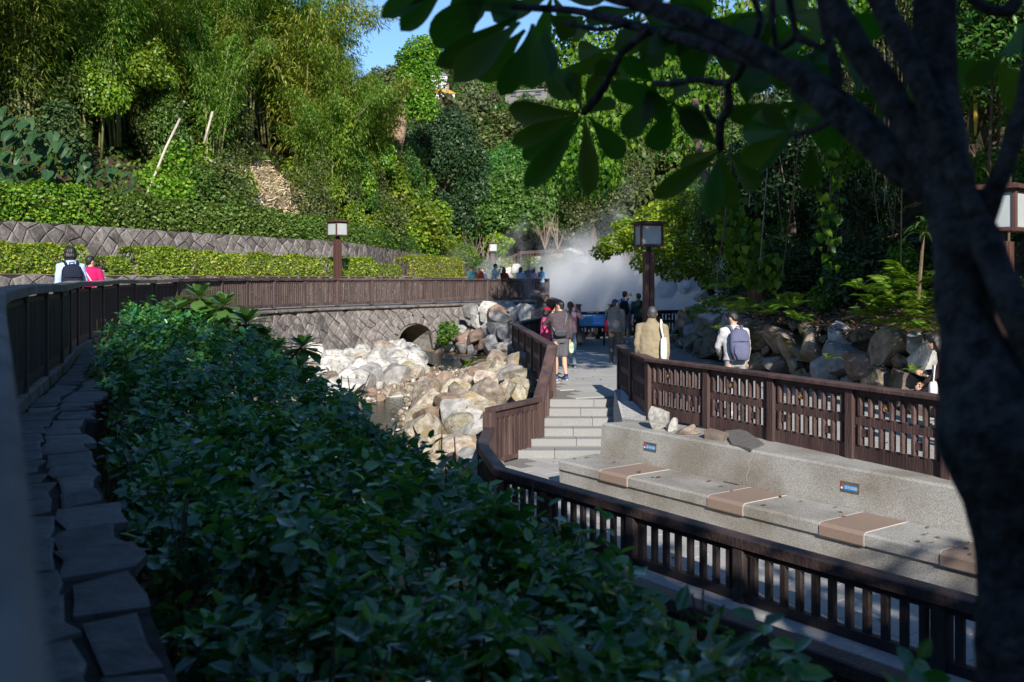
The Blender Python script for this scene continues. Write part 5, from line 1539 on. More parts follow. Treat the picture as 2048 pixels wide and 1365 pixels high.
t = thing('leaning_trunk', 'bare leaning trunk rising from the bank above the boulder wall', 'tree trunk', P(1510, 560, 25))
v, f = tube([[(P(1520, 600, 25), .22), (P(1490, 500, 25), .19), (P(1460, 455, 25), .16), (P(1430, 400, 25.2), .13), (P(1400, 330, 25.5), .1), (P(1390, 200, 26), .09)]], 8)
obj('trunk', pymesh('trunk', v, f, M['bark'], True), t)

# dark trees on the shaded slope
dk = []
bl = [(0, 0, 4.2, 1.9, 1.9, 1.5), (1.2, .6, 5.4, 1.4, 1.4, 1.1), (-1.1, -.5, 5.2, 1.4, 1.4, 1.1), (-.6, .9, 3.2, 1.2, 1.2, 1.0), (.5, -1.1, 3.0, 1.2, 1.2, .9), (0, 0, 6.3, 1.1, 1.1, .9)]
for i, (m, L, W) in enumerate((('l_dark', .22, .10), ('l_mid', .20, .09), ('l_olive', .17, .07))):
    root = thing('slope_tree', 'slope tree', 'tree')
    v, f = tube([[((0, 0, -.6), .16), ((.1, .05, 1.8), .13), ((-.1, .1, 4.2), .08), ((0, 0, 6), .03)], [((.05, .05, 2), .07), ((1.0, .5, 4.6), .03)], [((0, .05, 1.8), .07), ((-1.0, -.4, 4.4), .03)]], 7)
    obj('trunk', pymesh('trunk', v, f, M['bark'], True), root)
    obj('crown', crown('crown', 300 + i, 5200, bl, L, W, M[m], 'oval', shell=.7), root)
    dk.append(root)
for p in dk: pk[p] = kids(p)
rng = random.Random(51)
k = 0
for row, (s0, step, smn, smx) in enumerate(((2.6, 2.6, .55, .75), (5.0, 2.6, .75, 1.0), (8.5, 3.0, 1.0, 1.3), (13, 3.5, 1.2, 1.5), (19, 4.5, 1.3, 1.7))):
    u = 4.0
    while u < BWX.L - 22:
        uu = u + rng.uniform(-.8, .8); s = s0 + rng.uniform(-.9, .9)
        p = hr_point(uu, s); y = p.y
        px, py = proj(p)
        u += step
        if row == 0 and (px > 1500 and rng.random() < .5): continue
        if px > 2250: continue
        lab = ['low dark leaved tree at the edge of the shaded slope', 'dark leaved tree on the lower shaded slope', 'tree standing mid way up the shaded slope', 'tree high on the shaded slope', 'tall tree closing the top of the shaded slope'][row]
        place_copy(rng.choice(dk if row else [dk[0], dk[1]]), p, rng.uniform(0, 6.28), rng.uniform(smn, smx), lab + ' ' + where(px, RM), 'trees of the shaded slope', tilt=(rng.uniform(-.1, .1), rng.uniform(-.18, .05)))
# undergrowth on the shaded slope
rng = random.Random(57)
for k in range(70):
    u = rng.uniform(3, BW.L + 6); s = rng.uniform(1.6, 6)
    p = hr_point(u, s)
    px = proj(p)[0]
    if px > 2120 or p.y < 6: continue
    lab = '%s undergrowth shrub %s on the shaded slope' % (rng.choice(['dark', 'dense', 'sparse']), where(px, RM))
    place_copy(rng.choice([shr[2], shr[2], shr[0], creep[0]]), p - Vector((0, 0, .2)), rng.uniform(0, 6.28), rng.uniform(.45, .95), lab, 'undergrowth on the shaded slope', 'shrub')
# aerial roots and lianas hanging in the dark hollow
rng = random.Random(59); 
for k in range(26):
    px = rng.uniform(1440, 1860); d = rng.uniform(19, 26); py0 = rng.uniform(-60, 200); py1 = rng.uniform(360, 580); dx = rng.uniform(-50, 50)
    v, f = tube([[(P(px, py0, d), .012), (P(px + dx * .4 + rng.uniform(-10, 10), (py0 + py1) / 2, d), .014), (P(px + dx, py1, d), .012)]], 4, False)
    tag(obj('liana', pymesh('liana', v, f, M['twig' if k % 3 == 0 else 'bark'])), 'thin liana hanging in the dark hollow of the shaded slope', 'liana', 'lianas in the dark hollow')

# ---- ferns
def frond_mesh(seed):
    rng = np.random.default_rng(seed); B, D, N, Ls = [], [], [], []
    for t in np.linspace(.12, .98, 15):
        p = np.array([0, t * .8 - .12 * t * t, .55 * t - .62 * t * t])
        for s in (-1, 1):
            B.append(p); D.append([s, .45, -.12]); N.append([0, .1, 1]); Ls.append(.22 * math.sin(math.pi * min(t * .92 + .06, 1)) ** .7 + .03)
    Ls = np.array(Ls)
    V, Fq = leaves(B, D, np.array(N, float) + rng.normal(size=(len(B), 3)) * .12, Ls, Ls * .26, 'rhomb', .15, .1)
    return npmesh('frond', V, Fq, M['l_fern'])
fr_m = [frond_mesh(1), frond_mesh(2)]
rng = random.Random(61)
def fern(p, s, label, grp, nfr=9):
    root = thing('fern', label, 'fern', p, grp)
    for k in range(nfr):
        a = k * 2.4 + rng.uniform(-.3, .3)
        o = obj('frond', fr_m[k % 2], None, None, (rng.uniform(.0, .75), rng.uniform(-.2, .2), a), (s * rng.uniform(.75, 1.15),) * 3)
        o.parent = root
fl = 'bright fern clump spilling over the boulder wall near the dark trunk'
for px, py, d, s in [(1745, 590, 17.2, 1.0), (1780, 560, 17.3, 1.1), (1812, 540, 17.3, 1.2), (1840, 560, 17, 1.2), (1800, 600, 16.8, 1.0), (1835, 620, 16.6, .95), (1770, 630, 16.8, .8), (1850, 590, 16.8, 1.1), (1970, 590, 15.2, 1.1), (1965, 540, 15.6, 1.1), (1860, 645, 16.2, .8), (1720, 560, 17.8, .9), (1795, 580, 17, 1.0), (1825, 575, 17.1, 1.0), (1760, 610, 17, .9), (1815, 640, 16.5, .8), (1848, 610, 16.6, 1.0), (1735, 615, 17.2, .8)]:
    fern(P(px, py + 22, d), s * .68, fl, 'ferns by the dark trunk')
for px, py, d, s in [(1500, 600, 22, .8), (1540, 610, 21.5, .7), (1470, 610, 23, .8), (1580, 600, 21, .8), (1440, 600, 24, .8), (1600, 625, 20.5, .6), (1410, 610, 25.5, .8), (1465, 560, 23, .8)]:
    fern(P(px, py + 20, d), s, 'small fern on top of the boulder wall towards the pond', 'ferns towards the pond')
for i, (px, py, d) in enumerate([(1435, 660, 22.2), (1462, 700, 20.2), (1340, 700, 27), (1385, 640, 24.8), (1660, 720, 17.2), (1830, 745, 14.4)]):
    fern(P(px, py, d), .3, ['tiny fern growing on the smooth long boulder', 'tiny fern behind the walker with blue backpack', 'tiny fern low at the pond end of the boulder wall', 'tiny fern on the rounded end boulder', 'tiny fern in a joint beside the pale slab boulder', 'tiny fern low in the wall by the dark trunk'][i], None, 6)
# ---- strap leaved plants (dracaena like) in the shade
def strap_mesh():
    v = []; f = []
    for i, t in enumerate(np.linspace(0, 1, 7)):
        w_ = .05 * math.sin(math.pi * min(.12 + t * .9, 1)) ** .6 + .002
        y, z = t * .75 - .1 * t * t, .55 * t - .85 * t * t
        v += [(-w_, y, z + .01), (0, y, z), (w_, y, z + .01)]
        if i: o = 3 * i; f += [[o - 3, o - 2, o + 1, o], [o - 2, o - 1, o + 2, o + 1]]
    return pymesh('leaf', v, f, M['l_mid'], True)
strap = strap_mesh()
for i, (px, py, d, hh, lab) in enumerate([(1940, 180, 16, 1.4, 'tall strap leaved plant with yellow flower stalk by the lantern'), (1905, 270, 16.4, 1.0, 'lower strap leaved plant under the tall one'), (1985, 130, 16.2, 1.2, 'strap leaved plant at the picture edge'), (1945, 330, 16.5, .8, 'small strap leaved plant above the lantern roof'), (1848, 455, 16.8, .5, 'little strap leaved plant with orange tips by the dark trunk'), (2025, 230, 16.4, 1.1, 'strap leaved plant behind the right lantern')]):
    p = P(px, py, d); root = thing('strap_plant', lab, 'plant', p - Vector((0, 0, hh)))
    v, f = tube([[(p - Vector((.1, 0, hh * 2.6)), .03), (p, .022)]], 5); obj('stem', pymesh('stem', v, f, M['stem']), root)
    for k in range(20):
        z = -.35 * (k / 20) * hh
        obj('leaf', strap, root, p + Vector((0, 0, z)), (rng.uniform(-.1, .9), 0, k * 2.4), (.75 * hh ** .4,) * 3)
    if i == 0:
        v, f = tube([[(p + Vector((.02, -.1, -.1)), .02), (p + Vector((.03, -.15, -.45)), .04), (p + Vector((.02, -.14, -.75)), .015)]], 6)
        M['ochre'] = mat('ochre_stalk', rgb(.35, .22, .02), rgb(.45, .32, .03), 8, .6); obj('flower_stalk', pymesh('flower_stalk', v, f, M['ochre']), root)
# ---- elephant ear plants on the left slope
def ear_mesh():
    v = [(0, 0, 0)]; f = []
    ol = [(-.12, -.28), (-.34, -.22), (-.44, .05), (-.36, .38), (-.2, .68), (0, .95), (.2, .68), (.36, .38), (.44, .05), (.34, -.22), (.12, -.28)]
    for x, y in ol: v.append((x, y, .10 * abs(x) * 2 - .28 * y * y * .8))
    for i in range(len(ol) - 1): f.append([0, i + 2, i + 1])
    v.append((0, .5, -.02)); 
    return pymesh('leaf', v[:-1], f, M['l_dark'])
ear = ear_mesh()
rng = random.Random(67)
for i, (px, py, d) in enumerate([(30, 330, 31), (75, 300, 32), (10, 280, 31.5), (110, 330, 32), (60, 360, 30.5), (150, 360, 32.5), (-30, 340, 30), (20, 390, 30), (240, 390, 35.5), (190, 370, 34.5), (-40, 270, 31.5)]):
    p = P(px, py, d); root = thing('elephant_ear', ['big leaved taro plant in the shaded corner of the slope', 'big leaved taro plant beside the earth bank near the poles'][8 <= i < 10], 'plant', p, ['taro plants in the shaded corner', 'taro plants near the poles'][8 <= i < 10])
    for k in range(8):
        a = rng.uniform(0, 6.28); l = rng.uniform(.3, .8); q = p + Vector((math.cos(a) * l, math.sin(a) * l * .6 - .3, rng.uniform(.1, .9)))
        v, f = tube([[(p, .02), ((p + q) / 2 + Vector((0, 0, .15)), .016), (q, .01)]], 4, False); obj('stalk', pymesh('stalk', v, f, M['l_mid']), root)
        obj('leaf', ear, root, q, (rng.uniform(-1.1, -.3), rng.uniform(-.3, .3), math.pi + rng.uniform(-.9, .9)), (rng.uniform(.32, .52),) * 3)
# small plants by the creek
def bushlet(px, py, z, r, m, lab, n=350, L=.16):
    p = G(px, py, z); root = thing('leafy_plant', lab, 'plant', p)
    obj('foliage', crown('foliage', int(px), n, [(p.x, p.y, p.z + r * .5, r, r * .8, r * .6), (p.x - r * .5, p.y, p.z + r * .3, r * .6, r * .6, r * .4)], L, L * .75, M[m], 'oval', up=.9, jit=.35), root)
    v, f = tube([[(p - Vector((0, 0, .1)), .02), (p + Vector((0, 0, r * .6)), .01)]], 5); obj('stem', pymesh('stem', v, f, M['stem']), root)
bushlet(955, 745, .0, .38, 'l_bright', 'bright broad leaved plant among the boulders by the stream', 220, .2)
p_ = P(896, 662, 38.2)
root = thing('leafy_plant', 'dark shrub growing on the bank right beside the tunnel mouth', 'plant', p_)
obj('foliage', crown('foliage', 31, 900, [(p_.x, p_.y, p_.z, .36, .3, .32), (p_.x - .15, p_.y, p_.z - .3, .24, .2, .25)], .16, .07, M['l_mid'], 'oval'), root)
v, f = tube([[(p_ - Vector((0, 0, .6)), .03), (p_, .012)]], 5); obj('stem', pymesh('stem', v, f, M['stem']), root)
bushlet(1030, 728, .35, .28, 'l_mid', 'creeping plant under the boarded fence', 260, .13)
bushlet(1010, 775, .15, .16, 'l_bright', 'tuft of fresh leaves between two tan boulders', 70, .12)
bushlet(985, 862, .1, .10, 'l_bright', 'sprig of leaves beside the tall fence post', 40, .09)

# ---- trees behind the camera (they shade the hedge and the near fence)
bb = [(0, 0, -2.2, 2.7, 2.2, 2.2), (1.5, 0, -1.7, 1.8, 1.6, 1.6), (-1.5, .3, -1.9, 1.8, 1.6, 1.7), (0, 0, -5.2, 2.5, 2.0, 2.2), (1.2, .2, -4.6, 2.0, 1.8, 1.8), (-1.2, -.2, -4.4, 2.0, 1.8, 1.8), (0, 0, -8, 2.4, 2, 2)]
shade = thing('shade_tree', 'dense roadside tree standing behind the photographer', 'tree')
v, f = tube([[((0, 0, -14), .3), ((0, 0, -2), .15)]], 8); obj('trunk', pymesh('trunk', v, f, M['bark'], True), shade)
obj('crown', crown('crown', 401, 7500, bb, .34, .19, M['l_dark'], 'oval', shell=.9), shade)
pk[shade] = kids(shade)
SHADE = [(-11, -5.5, 15.5), (-7.5, -6, 14.6), (-4.2, -6.2, 13.0), (-1, -6, 11.5), (2.2, -6, 10.5), (4.8, -5.8, 8.1), (7.4, -5.4, 6.9), (10, -5, 7.4), (13, -4.5, 9.5)]
for i, (x, y, zt_) in enumerate(SHADE):
    place_copy(shade, (x, y, zt_ + .1), i * 1.3, 1.0, None, 'row of trees behind the photographer')
# ---- tall trees of the shaded slope whose crowns reach out high over the platform
def tall(label, base, top, blobs, n, seed, m='l_mid'):
    tk = [(Vector(base) - Vector((0, 0, 1)), .3), ((Vector(base) * .5 + Vector(top) * .5) + Vector((.4, 0, 0)), .22), (Vector(top), .12)]
    lb = [[(Vector(top) * .7 + Vector(base) * .3, .12), (Vector(b[:3]), .04)] for b in blobs]
    return tree('overhanging_tree', label, base, tk, lb, blobs, n, .26, .13, m, 'bark', seed, shell=.8)
tall('tall tree of the shaded slope with limbs over the platform', (11.5, 15, 4), (8.5, 15, 10.5), [(5.6, 14.5, 10.2, 2.2, 2.0, 1.6), (3.0, 14, 10.0, 2.0, 1.8, 1.5), (8, 15, 11.5, 2.4, 2, 1.8), (4.5, 15.5, 12.2, 2.2, 1.8, 1.4), (7.2, 13, 9.2, 1.6, 1.6, 1.2), (1.2, 14.5, 11.2, 1.6, 1.6, 1.3), (9.5, 12.5, 10, 2, 2, 1.5), (6.2, 16.5, 9.4, 1.5, 1.3, 1.0)], 9000, 501)
tall('tall tree of the shaded slope with a limb high over the path end', (12, 24, 6), (9, 25, 14), [(3.6, 26.5, 13.9, 1.3, 1.3, 1.1), (2.4, 27, 14.0, 1.2, 1.2, 1.1), (4.4, 27, 15.0, 1.1, 1.2, 1.0), (11.5, 24, 15, 2.2, 2.2, 1.8)], 8000, 502)
tall('tall tree leaning over the slope beside the close lantern', (13, 9, 5), (11, 9.5, 9), [(9.5, 9.5, 9.2, 2.2, 2, 1.6), (11.5, 9, 10, 2.4, 2, 1.8), (10, 12, 8.8, 2, 2, 1.4), (12.5, 13, 9.5, 2.2, 2, 1.6), (4.3, 8, 10.6, 1.5, 1.3, 1.3), (5.9, 8, 11.2, 1.6, 1.3, 1.5), (7.5, 8, 10.9, 1.6, 1.4, 1.5), (8.8, 8, 12.2, 1.6, 1.5, 1.5), (5.0, 8.4, 13.0, 1.7, 1.4, 1.3), (7.0, 8.4, 13.2, 1.7, 1.5, 1.3)], 11500, 503)

# ================================================================== NEAR HEDGE, ROSETTE SHRUB
hpoly = [(-.28, 2.2), (-.45, 2.8), (-1.0, 3.5), (-1.85, 5.0), (-2.65, 6.8), (-3.45, 8.6), (-4.75, 11.2), (-5.7, 14.0), (-5.6, 15.2), (-4.6, 14.6), (-3.6, 13.2), (-2.3, 11.0), (-.95, 8.0), (-.15, 5.9), (.45, 4.6), (.95, 3.3), (1.5, 2.2), (1.0, 1.7)]
def h_top(x, y): return CZ - float(np.interp(y, [2, 3.0, 4.5, 5.8, 8, 10, 12, 14, 15.2], [1.13, 1.17, 1.14, 1.08, 1.10, .90, .62, .46, .5])) + .17 * noise.noise(Vector((x * 1.7, y * 1.5, 2.0))) + .13 * noise.noise(Vector((x * 4.2, y * 4.0, 7.0)))
rh = np.random.default_rng(77)
B = []
cand = 0
BD, BN, BS = [], [], []
while len(B) < 25000 and cand < 400000:
    cand += 1
    y = 1.8 + 13.4 * rh.random() ** 1.35; x = rh.uniform(-5.9, 1.6)
    if not inside(x, y, hpoly): continue
    e = float(seg_dist(np.array([[x]]), np.array([[y]]), hpoly + [hpoly[0]])[0, 0])
    t = h_top(x, y) - .30 * max(0, .35 - e) / .35
    if rh.random() < .70: z = t - abs(rh.normal(0, .11)) + .05 + (rh.random() < .06) * rh.uniform(0, .16)
    else: z = t - rh.uniform(.05, .62)
    ax = np.array([rh.normal(0, .45), rh.normal(0, .45), 1.0]); ax /= np.linalg.norm(ax)      # one leafy shoot
    s1 = np.cross(ax, [0.3, 1, .1]); s1 /= np.linalg.norm(s1); s2 = np.cross(ax, s1)
    k0 = rh.integers(6, 11); size = rh.uniform(.6, 1.25); a0 = rh.uniform(0, 6.28)
    for k in range(k0):
        a = a0 + k * 2.4; el = rh.uniform(-.35, .15) + .9 * (k / k0) ** 2
        d = (s1 * math.cos(a) + s2 * math.sin(a)) * math.cos(el) + ax * math.sin(el)
        nn = ax * math.cos(el) - (s1 * math.cos(a) + s2 * math.sin(a)) * math.sin(el)
        B.append(np.array([x, y, z]) + ax * (.14 * size * (k / k0 - .8)) + d * .008)
        BD.append(d + rh.normal(0, .12, 3)); BN.append(nn + rh.normal(0, .22, 3)); BS.append(size * (1.15 - .55 * k / k0) * rh.uniform(.8, 1.15))
B = np.array(B); n = len(B); D = np.array(BD); N = np.array(BN); sz = np.array(BS)
hedge = thing('hedge', 'dark green leafy hedge filling the shaded bank beside the stone ledge', 'hedge', (-1.5, 6, 1.0))
order = np.argsort(np.hypot(B[:, 0], B[:, 1]) + (np.array([h_top(*b[:2]) for b in B]) - B[:, 2]) * 6)
near_i, rest = order[:295], order[295:]
obj('foliage', joined('foliage', [leaves(B[rest], D[rest], N[rest], .108 * sz[rest], .062 * sz[rest], 'oval', .3, .15)], 'l_hedge'), hedge)['kind'] = 'stuff'
def fine_leaf(name, m, wid=.5, prof=None, nseg=6, fold=.16, droop=.18):
    prof = prof or [0, .62, .95, 1, .86, .55, 0]
    v = []; f = []
    for i in range(nseg + 1):
        t = i / nseg; w_ = prof[i] * wid / 2
        v += [(-w_, t, w_ * fold * 2 - droop * t * t), (0, t, -droop * t * t), (w_, t, w_ * fold * 2 - droop * t * t)]
        if i:
            o = 3 * i
            f += [[o - 3, o - 2, o + 1, o], [o - 2, o - 1, o + 2, o + 1]]
    return pymesh(name, v, f, M[m], True)
hl = fine_leaf('leaf', 'l_hedge', .58)
def basis(d, nrm):
    y = Vector(d).normalized(); x = y.cross(Vector(nrm)).normalized(); z = x.cross(y)
    return Matrix((x, y, z)).transposed()
for i in near_i:
    m = basis(D[i], N[i]).to_4x4(); s = .108 * sz[i]
    o = obj('leaf', hl, hedge, Vector(B[i]), m.to_euler(), (s, s, s))
polys = []
rng = random.Random(83)
for k in range(210):
    i = rng.randrange(n); x, y, z = B[i]
    g = bedz(x, y) - .1; tp = h_top(x, y) - .03
    a = Vector((x + rng.uniform(-.25, .25), y + rng.uniform(-.25, .25), g)); c = Vector((x, y, tp))
    polys.append([(a, rng.uniform(.008, .022)), (a.lerp(c, .5) + Vector((rng.uniform(-.08, .08), rng.uniform(-.08, .08), 0)), .010), (c, .004)])
    if k % 2: polys.append([(a.lerp(c, .6), .006), (c + Vector((rng.uniform(-.3, .3), rng.uniform(-.3, .3), rng.uniform(-.05, .10))), .003)])
v, f = tube(polys, 5, False)
obj('stem', pymesh('stem', v, f, M['stem']), hedge)['kind'] = 'stuff'
# fallen leaves under the hedge
pts = np.array([(x, y, bedz(x, y) + rh.uniform(.0, .05)) for x, y in zip(rh.uniform(-4.5, 1.2, 9000), rh.uniform(1.8, 10, 9000)) if inside(x, y, hpoly)])
k_ = len(pts)
struct('hedge_litter', joined('hedge_litter', [leaves(pts, rh.normal(size=(k_, 3)) * [1, 1, .2], unit(rh.normal(size=(k_, 3)) * .35 + [0, 0, 1]), .10, .045, 'oval', .1, .1)], 'litter'), 'stuff', 'dry fallen leaves on the ground under the near hedge')

# rosette leaved shrub growing through the hedge
rl = fine_leaf('leaf', 'l_rosette', .52, [.22, .36, .6, .86, 1, .8, 0], fold=.10, droop=.16)
rng = random.Random(89)
def rosette(root, c, s, nleaf=28):
    for k in range(nleaf):
        a = k * 2.39996 + rng.uniform(-.15, .15); el = 1.15 - 1.75 * (k / nleaf)
        d = Vector((math.cos(a) * math.cos(el), math.sin(a) * math.cos(el), math.sin(el)))
        nn = Vector((-math.cos(a) * math.sin(el), -math.sin(a) * math.sin(el), math.cos(el)))
        m = basis(d, nn)
        q = s * (.55 + .5 * (k / nleaf)) * rng.uniform(.9, 1.1)
        obj('leaf', rl, root, c + d * .02 - Vector((0, 0, .14 * s * k / nleaf)), m.to_euler(), (q, q, q))
for lab, base, ros in [
    ('sunlit rosette leaved shrub standing highest out of the hedge', (403, 660, 13.2), [(398, 592, 13.0, .34), (447, 610, 12.7, .34), (360, 612, 13.2, .26), (330, 618, 13.4, .22), (415, 630, 13.2, .24)]),
    ('rosette leaved shrub with the largest dark head leaning to the creek', (470, 720, 12.2), [(493, 643, 12.2, .36), (430, 690, 12.4, .24), (528, 672, 12.3, .24)]),
    ('rosette leaved shrub trailing lowest towards the white boulders', (520, 760, 11.6), [(549, 700, 11.7, .26), (525, 690, 12, .24), (605, 692, 11.6, .28), (600, 728, 11.5, .24), (625, 750, 11.4, .2), (560, 690, 12.1, .18)])]:
    b = P(*base); root = thing('rosette_shrub', lab, 'shrub', b)
    polys = []
    for px, py, d, s in ros:
        c = P(px, py, d)
        polys.append([(b - Vector((0, 0, .3)), .02), (b.lerp(c, .45) + Vector((0, 0, -.08)), .018), (c, .014)])
    v, f = tube(polys, 6); obj('stem', pymesh('stem', v, f, M['stem'], True), root)
    for px, py, d, s in ros: rosette(root, P(px, py, d), s)

# ================================================================== NEAR TREE WITH BIG LEAVES
ptree = thing('plumeria_tree', 'dark gnarled tree with large oblong leaves close to the lens', 'tree', P(2050, 1700, 1.62))
def branch(name, pts, m='bark_grey', sides=10):
    pl_ = smooth_poly([(*P(px, py, d), r / F * d) for px, py, d, r in pts], 5)
    rr = random.Random(len(pl_)); q = []
    for i, a in enumerate(pl_):
        q.append((Vector(a[:3]), a[3] * (1 + .035 * math.sin(i * .9 + pts[0][0]) + rr.uniform(-.02, .02))))
    v, f = tube([q], sides)
    return obj(name, pymesh(name, v, f, M[m], True), ptree)
branch('trunk', [(2070, 1900, 1.6, 100), (2052, 1500, 1.6, 93), (2048, 1365, 1.62, 90), (2046, 1200, 1.65, 88), (2040, 1050, 1.68, 90), (1998, 900, 1.7, 108), (1975, 790, 1.74, 98), (1945, 690, 1.77, 62), (1926, 600, 1.8, 54), (1920, 500, 1.82, 52), (1900, 380, 1.86, 50), (1878, 250, 1.9, 46), (1868, 100, 1.94, 42), (1872, -120, 1.98, 40)], sides=14)
branch('branch', [(2110, 800, 1.68, 36), (2060, 690, 1.7, 36), (2020, 600, 1.72, 33), (1985, 520, 1.76, 32), (1955, 455, 1.8, 36), (1935, 420, 1.83, 30)])
branch('branch', [(1960, 440, 1.82, 30), (1995, 365, 1.8, 21), (2030, 270, 1.79, 19), (2058, 150, 1.78, 18), (2075, -40, 1.77, 16)])
branch('branch', [(1965, 445, 1.85, 44), (1900, 402, 1.88, 38), (1800, 335, 1.95, 33), (1700, 245, 2.05, 30), (1600, 160, 2.15, 25), (1500, 98, 2.25, 22), (1400, 48, 2.35, 20), (1300, 14, 2.45, 17), (1190, -20, 2.55, 14), (1080, -70, 2.7, 12)])
branch('branch', [(1935, 440, 1.84, 30), (1890, 380, 1.86, 30), (1835, 290, 1.9, 30), (1775, 180, 1.96, 29), (1705, 80, 2.02, 28), (1645, -30, 2.1, 26), (1600, -120, 2.15, 28)])
branch('branch', [(1950, 435, 1.80, 26), (1905, 320, 1.82, 23), (1855, 200, 1.85, 23), (1800, 80, 1.88, 24), (1745, -30, 1.92, 24), (1700, -120, 1.95, 24)])
branch('branch', [(1805, 300, 2.1, 24), (1740, 255, 2.15, 24), (1680, 200, 2.2, 22), (1610, 150, 2.35, 20), (1540, 122, 2.5, 19), (1470, 108, 2.65, 17), (1390, 84, 2.8, 14), (1310, 64, 2.95, 12), (1240, 44, 3.05, 10), (1150, 22, 3.2, 8), (1060, 16, 3.3, 7), (1020, 12, 3.35, 6)])
branch('twig', [(1300, 60, 2.95, 9), (1262, 90, 3.0, 8), (1240, 112, 3.05, 8), (1205, 180, 3.12, 8), (1168, 226, 3.2, 8)])
branch('twig', [(1492, 115, 2.6, 9), (1475, 150, 2.65, 9), (1450, 166, 2.7, 8), (1390, 160, 2.75, 7), (1340, 168, 2.8, 7), (1308, 167, 2.85, 6)])
branch('twig', [(1455, 166, 2.7, 8), (1457, 215, 2.75, 9), (1440, 250, 2.8, 10), (1442, 300, 2.85, 8)])
branch('twig', [(1442, 250, 2.8, 7), (1420, 235, 2.8, 7), (1412, 208, 2.8, 6)])
branch('twig', [(1668, 205, 2.2, 12), (1674, 150, 2.2, 13), (1658, 80, 2.22, 11), (1640, 0, 2.25, 9), (1630, -60, 2.25, 8)])
branch('twig', [(1655, 98, 2.22, 8), (1605, 80, 2.28, 8), (1588, 50, 2.3, 7), (1575, -20, 2.3, 7)])
branch('twig', [(1595, 72, 2.3, 7), (1555, 95, 2.35, 6), (1545, 20, 2.35, 6), (1548, -40, 2.35, 6)])
branch('twig', [(1660, 240, 2.25, 9), (1625, 262, 2.3, 7), (1580, 272, 2.4, 5)])
branch('twig', [(1500, 100, 2.7, 7), (1520, 40, 2.7, 7), (1495, -30, 2.7, 7)])
branch('twig', [(1250, 48, 3.0, 6), (1200, 60, 3.1, 5), (1130, 45, 3.2, 5)])
branch('twig', [(2040, -30, 1.9, 14), (2020, 20, 1.9, 15), (1960, 10, 1.9, 12), (1930, -60, 1.9, 10)])
_m = M['l_plum']; _nt = _m.node_tree
# midrib and side veins in the leaf's own coordinates
_tc = _nt.nodes.new('ShaderNodeTexCoord'); _sx = _nt.nodes.new('ShaderNodeSeparateXYZ'); _nt.links.new(_tc.outputs['Object'], _sx.inputs[0])
_ab = _nt.nodes.new('ShaderNodeMath'); _ab.operation = 'ABSOLUTE'; _nt.links.new(_sx.outputs[0], _ab.inputs[0])
_lt = _nt.nodes.new('ShaderNodeMath'); _lt.operation = 'LESS_THAN'; _lt.inputs[1].default_value = .012; _nt.links.new(_ab.outputs[0], _lt.inputs[0])
_wv = _nt.nodes.new('ShaderNodeMath'); _wv.operation = 'MULTIPLY_ADD'; _wv.inputs[1].default_value = -.55; _nt.links.new(_ab.outputs[0], _wv.inputs[0]); _nt.links.new(_sx.outputs[1], _wv.inputs[2])
_ml = _nt.nodes.new('ShaderNodeMath'); _ml.operation = 'MULTIPLY'; _ml.inputs[1].default_value = 130; _nt.links.new(_wv.outputs[0], _ml.inputs[0])
_sn = _nt.nodes.new('ShaderNodeMath'); _sn.operation = 'SINE'; _nt.links.new(_ml.outputs[0], _sn.inputs[0])
_g2 = _nt.nodes.new('ShaderNodeMath'); _g2.operation = 'GREATER_THAN'; _g2.inputs[1].default_value = .86; _nt.links.new(_sn.outputs[0], _g2.inputs[0])
_h2 = _nt.nodes.new('ShaderNodeMath'); _h2.operation = 'MULTIPLY'; _h2.inputs[1].default_value = .35; _nt.links.new(_g2.outputs[0], _h2.inputs[0])
_mx2 = _nt.nodes.new('ShaderNodeMath'); _mx2.operation = 'MAXIMUM'; _nt.links.new(_lt.outputs[0], _mx2.inputs[0]); _nt.links.new(_h2.outputs[0], _mx2.inputs[1])
_hs = [q for q in _nt.nodes if q.bl_idname == 'ShaderNodeHueSaturation'][0]
_mm = _nt.nodes.new('ShaderNodeMixRGB'); _mm.inputs[2].default_value = rgb(.13, .17, .05)
_nt.links.new(_mx2.outputs[0], _mm.inputs[0]); _nt.links.new(_hs.outputs[0], _mm.inputs[1])
_nt.links.new(_mm.outputs[0], _nt.nodes['Principled BSDF'].inputs['Base Color'])
pl1 = [fine_leaf('leaf', 'l_plum', 1.0, [.10, .17, .30, .46, .64, .82, .95, 1.0, .93, .70, 0], 10, .10, .10 + .05 * k) for k in range(3)]
rng = random.Random(97)
def pleaf(b, t, wpx, db, dt=None, roll=None):
    """one big leaf from its base to its tip, width given across the view"""
    p0 = P(b[0], b[1], db); p1 = P(t[0], t[1], dt if dt else db + rng.uniform(-.12, .12))
    d = p1 - p0; L = d.length; dm = (p0.y + p1.y) / 2
    wd_ = wpx / F * dm
    roll = rng.uniform(-.35, .35) if roll is None else roll
    wd_ /= max(math.cos(roll), .4)
    tocam = (Vector((0, 0, CZ)) - p0).normalized()
    m = basis(d, tocam if rng.random() < .5 else tocam) @ Matrix.Rotation(roll, 3, 'Y')
    o = obj('leaf', rng.choice(pl1), ptree, p0, m.to_euler(), (wd_, L, L * .8))
    return o
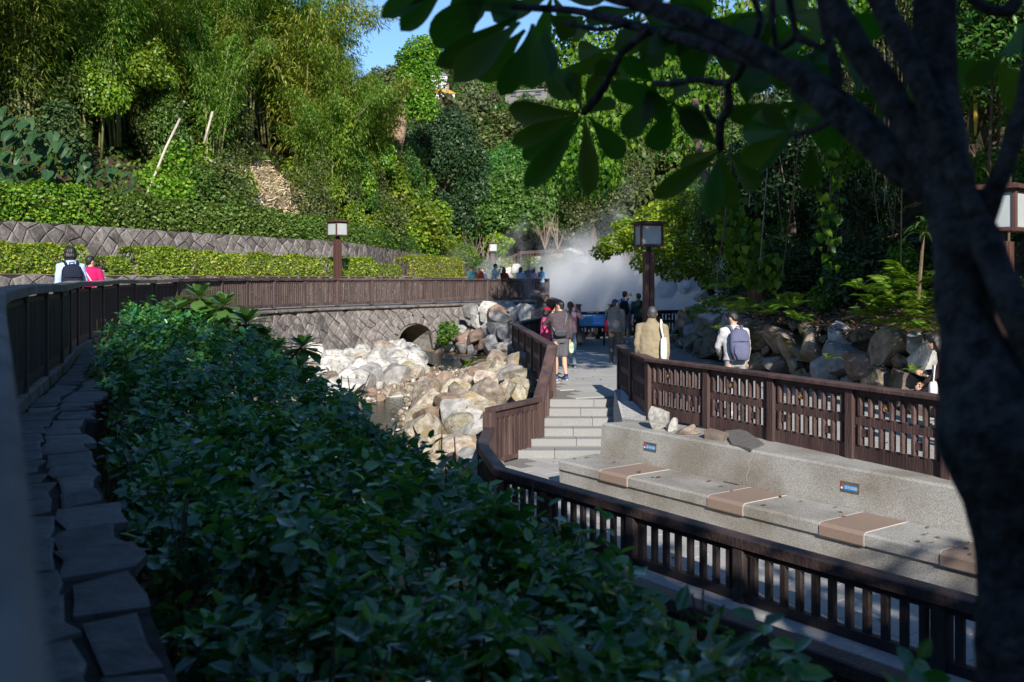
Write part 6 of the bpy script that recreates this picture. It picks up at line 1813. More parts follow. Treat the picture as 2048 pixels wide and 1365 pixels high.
for b, t, w_, db in [
    ((905, -50), (762, 32), 46, 3.4), ((900, -40), (800, 62), 46, 3.35), ((980, -30), (868, 98), 84, 3.3), ((1035, 30), (874, 137), 52, 3.3), ((1040, 45), (908, 160), 62, 3.25),
    ((1050, 60), (948, 162), 66, 3.3), ((1062, 62), (1004, 198), 50, 3.2), ((1066, 48), (1058, 176), 78, 3.15), ((1090, 55), (1094, 150), 48, 3.3), ((1085, 120), (1142, 197), 58, 3.35),
    ((1065, 18), (925, -18), 60, 3.35), ((1040, 10), (990, 40), 60, 3.4), ((1100, 30), (1150, 70), 50, 3.3), ((1090, 40), (1180, 62), 44, 3.4), ((960, -20), (905, 30), 50, 3.5),
    ((1158, 226), (1008, 226), 50, 3.2), ((1158, 228), (1022, 290), 42, 3.2), ((1160, 232), (1042, 322), 48, 3.25), ((1163, 236), (1050, 378), 52, 3.2), ((1170, 238), (1180, 388), 46, 3.2), ((1178, 234), (1248, 318), 48, 3.15),
    ((1165, 222), (1140, 140), 34, 3.25), ((1178, 226), (1232, 200), 30, 3.3), ((1172, 222), (1200, 150), 40, 3.25), ((1150, 150), (1222, 118), 44, 3.3), ((1290, 190), (1255, 278), 52, 3.0), ((1240, 150), (1190, 130), 42, 3.2),
    ((1445, 300), (1308, 398), 44, 2.85), ((1440, 305), (1420, 428), 46, 2.85), ((1446, 305), (1462, 420), 46, 2.9), ((1452, 300), (1520, 384), 44, 2.85), ((1436, 298), (1358, 350), 50, 2.9), ((1440, 296), (1360, 215), 50, 2.95), ((1305, 168), (1330, 250), 40, 2.9), ((1300, 170), (1290, 245), 30, 2.9), ((1310, 165), (1250, 120), 40, 3.0),
    ((1572, 268), (1480, 330), 52, 2.4), ((1570, 262), (1478, 265), 46, 2.45), ((1580, 268), (1528, 212), 40, 2.4), ((1600, 262), (1612, 224), 24, 2.35), ((1622, 280), (1622, 388), 46, 2.35), ((1590, 250), (1540, 238), 30, 2.4), ((1575, 258), (1505, 222), 42, 2.5),
    ((1600, 130), (1660, 170), 60, 2.5), ((1640, 110), (1555, 140), 46, 2.6), ((1545, 95), (1590, 180), 70, 2.6), ((1690, 190), (1770, 196), 24, 2.3), ((1755, 190), (1765, 250), 34, 2.3), ((1350, -20), (1395, 70), 90, 3.0), ((1430, -30), (1340, 40), 70, 3.1), ((1520, 30), (1600, -20), 70, 2.8), ((1480, 180), (1540, 130), 70, 2.8), ((1540, 30), (1470, 80), 60, 2.8),
    ((2010, 108), (1938, 168), 46, 2.1), ((1330, 60), (1290, 130), 60, 3.1), ((1420, 100), (1370, 150), 60, 2.9), ((1505, 110), (1525, 190), 55, 2.8)]:
    pleaf(b, t, w_, db)
rng = random.Random(131)
for cx_, cy_, d_, n_ in [(1285, 22, 3.15, 6), (1405, 40, 3.0, 6), (1556, 24, 2.9, 6), (1668, 70, 2.7, 5), (1600, 205, 2.75, 5), (1712, 190, 2.6, 4), (1105, -12, 3.5, 6), (950, -70, 3.6, 5), (1480, 60, 3.0, 5), (1210, 100, 3.4, 4), (1990, 120, 2.2, 3), (1345, 205, 3.0, 4)]:
    a0 = rng.uniform(0, 6.28)
    for k in range(n_):
        a = a0 + k * 6.28 / n_ + rng.uniform(-.3, .3); l = rng.uniform(85, 150) * 3.0 / d_
        pleaf((cx_, cy_), (cx_ + l * math.cos(a), cy_ + l * math.sin(a) * .7 + 30), rng.uniform(36, 58) * 3.0 / d_, d_, d_ + rng.uniform(-.3, .3), rng.uniform(-.8, .8))
# crown of the same tree above the picture
rng = random.Random(103)
for k in range(45):
    px, py, d = rng.uniform(700, 2300), rng.uniform(-700, -90), rng.uniform(1.9, 3.6)
    a = rng.uniform(0, 6.28); l = rng.uniform(110, 190)
    if py + max(0, l * math.sin(a)) > -40: continue
    pleaf((px, py), (px + l * math.cos(a), py + l * math.sin(a)), 52, d, d + rng.uniform(-.25, .25))
for px in (1000, 1250, 1500, 1750, 2000):
    branch('branch', [(1700, -60, 2.0, 22), ((px + 1700) / 2, -250, 2.3, 16), (px, -480, 2.7, 9)])
tag(obj('yellow_leaf', fine_leaf('yellow_leaf', 'l_yellow', .8), None, P(1318, 180, 3.0), (1.9, .3, 1.2), (.045, .045, .045)), 'single yellow leaf caught on the twig of the dark tree', 'leaf')

# ---- gravel between the boulders and a few fallen leaves
rgv = np.random.default_rng(15)
import bmesh as _bmesh
_bm = _bmesh.new(); _bmesh.ops.create_icosphere(_bm, subdivisions=1, radius=1); _iv = np.array([v.co for v in _bm.verts]); _if = np.array([[v.index for v in f.verts] for f in _bm.faces]); _bm.free()
GV, GF = [], []; k_ = 0
gpoly = [gb(*p) for p in [(600, 740), (700, 712), (850, 720), (1000, 735), (1070, 770), (1060, 810), (980, 830), (960, 930), (880, 930), (780, 900), (640, 820)]]
while k_ < 3200:
    x = rgv.uniform(min(p.x for p in gpoly), max(p.x for p in gpoly)); y = rgv.uniform(min(p.y for p in gpoly), max(p.y for p in gpoly))
    if not inside(x, y, gpoly): continue
    r = rgv.uniform(.025, .085); V = _iv * (r * rgv.uniform(.7, 1.3, 3)) * (1 + rgv.normal(0, .12, (len(_iv), 1)))
    GV.append(V + [x, y, bedz(x, y) + r * .3]); GF.append(_if + k_ * len(_iv)); k_ += 1
M['gravel'] = leafmat('creek_gravel', rgb(.12, .085, .06), rgb(.26, .21, .16), rgb(.48, .46, .43), 0.0, .9, .05, .2)
struct('gravel', npmesh('gravel', np.concatenate(GV), np.concatenate(GF), M['gravel']), 'stuff', 'loose gravel and pebbles between the creek boulders')
pts = []
while len(pts) < 170:
    x, y = rgv.uniform(.2, 7), rgv.uniform(8, 34)
    if inside(x, y, plat): pts.append((x, y, PLAT_Z + .03))
    elif inside(x, y, plaza) and y < 16.5: pts.append((x, y, .03))
for q in range(40):
    s_, o_ = rgv.uniform(0, 8), rgv.uniform(.1, .7); v_ = bq(s_, o_, .445); pts.append(tuple(v_))
pts = np.array(pts); k_ = len(pts)
struct('fallen_leaves', joined('fallen_leaves', [leaves(pts, rgv.normal(size=(k_, 3)) * [1, 1, .1], unit(rgv.normal(size=(k_, 3)) * .2 + [0, 0, 1]), rgv.uniform(.04, .10, k_), rgv.uniform(.02, .045, k_), 'oval', .3, .15)], 'litter'), 'stuff', 'scattered fallen leaves on the paving and bench')

# ================================================================== STEAM
def steam(name, loc, size, dens, seed, lo, hi, sc_, label):
    m = bpy.data.materials.new(name); m.use_nodes = True
    n, l = m.node_tree.nodes, m.node_tree.links
    n.remove(n['Principled BSDF'])
    pv = n.new('ShaderNodeVolumePrincipled'); pv.inputs['Color'].default_value = (.93, .95, .98, 1); pv.inputs['Anisotropy'].default_value = 0.0
    tc = n.new('ShaderNodeTexCoord'); sx = n.new('ShaderNodeSeparateXYZ'); l.new(tc.outputs['Generated'], sx.inputs[0])
    mp = n.new('ShaderNodeMapping'); mp.inputs['Location'].default_value = (seed, seed * 2, seed); mp.inputs['Scale'].default_value = (1, 1, .62); l.new(tc.outputs['Object'], mp.inputs[0])
    nz = n.new('ShaderNodeTexNoise'); nz.inputs['Scale'].default_value = sc_; nz.inputs['Detail'].default_value = 4; nz.inputs['Roughness'].default_value = .55; nz.inputs['Distortion'].default_value = .6
    l.new(mp.outputs[0], nz.inputs['Vector'])
    def mth(op, a, b=None, c=None):
        q = n.new('ShaderNodeMath'); q.operation = op
        for i, x in enumerate((a, b, c)):
            if x is None: continue
            if isinstance(x, (int, float)): q.inputs[i].default_value = x
            else: l.new(x, q.inputs[i])
        return q.outputs[0]
    # falloff towards the sides and upwards
    px = mth('SUBTRACT', sx.outputs[0], .5); py = mth('SUBTRACT', sx.outputs[1], .5)
    r = mth('SQRT', mth('ADD', mth('MULTIPLY', px, px), mth('MULTIPLY', py, py)))
    fr = mth('MAXIMUM', mth('SUBTRACT', 1.0, mth('MULTIPLY', r, 2.05)), 0)
    fz_ = mth('POWER', mth('SUBTRACT', 1.0, sx.outputs[2]), 1.3)
    th = mth('MULTIPLY_ADD', mth('SUBTRACT', 1.0, mth('MULTIPLY', fz_, mth('MINIMUM', mth('MULTIPLY', fr, 1.6), 1.0))), hi - lo, lo)
    d = mth('MAXIMUM', mth('SUBTRACT', nz.outputs['Fac'], th), 0)
    dd = mth('MULTIPLY', mth('MULTIPLY', d, dens), mth('MINIMUM', mth('MULTIPLY', fr, 4), 1.0))
    dd = mth('MULTIPLY', dd, mth('MINIMUM', mth('MULTIPLY', mth('SUBTRACT', 1.0, sx.outputs[2]), 5), 1.0))
    l.new(dd, pv.inputs['Density']); l.new(pv.outputs[0], n['Material Output'].inputs['Volume'])
    b = MB().box((0, 0, size[2] / 2), *size, .001)
    o = obj(name, pymesh(name, b.v, b.f, m), None, loc); o['kind'] = 'stuff'; o['label'] = label
    return o
steam('steam', (5.2, 50.5, .1), (19, 21, 9.4), 2.3, 3.3, .20, .74, .40, 'white steam drifting up from the hot pond')
steam('steam_wisp', (1.5, 62.5, 1.5), (17, 11, 9.5), 1.3, 9.1, .36, .74, .30, 'thin steam drifting in front of the boardwalk')

# ================================================================== FAR HOUSES AND PALM
M['plaster'] = mat('white_plaster', rgb(.62, .61, .59), rgb(.75, .74, .72), 3, .8)
M['orange_roof'] = mat('orange_tile_roof', rgb(.55, .26, .03), rgb(.70, .36, .05), 3, .6)
M['grey_roof'] = mat('grey_roof', rgb(.12, .13, .14), rgb(.2, .21, .22), 3, .7)
M['window'] = mat('dark_window', rgb(.03, .04, .05), None, 3, .15, 0, None, .5)
def house(label, px, py, d, w_, h, roof_m, yaw=.3, roof='hip', rows=2, wall='plaster'):
    p = P(px, py, d); t = thing('house', label, 'house', p)
    def put(name, mb, m):
        o = mb.obj(name, M[m]); o.parent = t; return o
    put('wall', MB().box((0, 0, h / 2 - 1), w_, w_ * .7, h + 2), wall)
    mb = MB(); e = w_ * .58; f_ = w_ * .42; k = .28 * w_
    if roof == 'hip':
        mb.v = [Vector(q) for q in ((-e, -f_, h), (e, -f_, h), (e, f_, h), (-e, f_, h), (-e * .45, 0, h + k), (e * .45, 0, h + k))]
        mb.f = [[0, 1, 5, 4], [1, 2, 5], [2, 3, 4, 5], [3, 0, 4], [3, 2, 1, 0]]
    else: mb.box((0, 0, h + .15), w_ * 1.06, w_ * .76, .3)
    put('roof', mb, roof_m)
    for r in range(rows):
        for c in range(3):
            wo = put('window', MB().box((-w_ * .3 + c * w_ * .3, -w_ * .35 - .03, h * (.3 + .42 * r)), w_ * .14, .08, h * .2), 'window')
    t.rotation_euler = (0, 0, yaw)
house('white house with orange roof low in the far woods', 888, 200, 190, 3.6, 1.0, 'orange_roof')
house('far temple hall with bright orange roof above the trees', 934, 184, 215, 5, .3, 'orange_roof', .4)
house('long grey concrete building behind the big leaf tips', 1060, 200, 210, 9, 1.2, 'grey_roof', -.3, 'flat', wall='pipe')
house('white house furthest along the hill behind the leaves', 1130, 203, 210, 4, 2, 'grey_roof', .1, 'flat')
house('white house top peeping out behind the vine clad tree', 876, 166, 235, 4, 1.5, 'grey_roof', .2)
p = P(893, 205, 165); palm = thing('palm_tree', 'tall palm with pale trunk by the orange roofed house', 'palm', p)
v, f = tube([[(P(893, 240, 165), .3), (P(894, 190, 165), .24), (P(897, 165, 165), .18)]], 7); obj('trunk', pymesh('trunk', v, f, M['bark_pale'], True), palm)
B, D, N, c = [], [], [], P(897, 163, 165)
for k in range(14):
    a = k * 2.4
    for t in np.linspace(.1, 1, 9):
        q = Vector((math.cos(a) * 2.6 * t, math.sin(a) * 2.6 * t, 1.5 * t - 2.2 * t * t))
        for s in (-1, 1):
            B.append(c + q); D.append((-math.sin(a) * s + .4 * math.cos(a), math.cos(a) * s + .4 * math.sin(a), -.35)); N.append((0, 0, 1))
obj('crown', joined('crown', [leaves(np.array(B), np.array(D), np.array(N, float), .9, .16)], 'l_mid'), palm)
# dark concrete wall at the shaded end of the slope
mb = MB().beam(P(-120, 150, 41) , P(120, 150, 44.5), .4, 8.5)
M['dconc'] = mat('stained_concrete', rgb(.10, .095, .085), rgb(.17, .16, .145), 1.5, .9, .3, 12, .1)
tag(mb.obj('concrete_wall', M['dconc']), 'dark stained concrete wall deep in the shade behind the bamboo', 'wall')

# ================================================================== PEOPLE
tmp_sc = bpy.data.scenes.new('scratch')
def remesh(v, f, vox, sm=6):
    me = pymesh('scratch', v, f)
    ob = bpy.data.objects.new('scratch', me); tmp_sc.collection.objects.link(ob)
    r = ob.modifiers.new('r', 'REMESH'); r.mode = 'VOXEL'; r.voxel_size = vox; r.use_smooth_shade = True
    s = ob.modifiers.new('s', 'SMOOTH'); s.factor = .5; s.iterations = sm
    tmp_sc.view_layers[0].update(); dg = tmp_sc.view_layers[0].depsgraph
    out = bpy.data.meshes.new_from_object(ob.evaluated_get(dg))
    bpy.data.objects.remove(ob); bpy.data.meshes.remove(me)
    out.polygons.foreach_set('use_smooth', [True] * len(out.polygons))
    return out
def ellipsoid(c, r, nu=12, nv=8):
    c = Vector(c); v = [c + Vector((0, 0, -r[2]))]; f = []
    for j in range(1, nv):
        t = math.pi * j / nv - math.pi / 2
        for i in range(nu):
            a = 2 * math.pi * i / nu
            v.append(c + Vector((math.cos(a) * math.cos(t) * r[0], math.sin(a) * math.cos(t) * r[1], math.sin(t) * r[2])))
    v.append(c + Vector((0, 0, r[2])))
    for i in range(nu):
        f.append([0, 1 + (i + 1) % nu, 1 + i])
        f.append([len(v) - 1, len(v) - 1 - nu + i, len(v) - 1 - nu + (i + 1) % nu])
    for j in range(nv - 2):
        for i in range(nu):
            a = 1 + j * nu; f.append([a + i, a + (i + 1) % nu, a + nu + (i + 1) % nu, a + nu + i])
    return v, f
def loft(rings, n=14):
    v = []; f = []
    for c, rx, ry in rings:
        c = Vector(c)
        v += [c + Vector((math.cos(2 * math.pi * k / n) * rx, math.sin(2 * math.pi * k / n) * ry, 0)) for k in range(n)]
    for j in range(len(rings) - 1):
        f += [[j * n + k, j * n + (k + 1) % n, (j + 1) * n + (k + 1) % n, (j + 1) * n + k] for k in range(n)]
    f += [list(range(n - 1, -1, -1)), [(len(rings) - 1) * n + k for k in range(n)]]
    return v, f
SKIN = mat('skin', rgb(.50, .30, .21), rgb(.56, .35, .25), 6, .55, 0, None, .4)
def cloth(c, c2=None, rough=.85):
    k = 'cloth_%.3f_%.3f_%.3f' % c[:3]
    if k not in M: M[k] = mat('cloth', tuple(x * .88 for x in c[:3]) + (1,), tuple(min(x * 1.08, 1) for x in c[:3]) + (1,), 9, rough, .35, 14, .2)
    return M[k]
HAIRC = {'black': rgb(.012, .011, .012), 'brown': rgb(.05, .025, .014), 'grey': rgb(.05, .049, .052), 'white': rgb(.55, .53, .50), 'blonde': rgb(.55, .42, .26), 'redbrown': rgb(.14, .05, .03), 'auburn': rgb(.10, .045, .025)}
ARM = {'down': ((.04, -.03, -.29), (.05, .05, -.54)), 'pocket': ((.09, -.07, -.27), (.02, .08, -.46)), 'face': ((.10, .17, -.20), (-.10, .20, .06)), 'head': ((.16, .10, -.13), (-.02, .10, .16)), 'phone': ((.03, .16, -.22), (-.12, .40, -.02)), 'rail': ((.07, .14, -.27), (-.02, .40, -.26)), 'hold': ((.06, .05, -.29), (-.08, .26, -.28)), 'cam': ((.10, .16, -.22), (-.09, .27, .12)), 'bent': ((.06, .02, -.28), (.0, .20, -.40)), 'fwd': ((.06, .10, -.27), (-.04, .28, -.42))}
def person(label, loc, yaw, h, top, bottom, hair='black', hairc='black', arms=('down', 'down'), sleeve=1.0, shorts=False, stride=.0, lean=0.0, turn=0.0, nod=0.0, wid=1.0, long_top=.0, shoe=rgb(.05, .05, .06), loose=1.0, hood=None, collar=False, sock=False, vx=1.0):
    """builds one figure facing local +Y; returns its matrix"""
    root = thing('person', label, 'person', loc)
    root.rotation_euler = (0, 0, yaw); s = h / 1.72; root.scale = (s, s, s)
    def lz(p):                                   # lean the upper body forward about the hips
        p = Vector(p); 
        if lean and p.z > .95:
            q = p - Vector((0, 0, .95)); c, s_ = math.cos(lean), math.sin(lean)
            p = Vector((q.x, q.y * c + q.z * s_, q.z * c - q.y * s_ + .95))
        return p
    head_c = lz((0, .02, 1.60))
    hr = Matrix.Rotation(turn, 3, 'Z') @ Matrix.Rotation(-nod, 3, 'X')
    def hd(p): return head_c + hr @ (Vector(p))
    def tr(vf, fn): return [fn(p) for p in vf[0]], vf[1]
    mb = MB()
    W = wid
    torso = [((0, 0, .86), .150 * W, .105), ((0, 0, .95), .160 * W, .115), ((0, .0, 1.07), .140 * W, .10), ((0, .0, 1.20), .155 * W, .11), ((0, -.005, 1.33), .168 * W, .112), ((0, -.01, 1.41), .150 * W, .09), ((0, -.01, 1.455), .085, .065), ((0, .0, 1.48), .055, .055)]
    mb.add(tr(loft(torso), lz))
    mb.add(tube([[(lz((0, -.005, 1.42)), .058), (lz((0, .005, 1.50)), .052), (hd((0, -.01, -.02)), .055)]], 10))
    mb.add(tr(ellipsoid((0, 0, 0), (.074, .092, .112)), hd))
    mb.add(tr(ellipsoid((0, .03, -.06), (.056, .06, .055)), hd))              # jaw
    for sx in (-1, 1): mb.add(tr(ellipsoid((sx * .076, -.005, -.005), (.014, .024, .034), 8, 6), hd))
    mb.add(tr(ellipsoid((0, .095, -.012), (.014, .024, .026), 8, 6), hd))
    legs = []; armp = []
    for sx, sg in ((-1, 1), (1, -1)):
        hip = Vector((sx * .085 * W, 0, .88)); kn = Vector((sx * .09, .03 + sg * stride * .5, .48)); an = Vector((sx * .095, -.02 + sg * stride * 1.0 - abs(stride) * .2, .085 + (.06 * stride if sg < 0 else 0)))
        legs.append((hip, kn, an))
        mb.add(tube([[(hip + Vector((0, 0, .06)), .085 * W), (hip - Vector((0, 0, .08)), .088), (kn + Vector((0, 0, .08)), .062), (kn, .056), (kn - Vector((0, -.0, .14)) + Vector((0, -.018, 0)), .058), (an + Vector((0, 0, .06)), .038), (an, .036)]], 10))
        mb.add(tube([[(an + Vector((0, -.05, -.05)), .035), (an + Vector((0, .05, -.045)), .04), (an + Vector((0, .15, -.06)), .026)]], 8))
    for i, sx in enumerate((-1, 1)):
        e, w_ = ARM[arms[i]]
        sh = lz((sx * .175 * W, -.01, 1.395)); el = sh + Vector((sx * e[0], e[1], e[2])); wr = sh + Vector((sx * w_[0], w_[1], w_[2]))
        armp.append((sh, el, wr))
        mb.add(tube([[(sh - Vector((sx * .05, 0, 0)), .055), (sh, .052), (sh.lerp(el, .5), .046), (el, .038), (el.lerp(wr, .35), .038), (wr, .026)]], 10))
        d = (wr - el).normalized()
        mb.add(ellipsoid(wr + d * .045, (.030, .030, .035), 8, 6))
    me = remesh(mb.v, mb.f, .017 * vx, 5)
    # fingers and thumb joined to the same body
    fb = MB(); fb.v = [v.co.copy() for v in me.vertices]; fb.f = [list(p.vertices) for p in me.polygons]
    for i, sx in enumerate((-1, 1)):
        sh, el, wr = armp[i]; d = (wr - el).normalized(); sd = d.cross(Vector((sx, .3, .1))).normalized(); curl = sd.cross(d) * (1 if sx > 0 else 1)
        for k in range(4):
            o = wr + d * .06 + sd * (.018 * (k - 1.5)); l = (.058, .068, .064, .050)[k]
            fb.add(tube([[(o, .0095), (o + d * l * .6, .009), (o + d * l * .95 + curl * .02, .007)]], 6))
        o = wr + d * .02 + sd * .03
        fb.add(tube([[(o, .011), (o + d * .03 + sd * .014, .010), (o + d * .052 + sd * .012 + curl * .01, .008)]], 6))
    bm_ = pymesh('body', fb.v, fb.f, SKIN, True); bpy.data.meshes.remove(me)
    body = obj('body', bm_, None); body.parent = root
    # face
    fm = MB()
    for sx in (-1, 1): fm.add(tr(ellipsoid((sx * .030, .083, .018), (.011, .006, .006), 8, 5), hd))
    fo = obj('eyes', pymesh('eyes', fm.v, fm.f, cloth(rgb(.02, .015, .012)), True)); fo.parent = body
    fm = MB().add(tr(ellipsoid((0, .084, -.055), (.022, .010, .006), 8, 5), hd)); fo = obj('mouth', pymesh('mouth', fm.v, fm.f, cloth(rgb(.35, .13, .10)), True)); fo.parent = body
    # shirt
    mb = MB(); L_ = loose
    hem = .90 - long_top
    t2 = [((0, 0, hem), (.172 * W + .01) * L_, .135 * L_), ((0, 0, .99), (.170 * W) * L_, .135 * L_), ((0, .0, 1.10), .165 * W * L_, .130 * L_), ((0, .0, 1.22), .172 * W * L_, .132), ((0, -.005, 1.34), .182 * W, .130), ((0, -.01, 1.42), .160 * W, .105), ((0, -.01, 1.465), .095, .080), ((0, -.005, 1.49 + (.03 if collar else 0)), .072, .072)]
    mb.add(tr(loft(t2), lz))
    for i, sx in enumerate((-1, 1)):
        sh, el, wr = armp[i]
        if sleeve >= .9: pl_ = [(sh - Vector((sx * .06, 0, -.0)), .068), (sh, .068 * L_ ** .5), (sh.lerp(el, .5), .062 * L_ ** .5), (el, .054 * L_ ** .5), (el.lerp(wr, .5), .050 * L_ ** .5), (el.lerp(wr, .92 * sleeve), .040)]
        else: pl_ = [(sh - Vector((sx * .06, 0, 0)), .068), (sh, .070), (sh.lerp(el, sleeve), .064)]
        mb.add(tube([pl_], 10))
    if hood:
        mb.add(tr(ellipsoid((0, -.11, 1.44), (.125, .055, .085)), lz)); mb.add(tr(ellipsoid((0, -.06, 1.475), (.12, .09, .045)), lz))
    me = remesh(mb.v, mb.f, .019 * vx, 4)
    for v in me.vertices:
        p = v.co; v.co = p + v.normal * (.010 * noise.noise(Vector((p.x * 9, p.y * 9, p.z * 14 + h * 10))) + .006 * noise.noise(p * 26))
    me.materials.append(cloth(top)); o = obj('shirt', me); o.parent = root
    # trousers or shorts
    mb = MB()
    mb.add(loft([((0, 0, .80), .150 * W, .118), ((0, 0, .88), .168 * W, .125), ((0, 0, .97), .160 * W, .122), ((0, 0, 1.02), .148 * W, .112)]))
    for hip, kn, an in legs:
        if shorts: mb.add(tube([[(hip + Vector((0, 0, .04)), .098), (hip.lerp(kn, .5), .096), (hip.lerp(kn, .92), .088)]], 10))
        else: mb.add(tube([[(hip + Vector((0, 0, .04)), .098), (hip.lerp(kn, .5), .088), (kn, .072), (kn.lerp(an, .5), .066), (an + Vector((0, 0, -.03)), .056)]], 10))
    me = remesh(mb.v, mb.f, .019 * vx, 4)
    for v in me.vertices:
        p = v.co; v.co = p + v.normal * (.008 * noise.noise(Vector((p.x * 10, p.y * 10, p.z * 9 + h * 7))))
    me.materials.append(cloth(bottom)); o = obj('shorts' if shorts else 'trousers', me); o.parent = root
    for hip, kn, an in legs:
        mb = MB().add(tube([[(an + Vector((0, -.075, -.045)), .030), (an + Vector((0, -.03, -.035)), .044), (an + Vector((0, .06, -.040)), .043), (an + Vector((0, .14, -.052)), .040), (an + Vector((0, .185, -.060)), .022)]], 10))
        o = obj('shoe', pymesh('shoe', mb.v, mb.f, cloth(shoe, None, .6), True)); o.parent = root
        sl = MB().add(tube([[(an + Vector((0, -.08, -.078)), .020), (an + Vector((0, .0, -.078)), .030), (an + Vector((0, .12, -.078)), .034), (an + Vector((0, .19, -.076)), .016)]], 8))
        for q in sl.v: q.z = max(q.z, an.z - .085); q.z = min(q.z, an.z - .06)
        so = obj('sole', pymesh('sole', sl.v, sl.f, cloth(rgb(.6, .6, .6)), True)); so.parent = o
        if sock:
            k2 = MB().add(tube([[(an + Vector((0, 0, -.02)), .042), (an + Vector((0, 0, .05)), .043)]], 10)); ko = obj('sock', pymesh('sock', k2.v, k2.f, cloth(rgb(.02, .02, .03)), True)); ko.parent = root
    # hair
    mb = MB()
    if hair in ('short', 'crop'):
        k = 1.0 if hair == 'short' else .95
        mb.add(tr(ellipsoid((0, -.016, .030), (.084 * k, .096 * k, .098 * k)), hd)); mb.add(tr(ellipsoid((0, -.045, -.02), (.068 * k, .058 * k, .07)), hd))
        mb.add(tr(ellipsoid((0, .035, .075), (.06, .05, .042)), hd))
    elif hair == 'bob':
        mb.add(tr(ellipsoid((0, -.014, .03), (.110, .112, .112)), hd)); mb.add(tr(ellipsoid((0, -.03, -.035), (.122, .098, .082)), hd)); mb.add(tr(ellipsoid((0, .05, .07), (.07, .045, .045)), hd))
    elif hair in ('long', 'curly'):
        mb.add(tr(ellipsoid((0, -.014, .03), (.092, .10, .102)), hd)); k = 1.0 if hair == 'long' else 1.25
        mb.add(tube([[(hd((0, -.03, .04)), .085), (hd((0, -.055, -.07)), .088 * k), (hd((0, -.075, -.18)), .080 * k), (hd((0, -.08, -.30)), .05 * k)]], 12))
        for sx in (-1, 1): mb.add(tube([[(hd((sx * .07, -.0, .04)), .03), (hd((sx * .083, .0, -.06)), .034 * k), (hd((sx * .08, -.02, -.16)), .028 * k)]], 8))
    elif hair == 'pony':
        mb.add(tr(ellipsoid((0, -.014, .03), (.086, .098, .098)), hd)); mb.add(tr(ellipsoid((0, -.045, -.01), (.07, .058, .06)), hd))
        mb.add(tube([[(hd((0, -.10, .06)), .028), (hd((.0, -.135, .02)), .038), (hd((.0, -.13, -.12)), .040), (hd((0, -.12, -.26)), .028), (hd((0, -.11, -.36)), .010)]], 10))
    if mb.v:
        me = remesh(mb.v, mb.f, .014 * vx, 3)
        for v in me.vertices:
            p = v.co; v.co = p + v.normal * (.006 * noise.noise(Vector((p.x * 45, p.y * 45, p.z * 12))))
        k = 'hair_' + hairc
        if k not in M: M[k] = mat('hair', tuple(x * .8 for x in HAIRC[hairc][:3]) + (1,), tuple(x * 1.6 for x in HAIRC[hairc][:3]) + (1,), 30, .45, .5, 60, .5, 0, 0, (1, 1, .15))
        me.materials.append(M[k]); o = obj('hair', me); o.parent = root
    root['_a'] = 1; del root['_a']
    return root, armp, hd, lz
def world(root, p): return wm(root) @ Vector(p)
def attach(o, root):      # a carried thing stays top-level, placed where the person holds it
    o.matrix_basis = wm(root); return o
def soft(name, c, r, p=3.0, m=None, seed=0, nu=20, nv=12):
    """soft box (superellipsoid) for bags"""
    v, f = ellipsoid((0, 0, 0), (1, 1, 1), nu, nv); out = []
    for q in v:
        k = (abs(q.x) ** p + abs(q.y) ** p + abs(q.z) ** p) ** (1 / p)
        q = q / k
        q *= 1 + .05 * noise.noise(q * 3 + Vector((seed, 0, 0)))
        out.append(Vector(c) + Vector((q.x * r[0], q.y * r[1], q.z * r[2])))
    return out, f
def bag_thing(root, name, label, cat, parts):
    t = thing(name, label, cat)
    attach(t, root)
    for nm, vf, m in parts:
        o = obj(nm, pymesh(nm, vf[0], vf[1], m, True)); o.parent = t
    return t
def backpack(root, label, c, sc_=1.0, y=-.20, z=1.18, lz=lambda p: Vector(p), strap=True):
    m = cloth(c); md = cloth(tuple(x * .6 for x in c[:3]) + (1,))
    def T(vf): return [lz(p) for p in vf[0]], vf[1]
    pr = [('bag', T(soft('b', (0, y, z), (.15 * sc_, .085 * sc_, .22 * sc_), 3.2, seed=1)), m), ('pocket', T(soft('p', (0, y - .075 * sc_, z - .09 * sc_), (.118 * sc_, .035, .105 * sc_), 3.2, seed=2)), m),
          ('handle', T(tube([[((-.045, y + .03, z + .20 * sc_), .011), ((-.03, y + .03, z + .255 * sc_), .011), ((.03, y + .03, z + .255 * sc_), .011), ((.045, y + .03, z + .20 * sc_), .011)]], 6)), md),
          ('zipper', T(tube([[((-.12 * sc_, y - .075 * sc_, z + .03), .006), ((0, y - .105 * sc_, z + .035), .006), ((.12 * sc_, y - .075 * sc_, z + .03), .006)]], 5)), md)]
    for sx in (-1, 1):
        pr.append(('strap', T(tube([[((sx * .075, y + .07, z + .19 * sc_), .024), ((sx * .10, -.10, 1.45), .024), ((sx * .115, .02, 1.475), .022), ((sx * .125, .125, 1.36), .022), ((sx * .13, .13, 1.15), .018), ((sx * .14, .0, 1.02), .014), ((sx * .12, y + .05, z - .16), .012)]], 6)), m))
    return bag_thing(root, 'backpack', label, 'backpack', pr)

def ppos(px, d, z): return (P(px, 0, d).x, d, z)
PZ = PLAT_Z + .016
